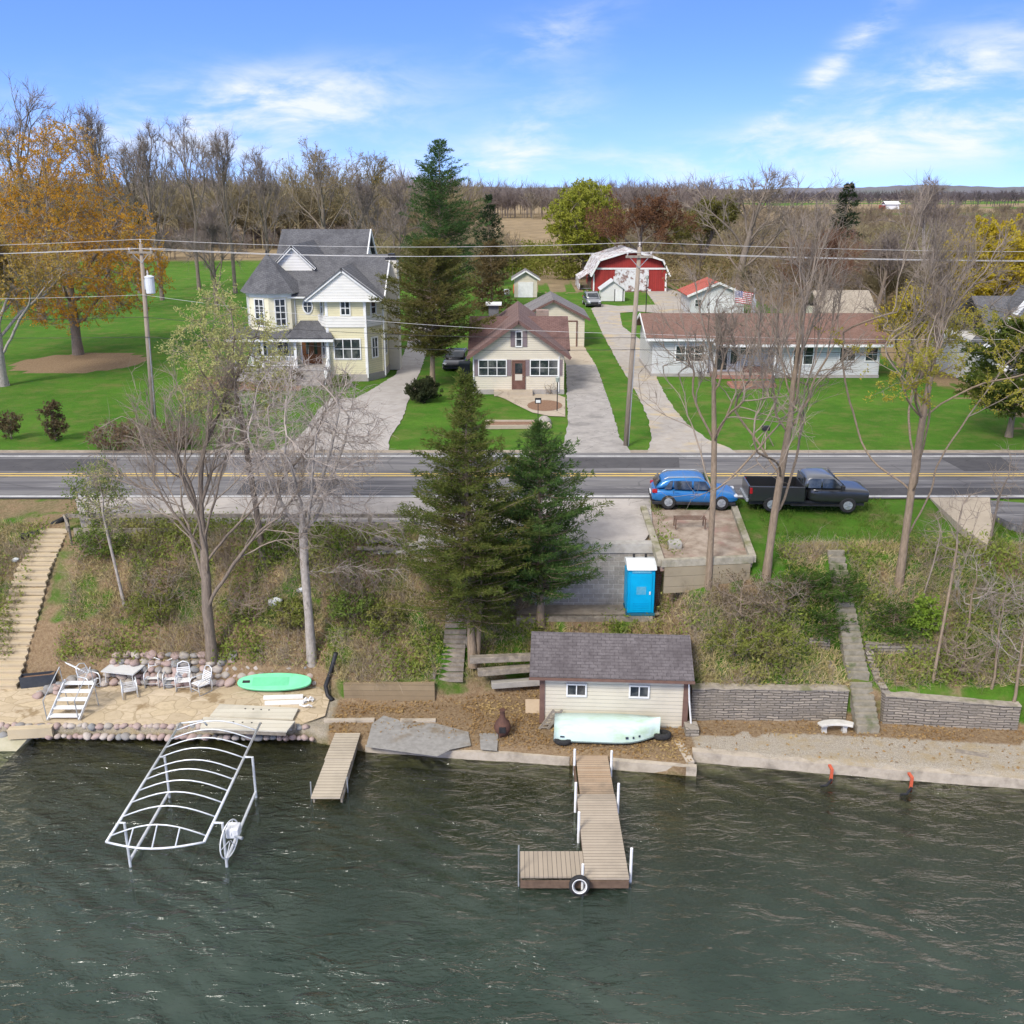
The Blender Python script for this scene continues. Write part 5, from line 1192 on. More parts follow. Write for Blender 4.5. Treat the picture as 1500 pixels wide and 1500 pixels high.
# boat lift with bare canopy frame
BL = thing('boat_lift', 'white tube boat lift with bare curved canopy frame standing in water', 'boat lift', (-10.6, 28, 0))
x0, x1, y0, y1, zc = -12.05, -9.15, 24.95, 31.7, 1.6
r = .045
for x in (x0, x1): b = MB(); b.tube([(x, y0, zc), (x, y1+.15, zc)], r, 8); b.build('side_rail', ALU, BL, True)
def bow(y, h_, dy=0): return [(x0+(x1-x0)*k/10, y+dy*math.sin(math.pi*k/10), zc+h_*math.sin(math.pi*k/10)) for k in range(11)]
for y in (25.25, 26.2, 26.95, 27.6, 28.25, 28.8, 29.55, 30.2, 30.75, 31.35):
    b = MB(); b.tube(bow(y, .40), .024, 6); b.build('canopy_bow', ALU, BL, True)
b = MB(); b.tube(bow(y0, -.02, -.28), .036, 6); b.build('end_rail', ALU, BL, True)
b = MB(); b.tube([(x0, y1+.15, zc), (x0+.75, y1+.35, zc), (x0+.9, y1+.35, zc-.2)], .036, 6); b.build('end_rail', ALU, BL, True)
for k in (2.5, 5, 7.3):
    f = k/10; x = x0+(x1-x0)*f; s = math.sin(math.pi*f); b = MB(); b.tube([(x, y0-.28*s, zc), (x, 25.25, zc+.4*s)], .022, 5); b.build('end_brace', ALU, BL)
for (x, s) in ((x0, 1), (x1, 1)):
    xo = x+(.28 if x == x1 else .18)
    for y in (25.9, 29.6):
        b = MB(); b.tube([(x, y, zc), (xo, y, zc), (xo, y, .1), (xo, y, -1.9)], .045, 8); b.build('lift_leg', ALU, BL)
    b = MB(); b.tube([(xo, 25.9, .22), (xo, 29.6, .22)], .05, 8); b.build('lower_beam', ALU, BL)
b = MB(); b.tube([(-11.0, 25.2, -.25), (-11.0, 30.6, -.2)], .07, 6); b.build('bunk', M('mossy_bunk', (.20, .19, .09), (.28, .25, .12), 3, .9), BL)
b = MB(); b.tube([(-10.2, 25.2, -.25), (-10.2, 30.6, -.2)], .07, 6); b.build('bunk', MATS['mossy_bunk'], BL)
wc = Vector((-8.72, 25.95, .98)); WH = MB()
def circ(c, rr, nrm_x, n=24): return [c+Vector((nrm_x*.1*math.cos(a*2*math.pi/n), rr*math.cos(a*2*math.pi/n), rr*math.sin(a*2*math.pi/n))) for a in range(n+1)]
b = MB(); b.tube(circ(wc, .58, 1.2), .022, 6, False); 
wo_ = b.build('winch_wheel', PVC, BL, True)
for k in range(6):
    a = k*math.pi/3; b = MB(); b.tube([wc+Vector((.02, .1*math.cos(a), .1*math.sin(a))), wc+Vector((.12*math.cos(a), .57*math.cos(a), .57*math.sin(a)))], .014, 5); b.build('spoke', PVC, wo_)
b = MB(); b.box(wc.x-.15, wc.x+.25, wc.y+.1, wc.y+.5, .9, 1.25); b.build('winch_box', PVC, BL, bevel=.04)
b = MB(); b.tube([wc+Vector((-.15, .3, 0)), wc+Vector((.4, .0, .02))], .05, 8); b.build('winch_axle', GREYMETAL, BL)

# ---------------------------------------------------------------- things on the terrace
zp = .52
AS = thing('metal_steps', 'free-standing aluminium dock steps with five white treads', 'steps', (-17.2, 34.4, zp))
sx0, sx1 = -17.9, -16.75
for k in range(5):
    y = 33.95+.27*k; z = zp+.12+.21*k; b = MB(); b.box(sx0+.16*k*.4, sx1+.16*k*.4, y, y+.24, z, z+.05); b.build('tread', WHITE, AS)
for x in (sx0-.03, sx1+.03):
    b = MB(); b.beam((x, 33.9, zp+.05), (x+.27, 35.2, zp+1.1), .04, .12); b.build('stringer', ALU, AS)
    b = MB(); b.tube([(x-.05, 33.95, zp), (x-.1, 33.95, zp+.85), (x+.2, 35.0, zp+1.75), (x+.25, 35.15, zp+.0)], .022, 6); b.build('handrail', GREYMETAL, AS)
b = MB(); b.tube([at(70, 958, 1.5), at(130, 987, 1.0)], .04, 6); o = b.build('pole', ALU); tag(o, 'long pale pole lying across the boulder wall', 'pole')
Mx = Matrix.Translation(at(58, 1003, zp)) @ Matrix.Rotation(R(14), 4, 'Z')
PB = thing('planter_box', 'long dark blue-grey planter box standing on the patio', 'planter', at(58, 1003, zp), R(14)); NAVY = M('navy_plastic', (.035, .042, .055), (.05, .058, .07), 3, .55)
b = MB(Mx)
for q in ((-.68, .68, -.2, -.16), (-.68, .68, .16, .2)): b.box(*q, 0, .48)
b.box(-.68, -.64, -.159, .159, 0, .48); b.box(.64, .68, -.159, .159, 0, .48); b.build('box', NAVY, PB)
b = MB(Mx); b.box(-.63, .63, -.158, .158, .05, .38); b.build('soil', MULCH, PB)
b = MB(); b.lathe(at(88, 990, zp), [(.14, 0), (.18, .3), (.19, .32), (.16, .32)], 12); o = b.build('plant_pot', M('grey_pot', (.3, .29, .27), (.24, .23, .21), 3)); tag(o, 'grey plant pot behind the dark planter box', 'plant pot')
TB = thing('patio_table', 'white rectangular patio table by the boulder wall', 'table', at(180, 1004, zp))
c = at(180, 1004, zp)
Mt = Matrix.Translation(c+Vector((.05, .12, 0))) @ Matrix.Rotation(R(-12), 4, 'Z')
b = MB(Mt); b.box(-.72, .72, -.42, .42, .70, .735); b.build('tabletop', M('frosted_glass_top', (.62, .62, .61), (.55, .55, .54), 2, .25), TB)
b = MB(Mt); b.box(-.74, .74, -.44, -.42, .69, .74); b.box(-.74, .74, .42, .44, .69, .74); b.box(-.74, -.72, -.42, .42, .69, .74); b.box(.72, .74, -.42, .42, .69, .74); b.build('table_rim', ALU, TB)
for sx_ in (-.6, .6):
    for sy in (-.32, .32):
        b = MB(Mt); b.tube([(sx_, sy, .69), (sx_*1.08, sy*1.08, 0)], .022, 6); b.build('leg', ALU, TB)
def chair(label):
    T = thing('patio_chair', label, 'chair', (0, 0, 0), 0, 'patio chairs by the boulder wall')
    for s in (-1, 1):
        b = MB(); b.tube([(s*.28, .28, .0), (s*.28, .32, .35), (s*.28, .28, .60), (s*.28, -.25, .62), (s*.28, -.33, .5), (s*.28, -.30, .0), (s*.28, .28, .02)], .026, 6); b.build('arm_frame', ALU, T, True)
    P = [(-.25, -.28, .40), (-.25, .22, .36), (-.25, .36, .75), (-.2, .42, .95), (0, .44, 1.02), (.2, .42, .95), (.25, .36, .75), (.25, .22, .36), (.25, -.28, .40)]
    b = MB(); b.tube(P, .024, 6); b.build('seat_frame', ALU, T, True)
    b = MB()
    for k in range(6): y = -.25+.085*k; b.box(-.25, .25, y, y+.055, .385-.005*k, .393-.005*k)
    b.build('seat', WHITE, T)
    b = MB()
    for k in range(6):
        f = k/6; b.beam((-.25, .24+.14*f, .42+.42*f), (.25, .24+.14*f, .42+.42*f), .008, .055)
    b.build('backrest', WHITE, T)
    b = MB(); b.beam((-.28, -.3, .2), (.28, -.3, .2), .02, .02); b.build('stretcher', ALU, T)
    return T
c0 = chair('white strap patio chair at right end of the row, turned sideways')
SP_ = [((296, 1013), -38, 'white strap patio chair at right end of the row, turned sideways', None), ((270, 1008), 12, 'white patio chair with rounded back second from the right end', None), ((253, 1004), 6, 'white patio chair tucked in the middle of the leaning group', None),
       ((226, 1003), 4, 'white rounded patio chair just right of the table', None), ((132, 1008), 62, 'white patio chair left of the table by the metal steps', None), ((192, 1026), 0, 'white strap chair tipped forward onto its back below the table', (R(-78), 0, R(25)))]
for k, ((u, v), rz, lb_, tip) in enumerate(SP_):
    o = c0 if k == 0 else copy_tree(c0)
    p = at(u, v, zp); place(o, p if not tip else p+Vector((0, .0, .35)), tip or (0, 0, R(rz)), None, lb_)
# paddle board
KB = thing('paddle_board', 'bright green paddle board leaning on the boulder wall', 'paddle board', at(401, 1014, zp)+Vector((0, .25, .33)))
GRN = M('sea_green_plastic', (.16, .60, .30), (.19, .64, .35), 2, .45)
Mk = WM[KB] @ Matrix.Rotation(R(-1), 4, 'Y') @ Matrix.Rotation(R(30), 4, 'X')
out = []
for k in range(40):
    a = k*2*math.pi/40; x = 1.52*math.cos(a); y = .42*math.copysign(abs(math.sin(a))**.8, math.sin(a)); out.append((x, y))
b = MB(Mk); b.prism([(x, y, -.06) for x, y in out], (0, 0, .12)); b.build('board', GRN, KB, False, bevel=.03)
b = MB(Mk); b.box(-1.3, -1.0, -.06, .06, .061, .075); b.build('handle', BLACK, KB)
b = MB(Mk); b.box(-.9, .6, -.2, .2, .0605, .068); b.build('deck_pad', M('dark_green_pad', (.15, .55, .29), (.13, .5, .26), 3, .8), KB)
# stacked white dock sections
PLK = stripes('peeling_white_boards', (.60, .57, .48), .3, (.50, .46, .37), 1, .8, .3, .25, .04, (.25, .22, .16))
for (uu, z, lb_) in (([(322, 1031), (437, 1037), (429, 1053), (307, 1049)], .64, 'back one of two peeling white dock sections on the patio'), ([(298, 1050), (432, 1056), (420, 1071), (293, 1066)], .82, 'front one of two peeling white dock sections on the patio')):
    P = [at(u, v, z) for u, v in uu]; D = thing('dock_section', lb_, 'dock section', P[3]-Vector((0, 0, .2)), 0, 'dock sections stored on the patio')
    b = MB(); b.prism([p for p in P], (0, 0, -.06)); b.build('deck', PLK, D)
    b = MB(); b.beam(P[3]+Vector((.05, .05, -.14)), P[2]+Vector((-.05, .05, -.14)), .05, .15); b.build('joist', OLDWOOD, D)
    for q in (P[0], P[1]): b = MB(); b.box(q.x-.05, q.x+.05, q.y-.12, q.y-.02, .5, z-.065); b.build('support_block', OLDWOOD, D)
    b = MB()
    for k in range(4): q = P[0].lerp(P[1], .35+.1*k)-Vector((0, .28, 0)); b.cyl(q.x, q.y, q.z-.01, q.z+.012, .035, 8)
    b.build('bolt_heads', BLACK, D)
for k, (v, lb_) in enumerate(((1019, 'upper white beam lying under the green paddle board'), (1027, 'lower white beam lying under the green paddle board'))):
    a, c = at(386+2*k, v+3, .6), at(444+1*k, v+1, .6); b = MB(); b.beam(a, c, .12, .14); o = b.build('beam', PVC); tag(o, lb_, 'beam', 'white beams under the paddle board')
PV = thing('pipe_heap', 'tangle of white pvc fittings on the stones right of the paddle board', 'pipes', at(452, 1030, .55))
for k in range(7):
    p = at(452+rng.uniform(-10, 12), 1030+rng.uniform(-6, 6), .6); d = Vector((rng.uniform(-.3, .3), rng.uniform(-.2, .2), rng.uniform(-.02, .2))); b = MB(); b.tube([p, p+d, p+d+Vector((.1, .05, -.1))], .035, 6); b.build('pipe', PVC, PV)
b = MB(); b.tube([at(492, 957, 2.4), at(484, 985, 1.4), at(477, 1005, .95), at(480, 1018, .6), at(487, 1026, .5)], .09, 8); o = b.build('drain_pipe', BLACK, smooth=True); tag(o, 'black corrugated drain pipe curling down the bank', 'drain pipe')
b = MB(); b.tube([at(32, 786, 5.3)+Vector((0, 0, .0)), at(55, 783, 5.35), at(75, 772, 5.45), at(97, 757, 5.85)], [.16, .2, .2, .1], 8); o = b.build('silt_sock', BLACK, smooth=True); tag(o, 'black silt sock draped at the head of the left stairs', 'silt sock')
b = MB(); b.tube([at(955, 896, 2.9)+Vector((0, 0, .12)), at(964, 908, 2.6)+Vector((0, 0, .12)), at(975, 925, 2.1)+Vector((0, 0, .1))], .06, 8); o = b.build('drain_pipe', PVC, smooth=True); tag(o, 'white drain pipe coming down behind the boathouse', 'drain pipe')
b = MB(); b.box(6.55, 7.05, 32.9, 33.5, .35, .75); o = b.build('block_stack', ROCKL, bevel=.02); tag(o, 'small stack of grey blocks at the boathouse corner', 'blocks')
b = MB(); b.tube([at(752, 958, 1.5), at(753, 903, 1.5)+Vector((0, -1.9, 1.45))], .03, 6); b.tube([(-0, 0, -5), (0, 0, -4.9)], .001, 3) if False else None; o = b.build('white_stake', PVC); tag(o, 'slim white stake standing right of the juniper trunk', 'stake')
# concrete bench
BN = thing('garden_bench', 'curved white concrete bench on the gravel strip', 'bench', at(1225, 1082, .42))
c = at(1225, 1080, .42); BC = M('white_cast_concrete', (.56, .54, .49), (.45, .43, .38), 3, .85)
P = [];
for k in range(9): a = R(60+60*k/8); P.append((c.x+1.15*math.cos(a), c.y-.95+1.05*math.sin(a)))
for k in range(9)[::-1]: a = R(57+66*k/8); P.append((c.x+1.15*1.1*math.cos(a)*1.0, c.y-.95+1.42*math.sin(a)))
b = MB(); b.prism([(x, y, .84) for x, y in P], (0, 0, .09)); b.build('seat', BC, BN, bevel=.02)
for s in (-1, 1):
    b = MB(); b.prism([(c.x+s*.38-.1, c.y+.22, .41), (c.x+s*.38+.1, c.y+.22, .41), (c.x+s*.38+.07, c.y+.22, .65), (c.x+s*.38+.12, c.y+.22, .838), (c.x+s*.38-.12, c.y+.22, .838), (c.x+s*.38-.07, c.y+.22, .65)], (0, .2, 0)); b.build('leg', BC, BN)
ORG = M('orange_bracket_paint', (.55, .11, .05), (.48, .10, .05), 3, .6)
for (u, v, lb_) in ((1218, 1128, 'orange mooring bracket on the seawall, nearer the bench'), (1335, 1140, 'orange mooring bracket at the right end of the seawall')):
    p = at(u, v, .42); K = thing('mooring_bracket', lb_, 'bracket', p, 0, 'orange brackets on the seawall')
    b = MB(); b.box(p.x-.05, p.x+.05, p.y-.08, p.y-.02, -.1, .5); b.box(p.x-.05, p.x+.05, p.y-.02, p.y+.25, .43, .5); b.build('plate', ORG, K)
    b = MB(); b.tube([(p.x, p.y-.1, .1), (p.x-.25, p.y-.35, .02), (p.x-.45, p.y-.3, -.05)], .05, 6); b.build('fender', BLACK, K)
b = MB()
a, c_ = at(1400, 1100, .45), at(1448, 1108, .45); b.beam(a, c_, .18, .1); o = b.build('plank', OLDWOOD); tag(o, 'dark weathered plank lying on the gravel at right', 'plank')

# ---------------------------------------------------------------- block wall, portable toilet, parapet, planter bed
BLK = bricks('grey_blocks', (.36, .33, .285), (.25, .23, .20), (.48, .45, .40), .42, .21, .95, dirt=.75, ms=.0145)
W = thing('block_wall', 'grey concrete block retaining wall under the parking pad', 'retaining wall', (3.2, 39.4, 2.95))
b = MB(); b.box(.2, 6.1, 39.32, 39.6, 2.6, 5.45); b.build('wall', BLK, W)
b = MB(); b.box(.1, 6.2, 39.25, 39.72, 5.452, 5.86); b.build('coping', CONC, W)
b = MB(); b.box(.2, 5.9, 38.0, 38.25, 2.5, 3.03); o = b.build('timber_edge', OLDWOOD); tag(o, 'old timber edge of the ledge below the block wall', 'edging')
sheet('ledge', [(.2, 38.26, 0), (6.2, 38.26, 0), (6.2, 39.32, 0), (.2, 39.32, 0)], DIRT, zz=3.06)
b = MB(); b.box(6.12, 6.45, 39.2, 39.6, 2.6, 5.3); o = b.build('brick_pier', bricks('orange_brick', (.34, .15, .09), (.28, .13, .085), (.3, .27, .24), .22, .085)); tag(o, 'narrow brick pier beside the portable toilet', 'pier')
b = MB(); b.box(6.6, 7.15, 39.1, 39.7, 3.0, 5.95); o = b.build('gate_post', CONC, bevel=.03); tag(o, 'square grey concrete post right of the portable toilet', 'post')
px_, py_ = 5.38, 38.75
PT = thing('portable_toilet', 'bright blue portable toilet with white roof on the ledge', 'portable toilet', (px_, py_, 3.06))
TQ = M('turquoise_plastic', (.0, .33, .60), (.0, .30, .56), 2, .4); TQ2 = M('turquoise_door', (.0, .37, .66), (.0, .33, .60), 2, .4)
def P_(x0, x1, y0, y1, z0, z1): return (px_+x0, px_+x1, py_+y0, py_+y1, 3.06+z0, 3.06+z1)
b = MB(); b.box(*P_(-.56, .56, -.54, .56, .1, 2.06))
for s in (-1, 1):
    for y in (-.3, .05, .4): b.box(*P_(s*.575-.018, s*.575+.018, y-.12, y+.12, .25, 1.85))
b.build('cabin', TQ, PT, bevel=.02)
b = MB(); b.box(*P_(-.6, .6, -.6, .6, .0, .098)); b.build('skid', M('dark_skid', (.02, .12, .18), None), PT)
b = MB(); b.box(*P_(-.44, .44, -.575, -.542, .14, 1.86)); d_ = b.build('door', TQ2, PT, bevel=.012)
b = MB()
for k in range(4): b.box(*P_(-.34, .34, -.588, -.577, .22+.1*k, .27+.1*k))
b.build('door_louvres', TQ, d_)
b = MB(); b.box(*P_(-.2, .2, -.585, -.577, .95, 1.3)); b.build('door_sign', M('pale_blue_sign', (.12, .38, .52), (.06, .33, .5), 9, .5), d_)
b = MB(); b.box(*P_(.33, .39, -.60, -.577, .95, 1.08)); b.build('handle', WHITE, d_)
b = MB(); b.box(*P_(-.4, .4, -.575, -.545, 1.9, 2.02)); b.build('header_sign', M('header_sign_blue', (.16, .42, .55), (.05, .3, .45), 14, .5), PT)
b = MB(); b.prism([(px_-.62, py_-.64, 5.1), (px_-.62, py_-.5, 5.26), (px_-.62, py_, 5.40), (px_-.62, py_+.5, 5.30), (px_-.62, py_+.62, 5.1)], (1.24, 0, 0)); b.build('roof', M('white_roof_plastic', (.70, .74, .76), (.62, .66, .68), 3, .4), PT, bevel=.03)
for x in (-.25, .25): b = MB(); b.cyl(px_+x, py_+.3, 5.3, 5.48, .05, 8); b.build('vent', BLACK, PT)
# planter bed on the verge
PBD = thing('planter_bed', 'raised rubble-filled planter bed framed by pale concrete kerbs', 'planter', (8.7, 42, 5.6))
a = [at(942, 748, 5.75), at(1075, 748, 5.75), at(1102, 822, 5.6), at(968, 828, 5.6)]
for p, q, nm in ((a[0], a[3], 0), (a[1], a[2], 0), (a[3], a[2], 1)):
    b = MB(); b.beam(p+Vector((0, 0, .1)), q+Vector((0, 0, .1)), .28 if not nm else .22, .3); b.build('kerb', M('mossy_kerb', (.38, .345, .27), (.23, .21, .16), 2.5, .95, c3=(.17, .165, .08), s3=1.0, bmp=.5, bs=12), PBD)
b = MB(); b.prism([p+Vector((0, 0, .04)) for p in a], (0, 0, -.3)); b.build('soil', M('stony_soil', (.36, .30, .24), (.20, .15, .11), 1.6, .95, c3=(.27, .17, .14), s3=.9, bmp=.6, bs=14), PBD)
b = MB(); b.beam(a[3]+Vector((.15, -.08, -.62)), a[2]+Vector((-.1, -.08, -.62)), .12, 1.1); b.build('front_board', stripes('buff_plank', (.31, .26, .175), .45, (.24, .2, .135), 2, .9, .3, .3, .04), PBD)
IB = thing('iron_bench', 'rusty open-frame bench standing at back of the planter bed', 'bench', at(1010, 772, 5.8))
IR = M('rusty_iron', (.10, .06, .045), (.15, .09, .065), 5, .8)
c = at(1010, 772, 5.8)
for x in (-.65, .65):
    b = MB(); b.tube([(c.x+x, c.y-.2, 5.78), (c.x+x, c.y-.2, 6.2), (c.x+x, c.y+.25, 6.22), (c.x+x, c.y+.3, 5.78)], .03, 6); b.build('leg_frame', IR, IB)
b = MB()
for y in (-.2, 0, .22): b.beam((c.x-.7, c.y+y, 6.24), (c.x+.7, c.y+y, 6.24), .08, .03)
b.build('seat', IR, IB)
# roadside parapet of timber along the left pad
GR = thing('guard_rail', 'long weathered timber guard rail along the bank crest', 'guard rail', at(350, 770, 5.7))
q0, q1 = at(98, 764, 5.95), at(605, 764, 5.95)
b = MB(); b.beam(q0+Vector((0, 0, .28)), q1+Vector((0, 0, .28)), .12, .16); b.build('top_rail', OLDWOOD, GR)
b = MB(); b.beam(q0+Vector((.4, -.3, -.42)), q1+Vector((0, -.3, -.42)), .1, .42); b.build('kick_board', stripes('pale_bank_boards', (.36, .32, .25), .21, (.28, .245, .19), 2, .9, .4, .3, .06), GR)
for k in range(9):
    p = q0.lerp(q1, k/8); b = MB(); b.box(p.x-.07, p.x+.07, p.y-.07, p.y+.07, 4.7, 6.15); b.build('post', OLDWOOD, GR)
b = MB(); b.tube([q0+Vector((-.1, 0, .3)), at(106, 798, 5.2)+Vector((0, -.1, .9)), at(106, 800, 5.0)], .05, 6); b.build('stair_handrail', OLDWOOD, GR)
RPL = thing('rubble_heap', 'broken white boards and concrete dumped on the bank by the juniper', 'rubble', hit(590, 812))
for k in range(16):
    p = hit(rng.uniform(550, 635), rng.uniform(795, 835)); p.z += .06+.012*k; Mr = Matrix.Translation(p) @ Matrix.Rotation(rng.uniform(-.3, .3), 4, 'Z') @ Matrix.Rotation(rng.uniform(-.25, .25), 4, 'Y')
    b = MB(Mr); L = rng.uniform(.3, .9); b.box(-L, L, -.12, .12, -.05, .05); b.build('board', rng.choice([OLDWOOD, CONC, OLDWOOD, PLK]), RPL)
for (u, v, z, s, lb_) in ((404, 880, 3.4, .34, 'pale plastic drum wedged in the brush left of the grey trunk'), (441, 862, 3.7, .2, 'white plastic jug in the brush touching the grey trunk'), (24, 817, 4.6, .2, 'white plastic ring left of the timber stairs')):
    p = hit(u, v+8); Mr = Matrix.Translation(p+Vector((0, 0, s*.5))) @ Matrix.Rotation(R(65), 4, 'Y') @ Matrix.Rotation(R(25), 4, 'X')
    b = MB(Mr); b.lathe((0, 0, 0), [(s*.3, -s), (s*.5, -s*.85), (s*.55, s*.4), (s*.25, s*.8), (s*.22, s*1.05), (s*.05, s*1.06)], 12); o = b.build('plastic_jug', M('white_pale_plastic', (.60, .62, .62), (.5, .52, .5), 4, .5), smooth=True); tag(o, lb_, 'jug')

# ---------------------------------------------------------------- things in the yards
zg = ZG-.03
def lbl(o, l, c, g=None): return tag(o, l, c, g)
p = at(788, 624, zg); SG = thing('yard_sign', 'small black framed sign on thin post in cottage lawn', 'sign', p)
b = MB(); b.tube([p, p+Vector((0, 0, 1.75))], .025, 6); b.build('post', BLACK, SG)
b = MB(); b.box(p.x-.2, p.x+.2, p.y-.03, p.y+.03, p.z+1.45, p.z+1.8); b.build('sign_board', BLACK, SG); b = MB(); b.box(p.x-.14, p.x+.14, p.y-.04, p.y-.031, p.z+1.5, p.z+1.68); b.build('sign_face', WHITE, SG)
p = at(816, 602, zg); LP = thing('lamp_post', 'black lamp post with small lantern at cottage path', 'lamp post', p)
b = MB(); b.tube([p, p+Vector((0, 0, 1.95))], .035, 8); b.build('post', BLACK, LP); b = MB(); b.lathe(p+Vector((0, 0, 1.95)), [(.05, 0), (.1, .05), (.13, .28), (.16, .3), (.05, .4)], 8); b.build('lantern', M('lantern_glass', (.3, .33, .3), None, rough=.2), LP)
SBD = thing('stone_bed', 'long low bed edged with pale stone in cottage lawn', 'flower bed', at(755, 624, zg))
q = [at(712, 620, zg), at(800, 620, zg), at(806, 627, zg), at(712, 628, zg)]
for k in range(4): b = MB(); b.beam(q[k]+Vector((0, 0, .1)), q[(k+1) % 4]+Vector((0, 0, .1)), .16, .22); b.build('edging', TAN, SBD)
b = MB(); b.prism([x+Vector((0, 0, .12)) for x in q], (0, 0, -.1)); b.build('soil', MULCH, SBD)
b = MB(); b.lathe(at(797, 621, zg), [(.5, 0), (.42, .3), (.2, .5), (.02, .55)], 10); b.build('boulder', BOULD, SBD, True)
p = at(681, 556, zg); BNN = thing('wheelie_bin', 'dark grey wheeled bin at the left wall of the cottage', 'bin', p)
b = MB(); b.prism([(p.x-.36, p.y-.4, p.z+.05), (p.x+.36, p.y-.4, p.z+.05), (p.x+.42, p.y-.45, p.z+1.3), (p.x-.42, p.y-.45, p.z+1.3)], (0, .8, 0)); b.build('body', M('dark_grey_bin', (.035, .037, .04), (.05, .05, .055), 3, .6), BNN)
b = MB(); b.box(p.x-.46, p.x+.46, p.y-.5, p.y+.45, p.z+1.302, p.z+1.4); b.build('lid', M('bin_lid', (.10, .11, .115), None), BNN)
p = at(716, 573, zg); b = MB(); b.box(p.x-.33, p.x+.33, p.y-.1, p.y+.25, p.z, p.z+.4); AC = thing('meter_box', 'white box with two dark holes left of the cottage step', 'box', p); b.build('box', WHITE, AC, bevel=.03)
for s in (-.2, .2): b = MB(); b.tube([(p.x+s, p.y-.12, p.z+.22), (p.x+s, p.y-.099, p.z+.22)], .11, 12); b.build('vent', BLACK, AC)
p = at(845, 496, zg); BB = thing('covered_grill', 'grill under a grey cover beside garage wall', 'grill', p)
b = MB(); b.lathe(p, [(.5, 0), (.58, .3), (.6, .8), (.45, 1.15), (.2, 1.3), (.02, 1.32)], 10); b.build('cover', M('grey_tarp', (.26, .27, .29), (.16, .17, .19), 4, .6), BB, True); b = MB(); b.box(p.x-.62, p.x+.62, p.y-.3, p.y+.3, p.z, p.z+.12); b.build('base', BLACK, BB)
p = at(1118, 655, zg); TP = thing('tripod_floodlight', 'black floodlight head on a wooden tripod at roadside lawn', 'floodlight', p)
for k in range(3): a = k*2.09+.5; b = MB(); b.tube([p+Vector((.75*math.cos(a), .55*math.sin(a), 0)), p+Vector((.05, 0, 1.0))], .035, 6); b.build('leg', BRASSWOOD, TP)
b = MB(); b.box(p.x-.16, p.x+.28, p.y-.15, p.y+.12, p.z+1.0, p.z+1.28); b.build('lamp_head', BLACK, TP, bevel=.03)
BRD = thing('brick_bed', 'small brick-edged flower bed in front of the ranch house', 'flower bed', at(1098, 566, zg))
q = [at(1066, 562, zg), at(1128, 561, zg), at(1136, 567, zg), at(1090, 570, zg), at(1072, 568, zg)]
for k in range(5): b = MB(); b.beam(q[k]+Vector((0, 0, .08)), q[(k+1) % 5]+Vector((0, 0, .08)), .16, .2); b.build('edging', MATS['red_brick'], BRD)
b = MB(); b.prism([x+Vector((0, 0, .1)) for x in q], (0, 0, -.1)); b.build('soil', MULCH, BRD)
p = at(1124, 470, zg); FL = thing('flag', 'red white and blue striped flag on a leaning staff behind the ranch roof', 'flag', p)
p = Vector((19.95, 84.5, 9.2)); b = MB(); b.tube([Vector((19.3, 88, ZG)), Vector((19.45, 88, 12.0))], .03, 6); b.build('staff', WHITE, FL)
def flagpt(i, j, nj=13, ni=10):
    x = 19.5+1.6*i/ni; z = 11.75-1.05*j/nj-.22*(i/ni)**1.5; return (x, 88+.12*math.sin(i*.9), z)
FR_ = M('flag_red', (.42, .03, .035), None); FW = M('flag_white', (.7, .68, .66), None); FB_ = M('flag_blue', (.02, .035, .16), None)
me = {}
for nm, mt in (('red_stripes', FR_), ('white_stripes', FW)):
    b = MB()
    for j in range(13):
        if (j % 2 == 0) == (nm == 'red_stripes'):
            for i in range(10):
                if j < 7 and i < 4: continue
                b.poly([flagpt(i, j), flagpt(i+1, j), flagpt(i+1, j+1), flagpt(i, j+1)])
    b.build(nm, mt, FL)
b = MB()
for i in range(4): b.poly([flagpt(i, 0), flagpt(i+1, 0), flagpt(i+1, 7), flagpt(i, 7)])
cn = b.build('canton', FB_, FL)
b = MB()
for j in range(5):
    for i in range(5):
        q = Vector(flagpt(.35+.8*i, .8+1.3*j)); q.y -= .015; b.poly([q+Vector((.045*math.cos(a*1.2566+1.57), 0, .045*math.sin(a*1.2566+1.57))) for a in range(5)])
b.build('stars', FW, cn)
p = at(946, 458, zg); L2 = thing('lamp_post', 'thin black yard lamp post by the drive below the barn', 'lamp post', p)
b = MB(); b.tube([p, p+Vector((0, 0, 4.0))], .06, 6); b.build('post', BLACK, L2); b = MB(); b.lathe(p+Vector((0, 0, 4.0)), [(.08, 0), (.2, .1), (.16, .4), (.05, .5)], 8); b.build('lantern', MATS['lantern_glass'], L2)
DB = M('blue_drum_plastic', (.02, .05, .2), (.03, .07, .25), 3, .5)
for (u, v, lb_) in ((948, 422, 'dark blue drum at the right corner of the barn'), (957, 423, 'second dark blue drum outermost from the barn corner'), (1074, 452, 'bright blue drum by the red-roofed garage')):
    p = at(u, v, zg); b = MB(); b.lathe(p, [(.3, 0), (.32, .05), (.32, .45), (.34, .48), (.32, .5), (.32, .95), (.28, 1.0)], 12); tag(b.build('drum', DB, smooth=True), lb_, 'drum', 'blue drums around the outbuildings')
p = at(770, 398, zg)
for (u, v, w_, h_, c_, lb_) in ((742, 432, .9, .8, (.55, .57, .6), 'white garden tub left of the beige shed'), (754, 430, .5, 1.3, (.5, .12, .04), 'orange tank beside the beige shed door')):
    p = at(u, v, zg); b = MB(); b.lathe(p, [(w_*.45, 0), (w_*.5, h_*.2), (w_*.5, h_*.8), (w_*.35, h_), (w_*.05, h_)], 12); tag(b.build('tank', M('tank_'+str(u), c_, tuple(x*.8 for x in c_), 3, .6), smooth=True), lb_, 'tank')
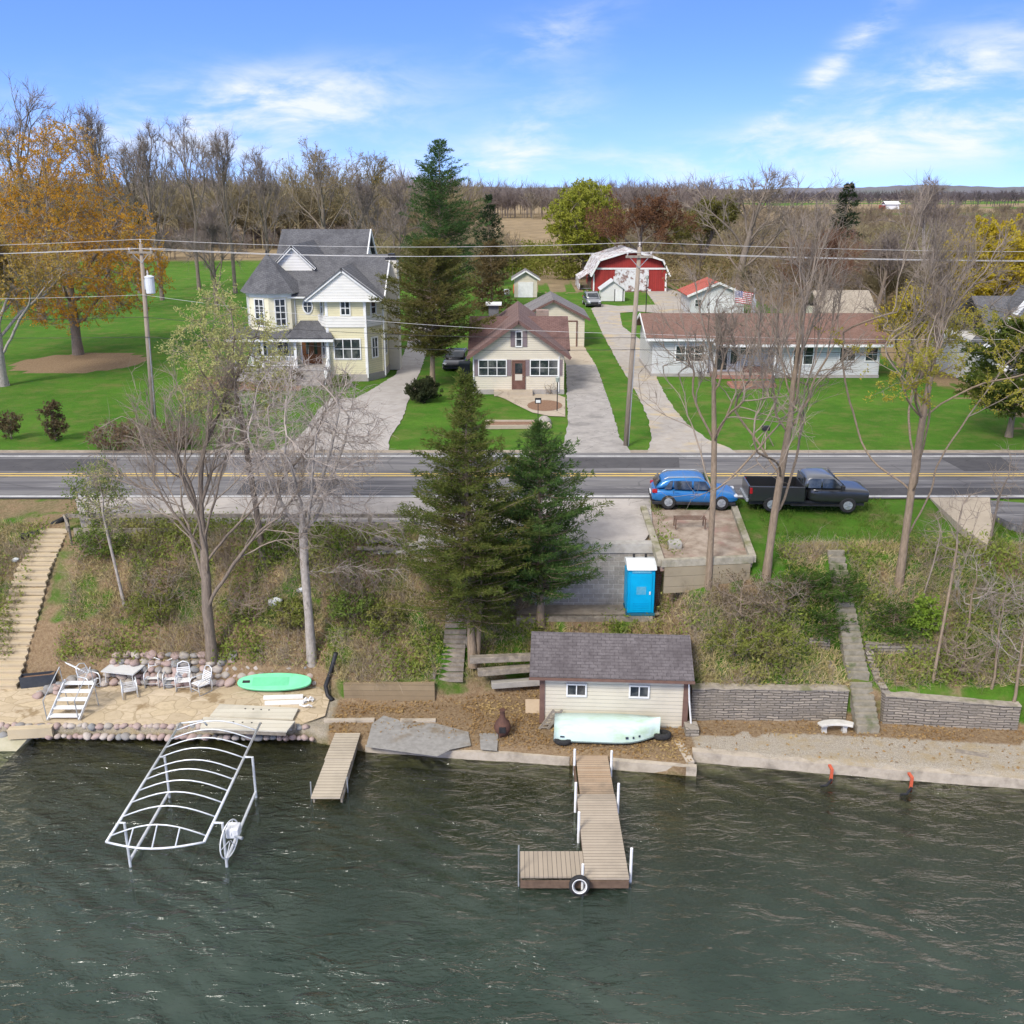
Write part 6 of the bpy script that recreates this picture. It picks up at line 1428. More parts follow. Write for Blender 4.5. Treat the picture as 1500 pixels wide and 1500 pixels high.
p = at(585, 398, zg+.6); TR = thing('boat_trailer', 'white covered boat on a trailer behind the Victorian house', 'boat', at(585, 402, zg))
c = at(588, 402, zg); b = MB(); secs = []
for k in range(9):
    f = k/8; hw = 1.0*math.sin(math.pi*(.15+.8*f))**.6; secs.append([(c.x-hw, c.y-2.5+5*f, c.z+.8), (c.x-hw*.8, c.y-2.5+5*f, c.z+1.4), (c.x, c.y-2.5+5*f, c.z+1.9), (c.x+hw*.8, c.y-2.5+5*f, c.z+1.4), (c.x+hw, c.y-2.5+5*f, c.z+.8)])
loft(b, secs); b.build('cover', WHITE, TR, True); b = MB(); b.beam((c.x, c.y-3.5, c.z+.55), (c.x, c.y+2, c.z+.55), .12, .12); b.box(c.x-.9, c.x+.9, c.y-.05, c.y+.05, c.z+.3, c.z+.45); b.build('trailer_frame', GREYMETAL, TR)
for s in (-1, 1): b = MB(); b.tube([(c.x+s*.85, c.y, c.z+.3), (c.x+s*1.05, c.y, c.z+.3)], .3, 14); b.build('wheel', RUBBER, TR)
FEN = thing('chain_link_gate', 'grey wire gate panel leaning by barn shed', 'gate', at(862, 424, zg))
p = at(862, 424, zg); b = MB(); b.box(p.x-1.4, p.x+1.4, p.y-.03, p.y+.03, p.z+.1, p.z+.18); b.box(p.x-1.4, p.x+1.4, p.y-.03, p.y+.03, p.z+1.9, p.z+1.98); b.box(p.x-1.4, p.x-1.32, p.y-.03, p.y+.03, p.z, p.z+1.9); b.box(p.x+1.32, p.x+1.4, p.y-.03, p.y+.03, p.z, p.z+1.9); b.build('frame', GREYMETAL, FEN)
b = MB()
for k in range(9): b.box(p.x-1.3, p.x+1.3, p.y-.02, p.y+.02, p.z+.3+.18*k, p.z+.36+.18*k)
b.build('slats', OLDWOOD, FEN)
# ---------------------------------------------------------------- vegetation
BARK = M('grey_brown_bark', (.23, .185, .145), (.14, .112, .088), 7, .95, stretch=(2, 2, .4), bmp=.8, bs=16, bd=.03)
BARKP = M('pale_grey_bark', (.40, .355, .31), (.27, .24, .21), 6, .95, c3=(.13, .115, .10), s3=2.5, t3=(.58, .7), stretch=(1.5, 1.5, .8), bmp=.5, bs=14)
BARKT = M('tan_bark', (.29, .22, .155), (.19, .145, .10), 7, .95, stretch=(2, 2, .4), bmp=.8, bs=16, bd=.03)
TWIG = M('brown_twigs', (.29, .235, .185), (.20, .165, .13), 2, .95); TWIGP = M('pale_twigs', (.42, .36, .31), (.30, .255, .22), 2, .95)
TWIGM = M('mauve_brown_twigs', (.25, .205, .175), (.17, .14, .122), .4, .95); TWIGR = M('russet_twigs', (.20, .105, .065), (.14, .08, .055), .5, .95)
TWIGO = M('olive_twigs', (.17, .15, .075), (.12, .105, .06), .5, .95)
def leafmat(name, c1, c2, sc_=1.2, c3=None):
    if name in MATS: return MATS[name]
    m, t, b = new_mat(name); pos = _coord(t, 'pos')
    n1 = t.noise(pos, sc_, 3, .6); wn = t.node('ShaderNodeTexWhiteNoise'); 
    sn = t.node('ShaderNodeVectorMath', operation='SNAP'); sn.inputs[1].default_value = (.12, .12, .12); t.link(pos, sn.inputs[0]); t.link(sn.outputs[0], wn.inputs['Vector'])
    col = t.mix(t.math('ADD', t.math('MULTIPLY', t.ramp(n1, .3, .7), .6), t.math('MULTIPLY', wn.outputs[0], .4)), c1, c2)
    if c3: col = t.mix(t.math('MULTIPLY', t.ramp(t.noise(pos, .45, 3), .5, .7), .8), col, c3)
    t.link(col, b.inputs['Base Color']); b.inputs['Roughness'].default_value = .75; b.inputs['Specular IOR Level'].default_value = .15
    tr_ = t.node('ShaderNodeBsdfTranslucent'); t.link(col, tr_.inputs['Color']); mx = t.node('ShaderNodeMixShader'); mx.inputs[0].default_value = .42
    t.link(b.outputs[0], mx.inputs[1]); t.link(tr_.outputs[0], mx.inputs[2]); t.link(mx.outputs[0], t.n['Material Output'].inputs['Surface'])
    return m
def unit(v): return v/np.maximum(np.linalg.norm(v, axis=-1, keepdims=True), 1e-9)
def frusta(P0, P1, R0, R1, n=3):
    """E tapered tubes as quads"""
    d = unit(P1-P0); ref = np.where(np.abs(d[:, 2:3]) < .9, np.array([[0, 0, 1.]]), np.array([[1., 0, 0]]))
    x = unit(np.cross(d, ref)); y = np.cross(d, x); E = len(P0)
    a = np.arange(n)*2*np.pi/n; ca, sa = np.cos(a)[None, :, None], np.sin(a)[None, :, None]
    rad = x[:, None]*ca+y[:, None]*sa
    V = np.concatenate([P0[:, None]+rad*R0[:, None, None], P1[:, None]+rad*R1[:, None, None]], 1).reshape(-1, 3)
    k = np.arange(n); q = np.stack([k, (k+1) % n, n+(k+1) % n, n+k], -1)
    return V, (q[None]+(np.arange(E)*2*n)[:, None, None]).reshape(-1, 4)
def blades(P, D, L, W, g):
    """leaf-like quads: base, side, tip, side"""
    s = unit(np.cross(D, g.normal(size=P.shape))); L = L[:, None]; W = W[:, None]
    V = np.stack([P, P+D*L*.45+s*W*.5, P+D*L, P+D*L*.45-s*W*.5], 1).reshape(-1, 3)
    return V, np.arange(len(P)*4).reshape(-1, 4)
def join(parts):
    Vs, Fs, o = [], [], 0
    for V_, F_ in parts: Vs.append(V_); Fs.append(F_+o); o += len(V_)
    return np.concatenate(Vs), np.concatenate(Fs)
def rdir(g, n): return unit(g.normal(size=(n, 3)))
def attract(g, base, n, prof, lean=(0, 0), bias=.55):
    """points filling a crown; prof = [(height, radius)...] above the base"""
    h = np.array([p[0] for p in prof]); r = np.array([p[1] for p in prof]); zs = []
    zz = np.linspace(h[0], h[-1], 200); w_ = np.interp(zz, h, r)**2+.02; zs = g.choice(zz, n, p=w_/w_.sum())
    rr = np.interp(zs, h, r)*g.random(n)**bias; a = g.random(n)*2*np.pi; f = zs/h[-1]
    return np.array(base)[None]+np.stack([rr*np.cos(a)+lean[0]*f, rr*np.sin(a)+lean[1]*f, zs], -1)
def colonize(g, trunk, attr, step, kill, maxit=160, up=.12, jit=.25, fan=None):
    nodes = [np.array(p, float) for p in trunk]; par = [-1]+list(range(len(trunk)-1))
    if fan:                                          # main limbs leave the trunk first
        nl, z0, z1, reach, rise = fan; T0 = np.array(trunk, float); a0 = g.random()*6.28; b0 = T0[0]
        if T0[-1][2]-b0[2] < z1:                     # let the trunk run up to the last limb
            k0 = len(nodes)-1; dz = z1-(T0[-1][2]-b0[2])
            for q in (.33, .66, 1): nodes.append(T0[-1]+(T0[-1]-T0[-2])/max(.1, T0[-1][2]-T0[-2][2])*dz*q*.6+np.array([0, 0, dz*q*.4])); par.append(k0 if q == .33 else len(nodes)-2)
        ax = np.array(nodes)
        for k in range(nl):
            zz = b0[2]+z0+(z1-z0)*(k/(max(1, nl-1))); i = int(np.abs(ax[:, 2]-zz).argmin()); a = a0+k*2.4+g.normal()*.3; rc = reach*g.uniform(.65, 1.1); rs = rise*g.uniform(.8, 1.1); p0 = ax[i]; pi = i
            for q in np.linspace(.17, 1, 6):
                nodes.append(p0+np.array([math.cos(a)*rc*q**.8, math.sin(a)*rc*q**.8, rs*q**1.25])+g.normal(size=3)*.022*reach); par.append(pi); pi = len(nodes)-1
    A = attr.copy(); N = np.array(nodes); D = np.linalg.norm(A[:, None]-N[None], axis=2); near = D.argmin(1); nd = D.min(1)
    for it in range(maxit):
        if len(A) == 0: break
        acc = {}
        v = unit(A-np.array(nodes)[near])
        uq, inv = np.unique(near, return_inverse=True); S = np.zeros((len(uq), 3)); np.add.at(S, inv, v)
        S = unit(S+g.normal(size=S.shape)*jit+np.array([0, 0, up])); start = len(nodes)
        new = np.array(nodes)[uq]+S*step
        for k in range(len(uq)): nodes.append(new[k]); par.append(int(uq[k]))
        D = np.linalg.norm(A[:, None]-new[None], axis=2); m_ = D.min(1); am = D.argmin(1); better = m_ < nd
        near = np.where(better, am+start, near); nd = np.where(better, m_, nd)
        keep = nd > kill; A, near, nd = A[keep], near[keep], nd[keep]
    return np.array(nodes), np.array(par)
def recur(g, trunk, H, Rr, n1, z0, z1, lean=(0, 0), levels=4, kids_=(8, 5, 4), ang=(.45, .95), seg=.42):
    """straight forking limbs: leader, limbs, branches, branchlets"""
    nodes = [np.array(p, float) for p in trunk]; par = [-1]+list(range(len(trunk)-1)); b0 = nodes[0].copy(); zt = nodes[-1][2]-b0[2]
    d = unit(nodes[-1]-nodes[-2]); i = len(nodes)-1; lead = [i]
    while nodes[i][2]-b0[2] < H*.72:
        d = unit(d+g.normal(size=3)*.09+np.array([0, 0, .10])); nodes.append(nodes[i]+d*seg*1.3); par.append(i); i = len(nodes)-1; lead.append(i)
    al = np.array([nodes[k][2]-b0[2] for k in range(len(nodes))]); todo = []
    for k in range(n1):
        f = k/max(1, n1-1); zz = z0+(z1-z0)*f; j = int(np.abs(al-zz).argmin()); a = k*2.4+g.normal()*.35; tilt = (ang[1]+(ang[0]-ang[1])*f)*g.uniform(.8, 1.15)
        todo.append((j, np.array([math.cos(a)*math.sin(tilt), math.sin(a)*math.sin(tilt), math.cos(tilt)]), (H-zz)*g.uniform(.62, .85)/max(.6, math.cos(tilt*.7)), 1))
    for j in lead[-2:]: todo.append((j, unit(d+g.normal(size=3)*.3), H*.28, 1))
    while todo:
        i, d, L, lv = todo.pop(); m_ = max(3, int(L/seg)); br = []; ph = g.normal(size=3)*.022
        for k in range(m_):
            d = unit(d+g.normal(size=3)*.085+ph+np.array([0, 0, .026])); nodes.append(nodes[i]+d*L/m_); par.append(i); i = len(nodes)-1; br.append((i, d.copy()))
        if lv >= levels: continue
        for q in range(kids_[lv-1]+int(g.integers(-1, 2))):
            f = g.uniform(.22, .97); j, dd = br[min(m_-1, int(f*m_))]; s = unit(np.cross(dd, g.normal(size=3))); t_ = g.uniform(.4, .85)
            todo.append((j, unit(dd*math.cos(t_)+s*math.sin(t_)+np.array([0, 0, .05])), L*g.uniform(.42, .66)*(1.1-.45*f), lv+1))
    N = np.array(nodes); rel = N-b0; k = np.clip((rel[:, 2]-zt)/max(.1, H-zt), 0, 1); hz = np.hypot(rel[:, 0], rel[:, 1]); sc_r = Rr/max(.2, np.percentile(hz, 90)); sz = (H-zt)/max(.1, rel[:, 2].max()-zt)
    rel[:, 2] = np.where(rel[:, 2] > zt, zt+(rel[:, 2]-zt)*sz, rel[:, 2]); w_ = np.clip(k*4, 0, 1); rel[:, 0] = rel[:, 0]*(1-w_+w_*sc_r)+lean[0]*k; rel[:, 1] = rel[:, 1]*(1-w_+w_*sc_r)+lean[1]*k
    return rel+b0, np.array(par)
def radii(N, par, tip, base):
    n = len(N); ch = np.zeros(n, int)
    for i in range(1, n): ch[par[i]] += 1
    tips = max(2, int((ch == 0).sum())); e = max(1.6, math.log(tips)/math.log(base/tip)); s = np.where(ch == 0, tip**e, 0.0)
    for i in range(n-1, 0, -1): s[par[i]] += s[i]
    return s**(1/e), ch
def build_tree(name, label, base, prof, trunk, r0, seed, n_attr=700, step=.35, kill=.5, tip=.008, bark=BARK, twig=TWIG, lean=(0, 0), twigs=2.2, tw_len=(.4, 1.05), tw_r=.008, thr=.035,
               leaf=None, leaf_n=0, leaf_l=(.12, .2), leaf_w=.09, leaf_zone=None, cat='tree', up=.12, jit=.25, droop=0.0, fan=None, rec=None, group=None, at_loc=True, bias=.55, extra=None, flare=1.35):
    """bare or budding tree: trunk and limbs, fine crown, optional leaves"""
    g = np.random.default_rng(seed); base = Vector(base); T = thing(name, label, cat, base, 0, group)
    tr_ = [tuple(base+Vector(p)) for p in trunk]; A = attract(g, base, n_attr, prof, lean, bias)
    if extra is not None: A = np.concatenate([A, np.array(base)[None]+np.array(extra(g))])
    N, par = recur(g, tr_, prof[-1][0], max(q[1] for q in prof), rec[0], rec[1], rec[2], lean, *rec[3:]) if rec else colonize(g, tr_, A, step, kill, up=up, jit=jit, fan=fan)
    rad, ch = radii(N, par, tip, r0)
    kids = [[] for _ in N]
    for i in range(1, len(N)): kids[par[i]].append(i)
    b = MB(); stack = [0]; seen = set()
    while stack:                                     # thick limbs as continuous tapered tubes
        i = stack.pop(); ch_ = [par[i], i] if par[i] >= 0 else [i]
        while True:
            ks = [k for k in kids[ch_[-1]] if rad[k] > thr]
            if not ks: break
            ks.sort(key=lambda k: -rad[k]); stack += ks[1:]; ch_.append(ks[0])
        if len(ch_) > 1:
            rr = [rad[k] for k in ch_]
            if par[i] >= 0: rr[0] = rr[1]
            else: rr[0] *= flare
            b.tube([N[k] for k in ch_], rr, 10 if rr[0] > .12 else 6, False)
    b.build('trunk', bark, T, True)
    idx = np.array([i for i in range(1, len(N)) if rad[i] <= thr])
    parts = []
    if len(idx):
        parts.append(frusta(N[par[idx]], N[idx], np.minimum(rad[par[idx]], rad[idx]*1.4), rad[idx], 4))
        m_ = int(len(idx)*twigs); pick = idx[g.integers(0, len(idx), m_)]; d0 = unit(N[pick]-N[par[pick]]); P = N[par[pick]]+(N[pick]-N[par[pick]])*g.random((m_, 1))
        d = unit(d0+g.normal(size=(m_, 3))*.55+np.array([0, 0, .18-droop])); L = g.uniform(*tw_len, m_); Mid = P+d*(L*.5)[:, None]; d2 = unit(d+g.normal(size=(m_, 3))*.3+np.array([0, 0, .1-droop*1.5])); End = Mid+d2*(L*.5)[:, None]
        r1 = np.full(m_, tw_r); parts += [frusta(P, Mid, r1, r1*.75, 3), frusta(Mid, End, r1*.75, r1*.25, 3)]
        V_, F_ = join(parts); mesh_uniform('crown', V_, F_, twig, T)
        if leaf is not None:
            sel = np.arange(m_)
            if leaf_zone is not None: sel = sel[[leaf_zone(p-np.array(base)) for p in End]]
            if len(sel):
                q = sel[g.integers(0, len(sel), leaf_n)]; f = g.random((leaf_n, 1)); Pq = Mid[q]+(End[q]-Mid[q])*f+g.normal(size=(leaf_n, 3))*.05
                V_, F_ = blades(Pq, rdir(g, leaf_n), g.uniform(*leaf_l, leaf_n), np.full(leaf_n, leaf_w), g); mesh_uniform('leaves', V_, F_, leaf, T)
    return T

def build_conifer(name, label, base, h, prof, r0, seed, limbs=170, spray=11, blade=(.16, .30), bw=.05, droop=-.1, z0=.12, leaf=None, bark=BARKT, lean=(0, 0), ragged=.35, step=.2, branch=.55, cat='tree', stems=None, whorl=None, brown=None, dens=9):
    """trunk, limbs and feathery sprays; prof = [(t, radius)] over the height"""
    g = np.random.default_rng(seed); base = Vector(base); T = thing(name, label, cat, base); B_ = np.array(base)
    b = MB(); pts = [B_+np.array([lean[0]*f+.06*h*.1*math.sin(f*5+seed), lean[1]*f, h*f]) for f in np.linspace(0, .97, 10)]
    b.tube([tuple(p) for p in pts], [r0*(1.25 if k == 0 else 1)*(1-.93*k/9) for k in range(10)], 9, False)
    if stems:
        for (dx, dy, hh, rr) in stems: b.tube([tuple(B_+np.array([dx*.5, dy, -.2])), tuple(B_+np.array([dx, dy, hh*.5])), tuple(B_+np.array([dx*1.4, dy, hh]))], [rr, rr*.8, rr*.2], 8, False)
    ts = [p[0] for p in prof]; rs = [p[1] for p in prof]
    t_ = z0+(1-z0)*g.random(limbs)**.95
    if whorl: t_ = np.clip(np.round(t_*whorl)/whorl+g.normal(size=limbs)*.006, z0, 1)
    az_ = g.random(limbs)*2*np.pi; Ln = np.interp(t_, ts, rs)*(1-ragged+ragged*1.3*g.random(limbs))*(1+.16*np.sin(3*az_+seed+9*t_)+.14*np.sin(23*t_+2*az_+seed)); cen = B_+np.stack([lean[0]*t_+.006*h*np.sin(t_*5+seed), lean[1]*t_, h*t_], -1)
    P, D, Lb, Wb = [], [], [], []; LP0, LP1, LR = [], [], []
    for k in range(limbs):
        d = np.array([math.cos(az_[k]), math.sin(az_[k]), droop+.5*max(0, t_[k]-.55)+.12*g.normal()]); d /= np.linalg.norm(d); L = Ln[k]
        if L < .12: L = .12
        e = cen[k]+d*L+np.array([0, 0, .10*L]); mid = cen[k]+d*L*.5
        LP0 += [cen[k], mid]; LP1 += [mid, e]; rr = max(.008, r0*.22*(1-t_[k])+.006); LR += [(rr, rr*.7), (rr*.7, rr*.2)]
        nb = max(2, int(L*.85/step)); s = np.linspace(.16 if L > .6 else .0, 1, nb)
        for q in s:
            p = (cen[k]+d*L*q+np.array([0, 0, .10*L*q*q])); side = np.cross(d, [0, 0, 1.]); bl = branch*(1-.55*q)*min(1, .35+L*.6)
            for sg in (-1, 1):
                bd = d*(.75+.4*q)+side*sg*g.uniform(.5, 1.1)+np.array([0, 0, g.uniform(-.25, .35)]); bd /= np.linalg.norm(bd)
                m_ = dens; u = g.random(m_)**.8; bp = p+bd*(u*bl)[:, None]+g.normal(size=(m_, 3))*.035; dd = unit(bd[None]*.9+g.normal(size=(m_, 3))*.55+np.array([0, 0, .12]))
                P.append(bp); D.append(dd); Lb.append(g.uniform(*blade, m_)); Wb.append(np.full(m_, bw))
    b.build('trunk', bark, T, True)
    V_, F_ = frusta(np.array(LP0), np.array(LP1), np.array([x[0] for x in LR]), np.array([x[1] for x in LR]), 4); mesh_uniform('limbs', V_, F_, bark, T)
    V_, F_ = blades(np.concatenate(P), np.concatenate(D), np.concatenate(Lb), np.concatenate(Wb), g); mesh_uniform('crown', V_, F_, leaf, T)
    return T

# ---- junipers on the bank
JUN = leafmat('juniper_green', (.062, .098, .020), (.18, .195, .045), 1.6, (.18, .145, .05)); JUN2 = leafmat('juniper_deep_green', (.040, .098, .026), (.12, .185, .045), 1.6, (.13, .14, .035))
p = hit(693, 978)
build_conifer('juniper', 'tall ragged olive green juniper over the grey timber steps', p, 12.0, [(.1, 1.8), (.2, 2.65), (.4, 2.7), (.55, 2.15), (.72, 1.35), (.88, .6), (1, .08)], .19, 3, 430, 9, (.10, .21), .034, .18, .15, JUN, lean=(-.25, .25), stems=[(.28, .1, 4, .13)], dens=12, step=.19, branch=.5, ragged=.55)
p = hit(790, 918)
build_conifer('juniper', 'shorter dark green juniper at left end of the block wall', p, 8.6, [(.1, 1.3), (.22, 2.4), (.45, 2.45), (.65, 1.95), (.85, 1.0), (1, .1)], .17, 8, 330, 9, (.11, .22), .036, .25, .12, JUN2, dens=12, step=.19, branch=.5, ragged=.55)
# ---- conifers in the yards and behind
p = at(634, 566, ZG-.05)
build_conifer('cedar', 'rounded olive brown cedar with bare lower trunk beside the driveway', p, 10.6, [(.25, 1.4), (.33, 3.7), (.55, 3.5), (.75, 2.7), (.9, 1.5), (1, .3)], .22, 12, 330, 9, (.16, .32), .06, .15, .22, leafmat('cedar_olive_brown', (.072, .078, .020), (.165, .16, .044), 1.2, (.16, .12, .045)), dens=9, ragged=.3, step=.27, branch=.7)
p = at(648, 462, ZG-.05)
build_conifer('white_pine', 'towering blue-green white pine standing between Victorian house and cottage', p, 19.5, [(.08, 2.2), (.2, 4.4), (.45, 4.6), (.62, 4.0), (.8, 2.5), (.92, 1.3), (1, .2)], .3, 21, 330, 9, (.25, .48), .075, .12, .10, leafmat('pine_blue_green', (.034, .078, .022), (.09, .155, .046), .9), ragged=.5, step=.42, branch=1.0, dens=9)
p = at(716, 418, ZG-.1)
build_conifer('spruce', 'small dark spruce poking up right of the tall pine', p, 13.5, [(.1, 2.6), (.4, 2.4), (.7, 1.5), (1, .1)], .2, 23, 120, 8, (.35, .6), .13, -.1, .1, leafmat('spruce_dark', (.02, .042, .02), (.055, .075, .032), 1.0), step=.5, branch=.9, dens=8)
p = at(1232, 392, ZG-.2)
build_conifer('spruce', 'lone dark spruce rising from the brown scrub at right', p, 15.5, [(.08, 4.6), (.35, 3.9), (.65, 2.5), (1, .1)], .25, 29, 120, 8, (.5, .9), .2, -.15, .08, leafmat('spruce_dark', (0, 0, 0), (0, 0, 0)), step=.7, branch=1.3, dens=9)
p = at(720, 466, ZG-.1)
build_conifer('cedar', 'bushy brown cedar behind the left end of the cottage roof', p, 8.5, [(.1, 2.0), (.4, 2.4), (.7, 1.7), (1, .3)], .18, 31, 110, 8, (.3, .5), .12, .1, .08, leafmat('cedar_brown', (.10, .075, .032), (.19, .14, .06), 1.0), step=.4, branch=.9, dens=8)
p = at(1478, 640, ZG-.05)
build_conifer('cedar', 'broad olive green evergreen at the right edge before the white gable', p, 6.9, [(.2, 1.6), (.32, 3.1), (.6, 3.0), (.85, 1.9), (1, .4)], .2, 37, 150, 9, (.25, .45), .1, .05, .22, leafmat('olive_evergreen', (.05, .08, .016), (.13, .16, .028), .9, (.24, .21, .035)), step=.3, branch=.8, dens=9)

# ---- bare trees on the bank in front of the road
p = hit(311, 968)
build_tree('bare_tree', 'broad bare multi-stemmed tree with thick trunk above the patio', p, [(4.0, 1.4), (6, 3.2), (8.5, 4.7), (11, 4.3), (13, 2.4)], [(0, 0, -.2), (.02, 0, 1), (0, 0, 2.2), (.05, .05, 3.2)], .21, 41, 1700, .26, .34, lean=(.3, .8), twig=TWIG, bark=BARK, twigs=1.1, up=.16, rec=(9, 2.6, 7.0, 4, (5, 4, 2), (.32, .7)))
p = hit(457, 968)
def droop_pts(g): n = 130; f = g.random(n); return np.stack([.8+3.3*f, -.6+1.2*g.random(n), 7.2-2.4*f**2+.9*g.normal(size=n)*.5], -1)
build_tree('bare_tree', 'pale grey barked bare tree with whitish drooping twigs', p, [(6.0, 1.2), (7.5, 2.6), (9.5, 3.4), (11.5, 2.6), (12.6, 1.0)], [(0, 0, -.2), (.0, 0, 2), (-.05, .05, 4), (-.02, .1, 5.6)], .175, 43, 1400, .24, .32, lean=(.3, .3), twig=TWIGP, bark=BARKP, twigs=2.6, fan=(7, 5.2, 7.0, 2.4, 4.0), droop=.15, up=.05, extra=droop_pts, tw_r=.009)
p = hit(386, 822)
LIME = leafmat('pale_lime_buds', (.36, .37, .12), (.50, .48, .20), 1.2)
build_tree('budding_tree', 'slim leaning tree with pale lime green new leaves', p, [(5.6, .9), (7.2, 2.5), (9.2, 2.4), (11.3, 1.0), (12, .3)], [(0, 0, -.2), (-.1, 0, 2), (-.25, 0, 4), (-.4, 0, 6), (-.6, 0, 8)], .12, 47, 600, .28, .42, fan=(6, 5.5, 8.5, 1.6, 2.2), lean=(-1.0, 0), leaf=LIME, leaf_n=10500, leaf_zone=lambda q: q[2] > 6.6, leaf_l=(.08, .16), leaf_w=.055, twigs=2.2)
p = hit(183, 888)
build_tree('birch_sapling', 'thin pale sapling with bare top below the guard rail', p, [(2.6, .4), (4, 1.0), (5.6, .8), (6.6, .2)], [(0, 0, -.1), (-.2, .1, 1.5), (-.4, .2, 3), (-.5, .2, 4.2)], .06, 51, 140, .22, .35, lean=(-.6, .4), bark=BARKP, twigs=2.2, leaf=LIME, leaf_n=900, leaf_l=(.06, .11), leaf_w=.04, thr=.02)
p = hit(1037, 858)
build_tree('bare_tree', 'straight bare tree rising left of the pickup truck', p, [(4.4, 1.0), (6, 2.6), (9, 2.3), (11.5, 1.6), (13, .5)], [(0, 0, -.2), (0, 0, 2), (-.02, .05, 4), (-.1, .1, 6), (-.25, .1, 8)], .12, 53, 1150, .26, .36, lean=(-.6, .1), bark=BARKT, twigs=1.0, rec=(9, 3.8, 9.5, 4, (4, 3, 2), (.4, 1.1)))
p = hit(1122, 846)
def low_pts(g): n = 60; f = g.random(n); return np.stack([-2.2+4.8*f, .4*g.normal(size=n)-.4, 2.6+1.4*np.abs(f-.5)+.4*g.normal(size=n)], -1)
build_tree('bare_tree', 'twin-stemmed bare tree standing before the pickup truck', p, [(4.6, 1.2), (7, 3.0), (10, 3.4), (13, 2.4), (15, .8)], [(0, 0, -.2), (.05, 0, 1.2), (.12, 0, 2.6), (.25, .05, 4.2), (.4, .05, 6)], .155, 57, 1600, .26, .36, lean=(.8, .2), bark=BARKT, twigs=1.0, rec=(11, 3.2, 11.0, 4, (4, 3, 2), (.4, 1.05)), extra=low_pts)
p = hit(1316, 858)
YBUD = leafmat('yellow_green_buds', (.30, .25, .035), (.38, .36, .06), 1.0)
build_tree('budding_tree', 'tall bank tree with sparse yellow-green buds at right', p, [(3.8, 1.0), (6, 3.0), (8.5, 3.5), (11.5, 2.8), (14.6, 1.6), (16, .5)], [(0, 0, -.2), (.02, 0, 2), (.05, .05, 4), (.15, .1, 7), (.3, .1, 10)], .15, 59, 1700, .26, .36, lean=(.8, .2), bark=BARKT, rec=(13, 3.2, 12.5, 4, (4, 3, 2), (.35, 1.15)), leaf=YBUD, leaf_n=12000, leaf_l=(.06, .13), leaf_w=.05, leaf_zone=lambda q: q[2] < 10.5, twigs=1.1)
p = hit(1366, 1000)
build_tree('bare_tree', 'thin leaning broken-topped tree beside the upper terrace wall', p, [(4.2, .6), (5.5, 1.3), (7.3, 1.1)], [(0, 0, -.2), (.15, .2, 1.5), (.35, .5, 3), (.6, .9, 4.6)], .13, 61, 110, .25, .4, lean=(.9, 1.2), bark=BARKT, twigs=1.5)
p = hit(1345, 905)
build_tree('bare_tree', 'snapped slender trunk crossing behind the leaning tree', p, [(2.6, .4), (3.6, .8), (4.6, .5)], [(0, 0, -.2), (.2, .2, 1), (.45, .3, 2.2), (.6, .4, 3.3)], .11, 63, 50, .25, .4, lean=(.7, .5), bark=BARKT, twigs=1.5)
p = hit(1448, 802)
build_tree('bare_tree', 'dark slim sapling at the end of the pale concrete pad', p, [(1.6, .3), (3, .9), (4.6, .6)], [(0, 0, -.1), (.05, 0, 1), (.1, 0, 2.2)], .06, 67, 70, .25, .35, lean=(.3, 0), twigs=2.0, thr=.02)
for k, (u, v, hh, sd, lb_) in enumerate(((1452, 1010, 4.6, 71, 'leftmost of the thin saplings at right edge'), (1482, 1040, 5.2, 73, 'thin sapling nearest the water at right edge'), (1498, 930, 5.5, 75, 'thin sapling highest up the bank at right edge'), (1415, 930, 3.6, 77, 'low twiggy sapling between leaning tree and right edge'))):
    p = hit(u, v); build_tree('sapling', lb_, p, [(.6, .3), (hh*.5, 1.2), (hh, .7)], [(0, 0, -.1), (.05, 0, .5)], .06, sd, 110, .25, .4, twig=TWIGP if k % 2 else TWIG, bark=BARKT, twigs=2.0, thr=.02)
p = hit(150, 770)
build_tree('shrub', 'small shrub with fresh green leaves by the head of left stairs', p, [(.2, .5), (1.4, 1.3), (2.6, .9)], [(0, 0, -.1), (0, 0, .3)], .05, 81, 120, .2, .3, twigs=2.2, leaf=leafmat('fresh_green', (.10, .16, .03), (.18, .24, .05)), leaf_n=2600, leaf_l=(.08, .14), leaf_w=.06, thr=.02)

# ---- yard and middle-distance trees
def midtree(name, label, u, v, top_v, half_px, seed, leaf=None, leaf_n=0, twig=TWIG, bark=BARK, r0=.3, n=520, start=.22, dens=3.4, shape=None, leaf_l=(.16, .3), leaf_w=.14, step=.6, lean=(0, 0), twr=.02, zone=None):
    p = at(u, v, ZG-.1); tp = atY(u, top_v, p.y); h = tp.z-p.z; rr = half_px*(p.y*CP+9*SP)/F
    sh = shape or [(start, .35), (start+.2, .85), (.65, 1.0), (.85, .75), (1.0, .25)]
    return build_tree(name, label, p, [(h*a, rr*c) for a, c in sh], [(0, 0, -.3), (0, 0, h*.08), (.03, 0, h*start*.9)], r0, seed, int(n*2.3), step*.85, step*.95, jit=.14, rec=((9, h*start*.8, h*.66, 4, (5, 3, 2), (.25, .75), h*.035) if leaf_n < 9500 else None), fan=(7, h*start*.8, h*min(.62, start+.3), rr*.65, h*.3), tip=.014, bark=bark, twig=twig, twigs=(dens*.45 if leaf_n < 9500 else dens), tw_len=(.6, 1.5), tw_r=twr, thr=.05, leaf=leaf, leaf_n=leaf_n, leaf_l=leaf_l, leaf_w=leaf_w, lean=lean, up=.28, leaf_zone=zone)
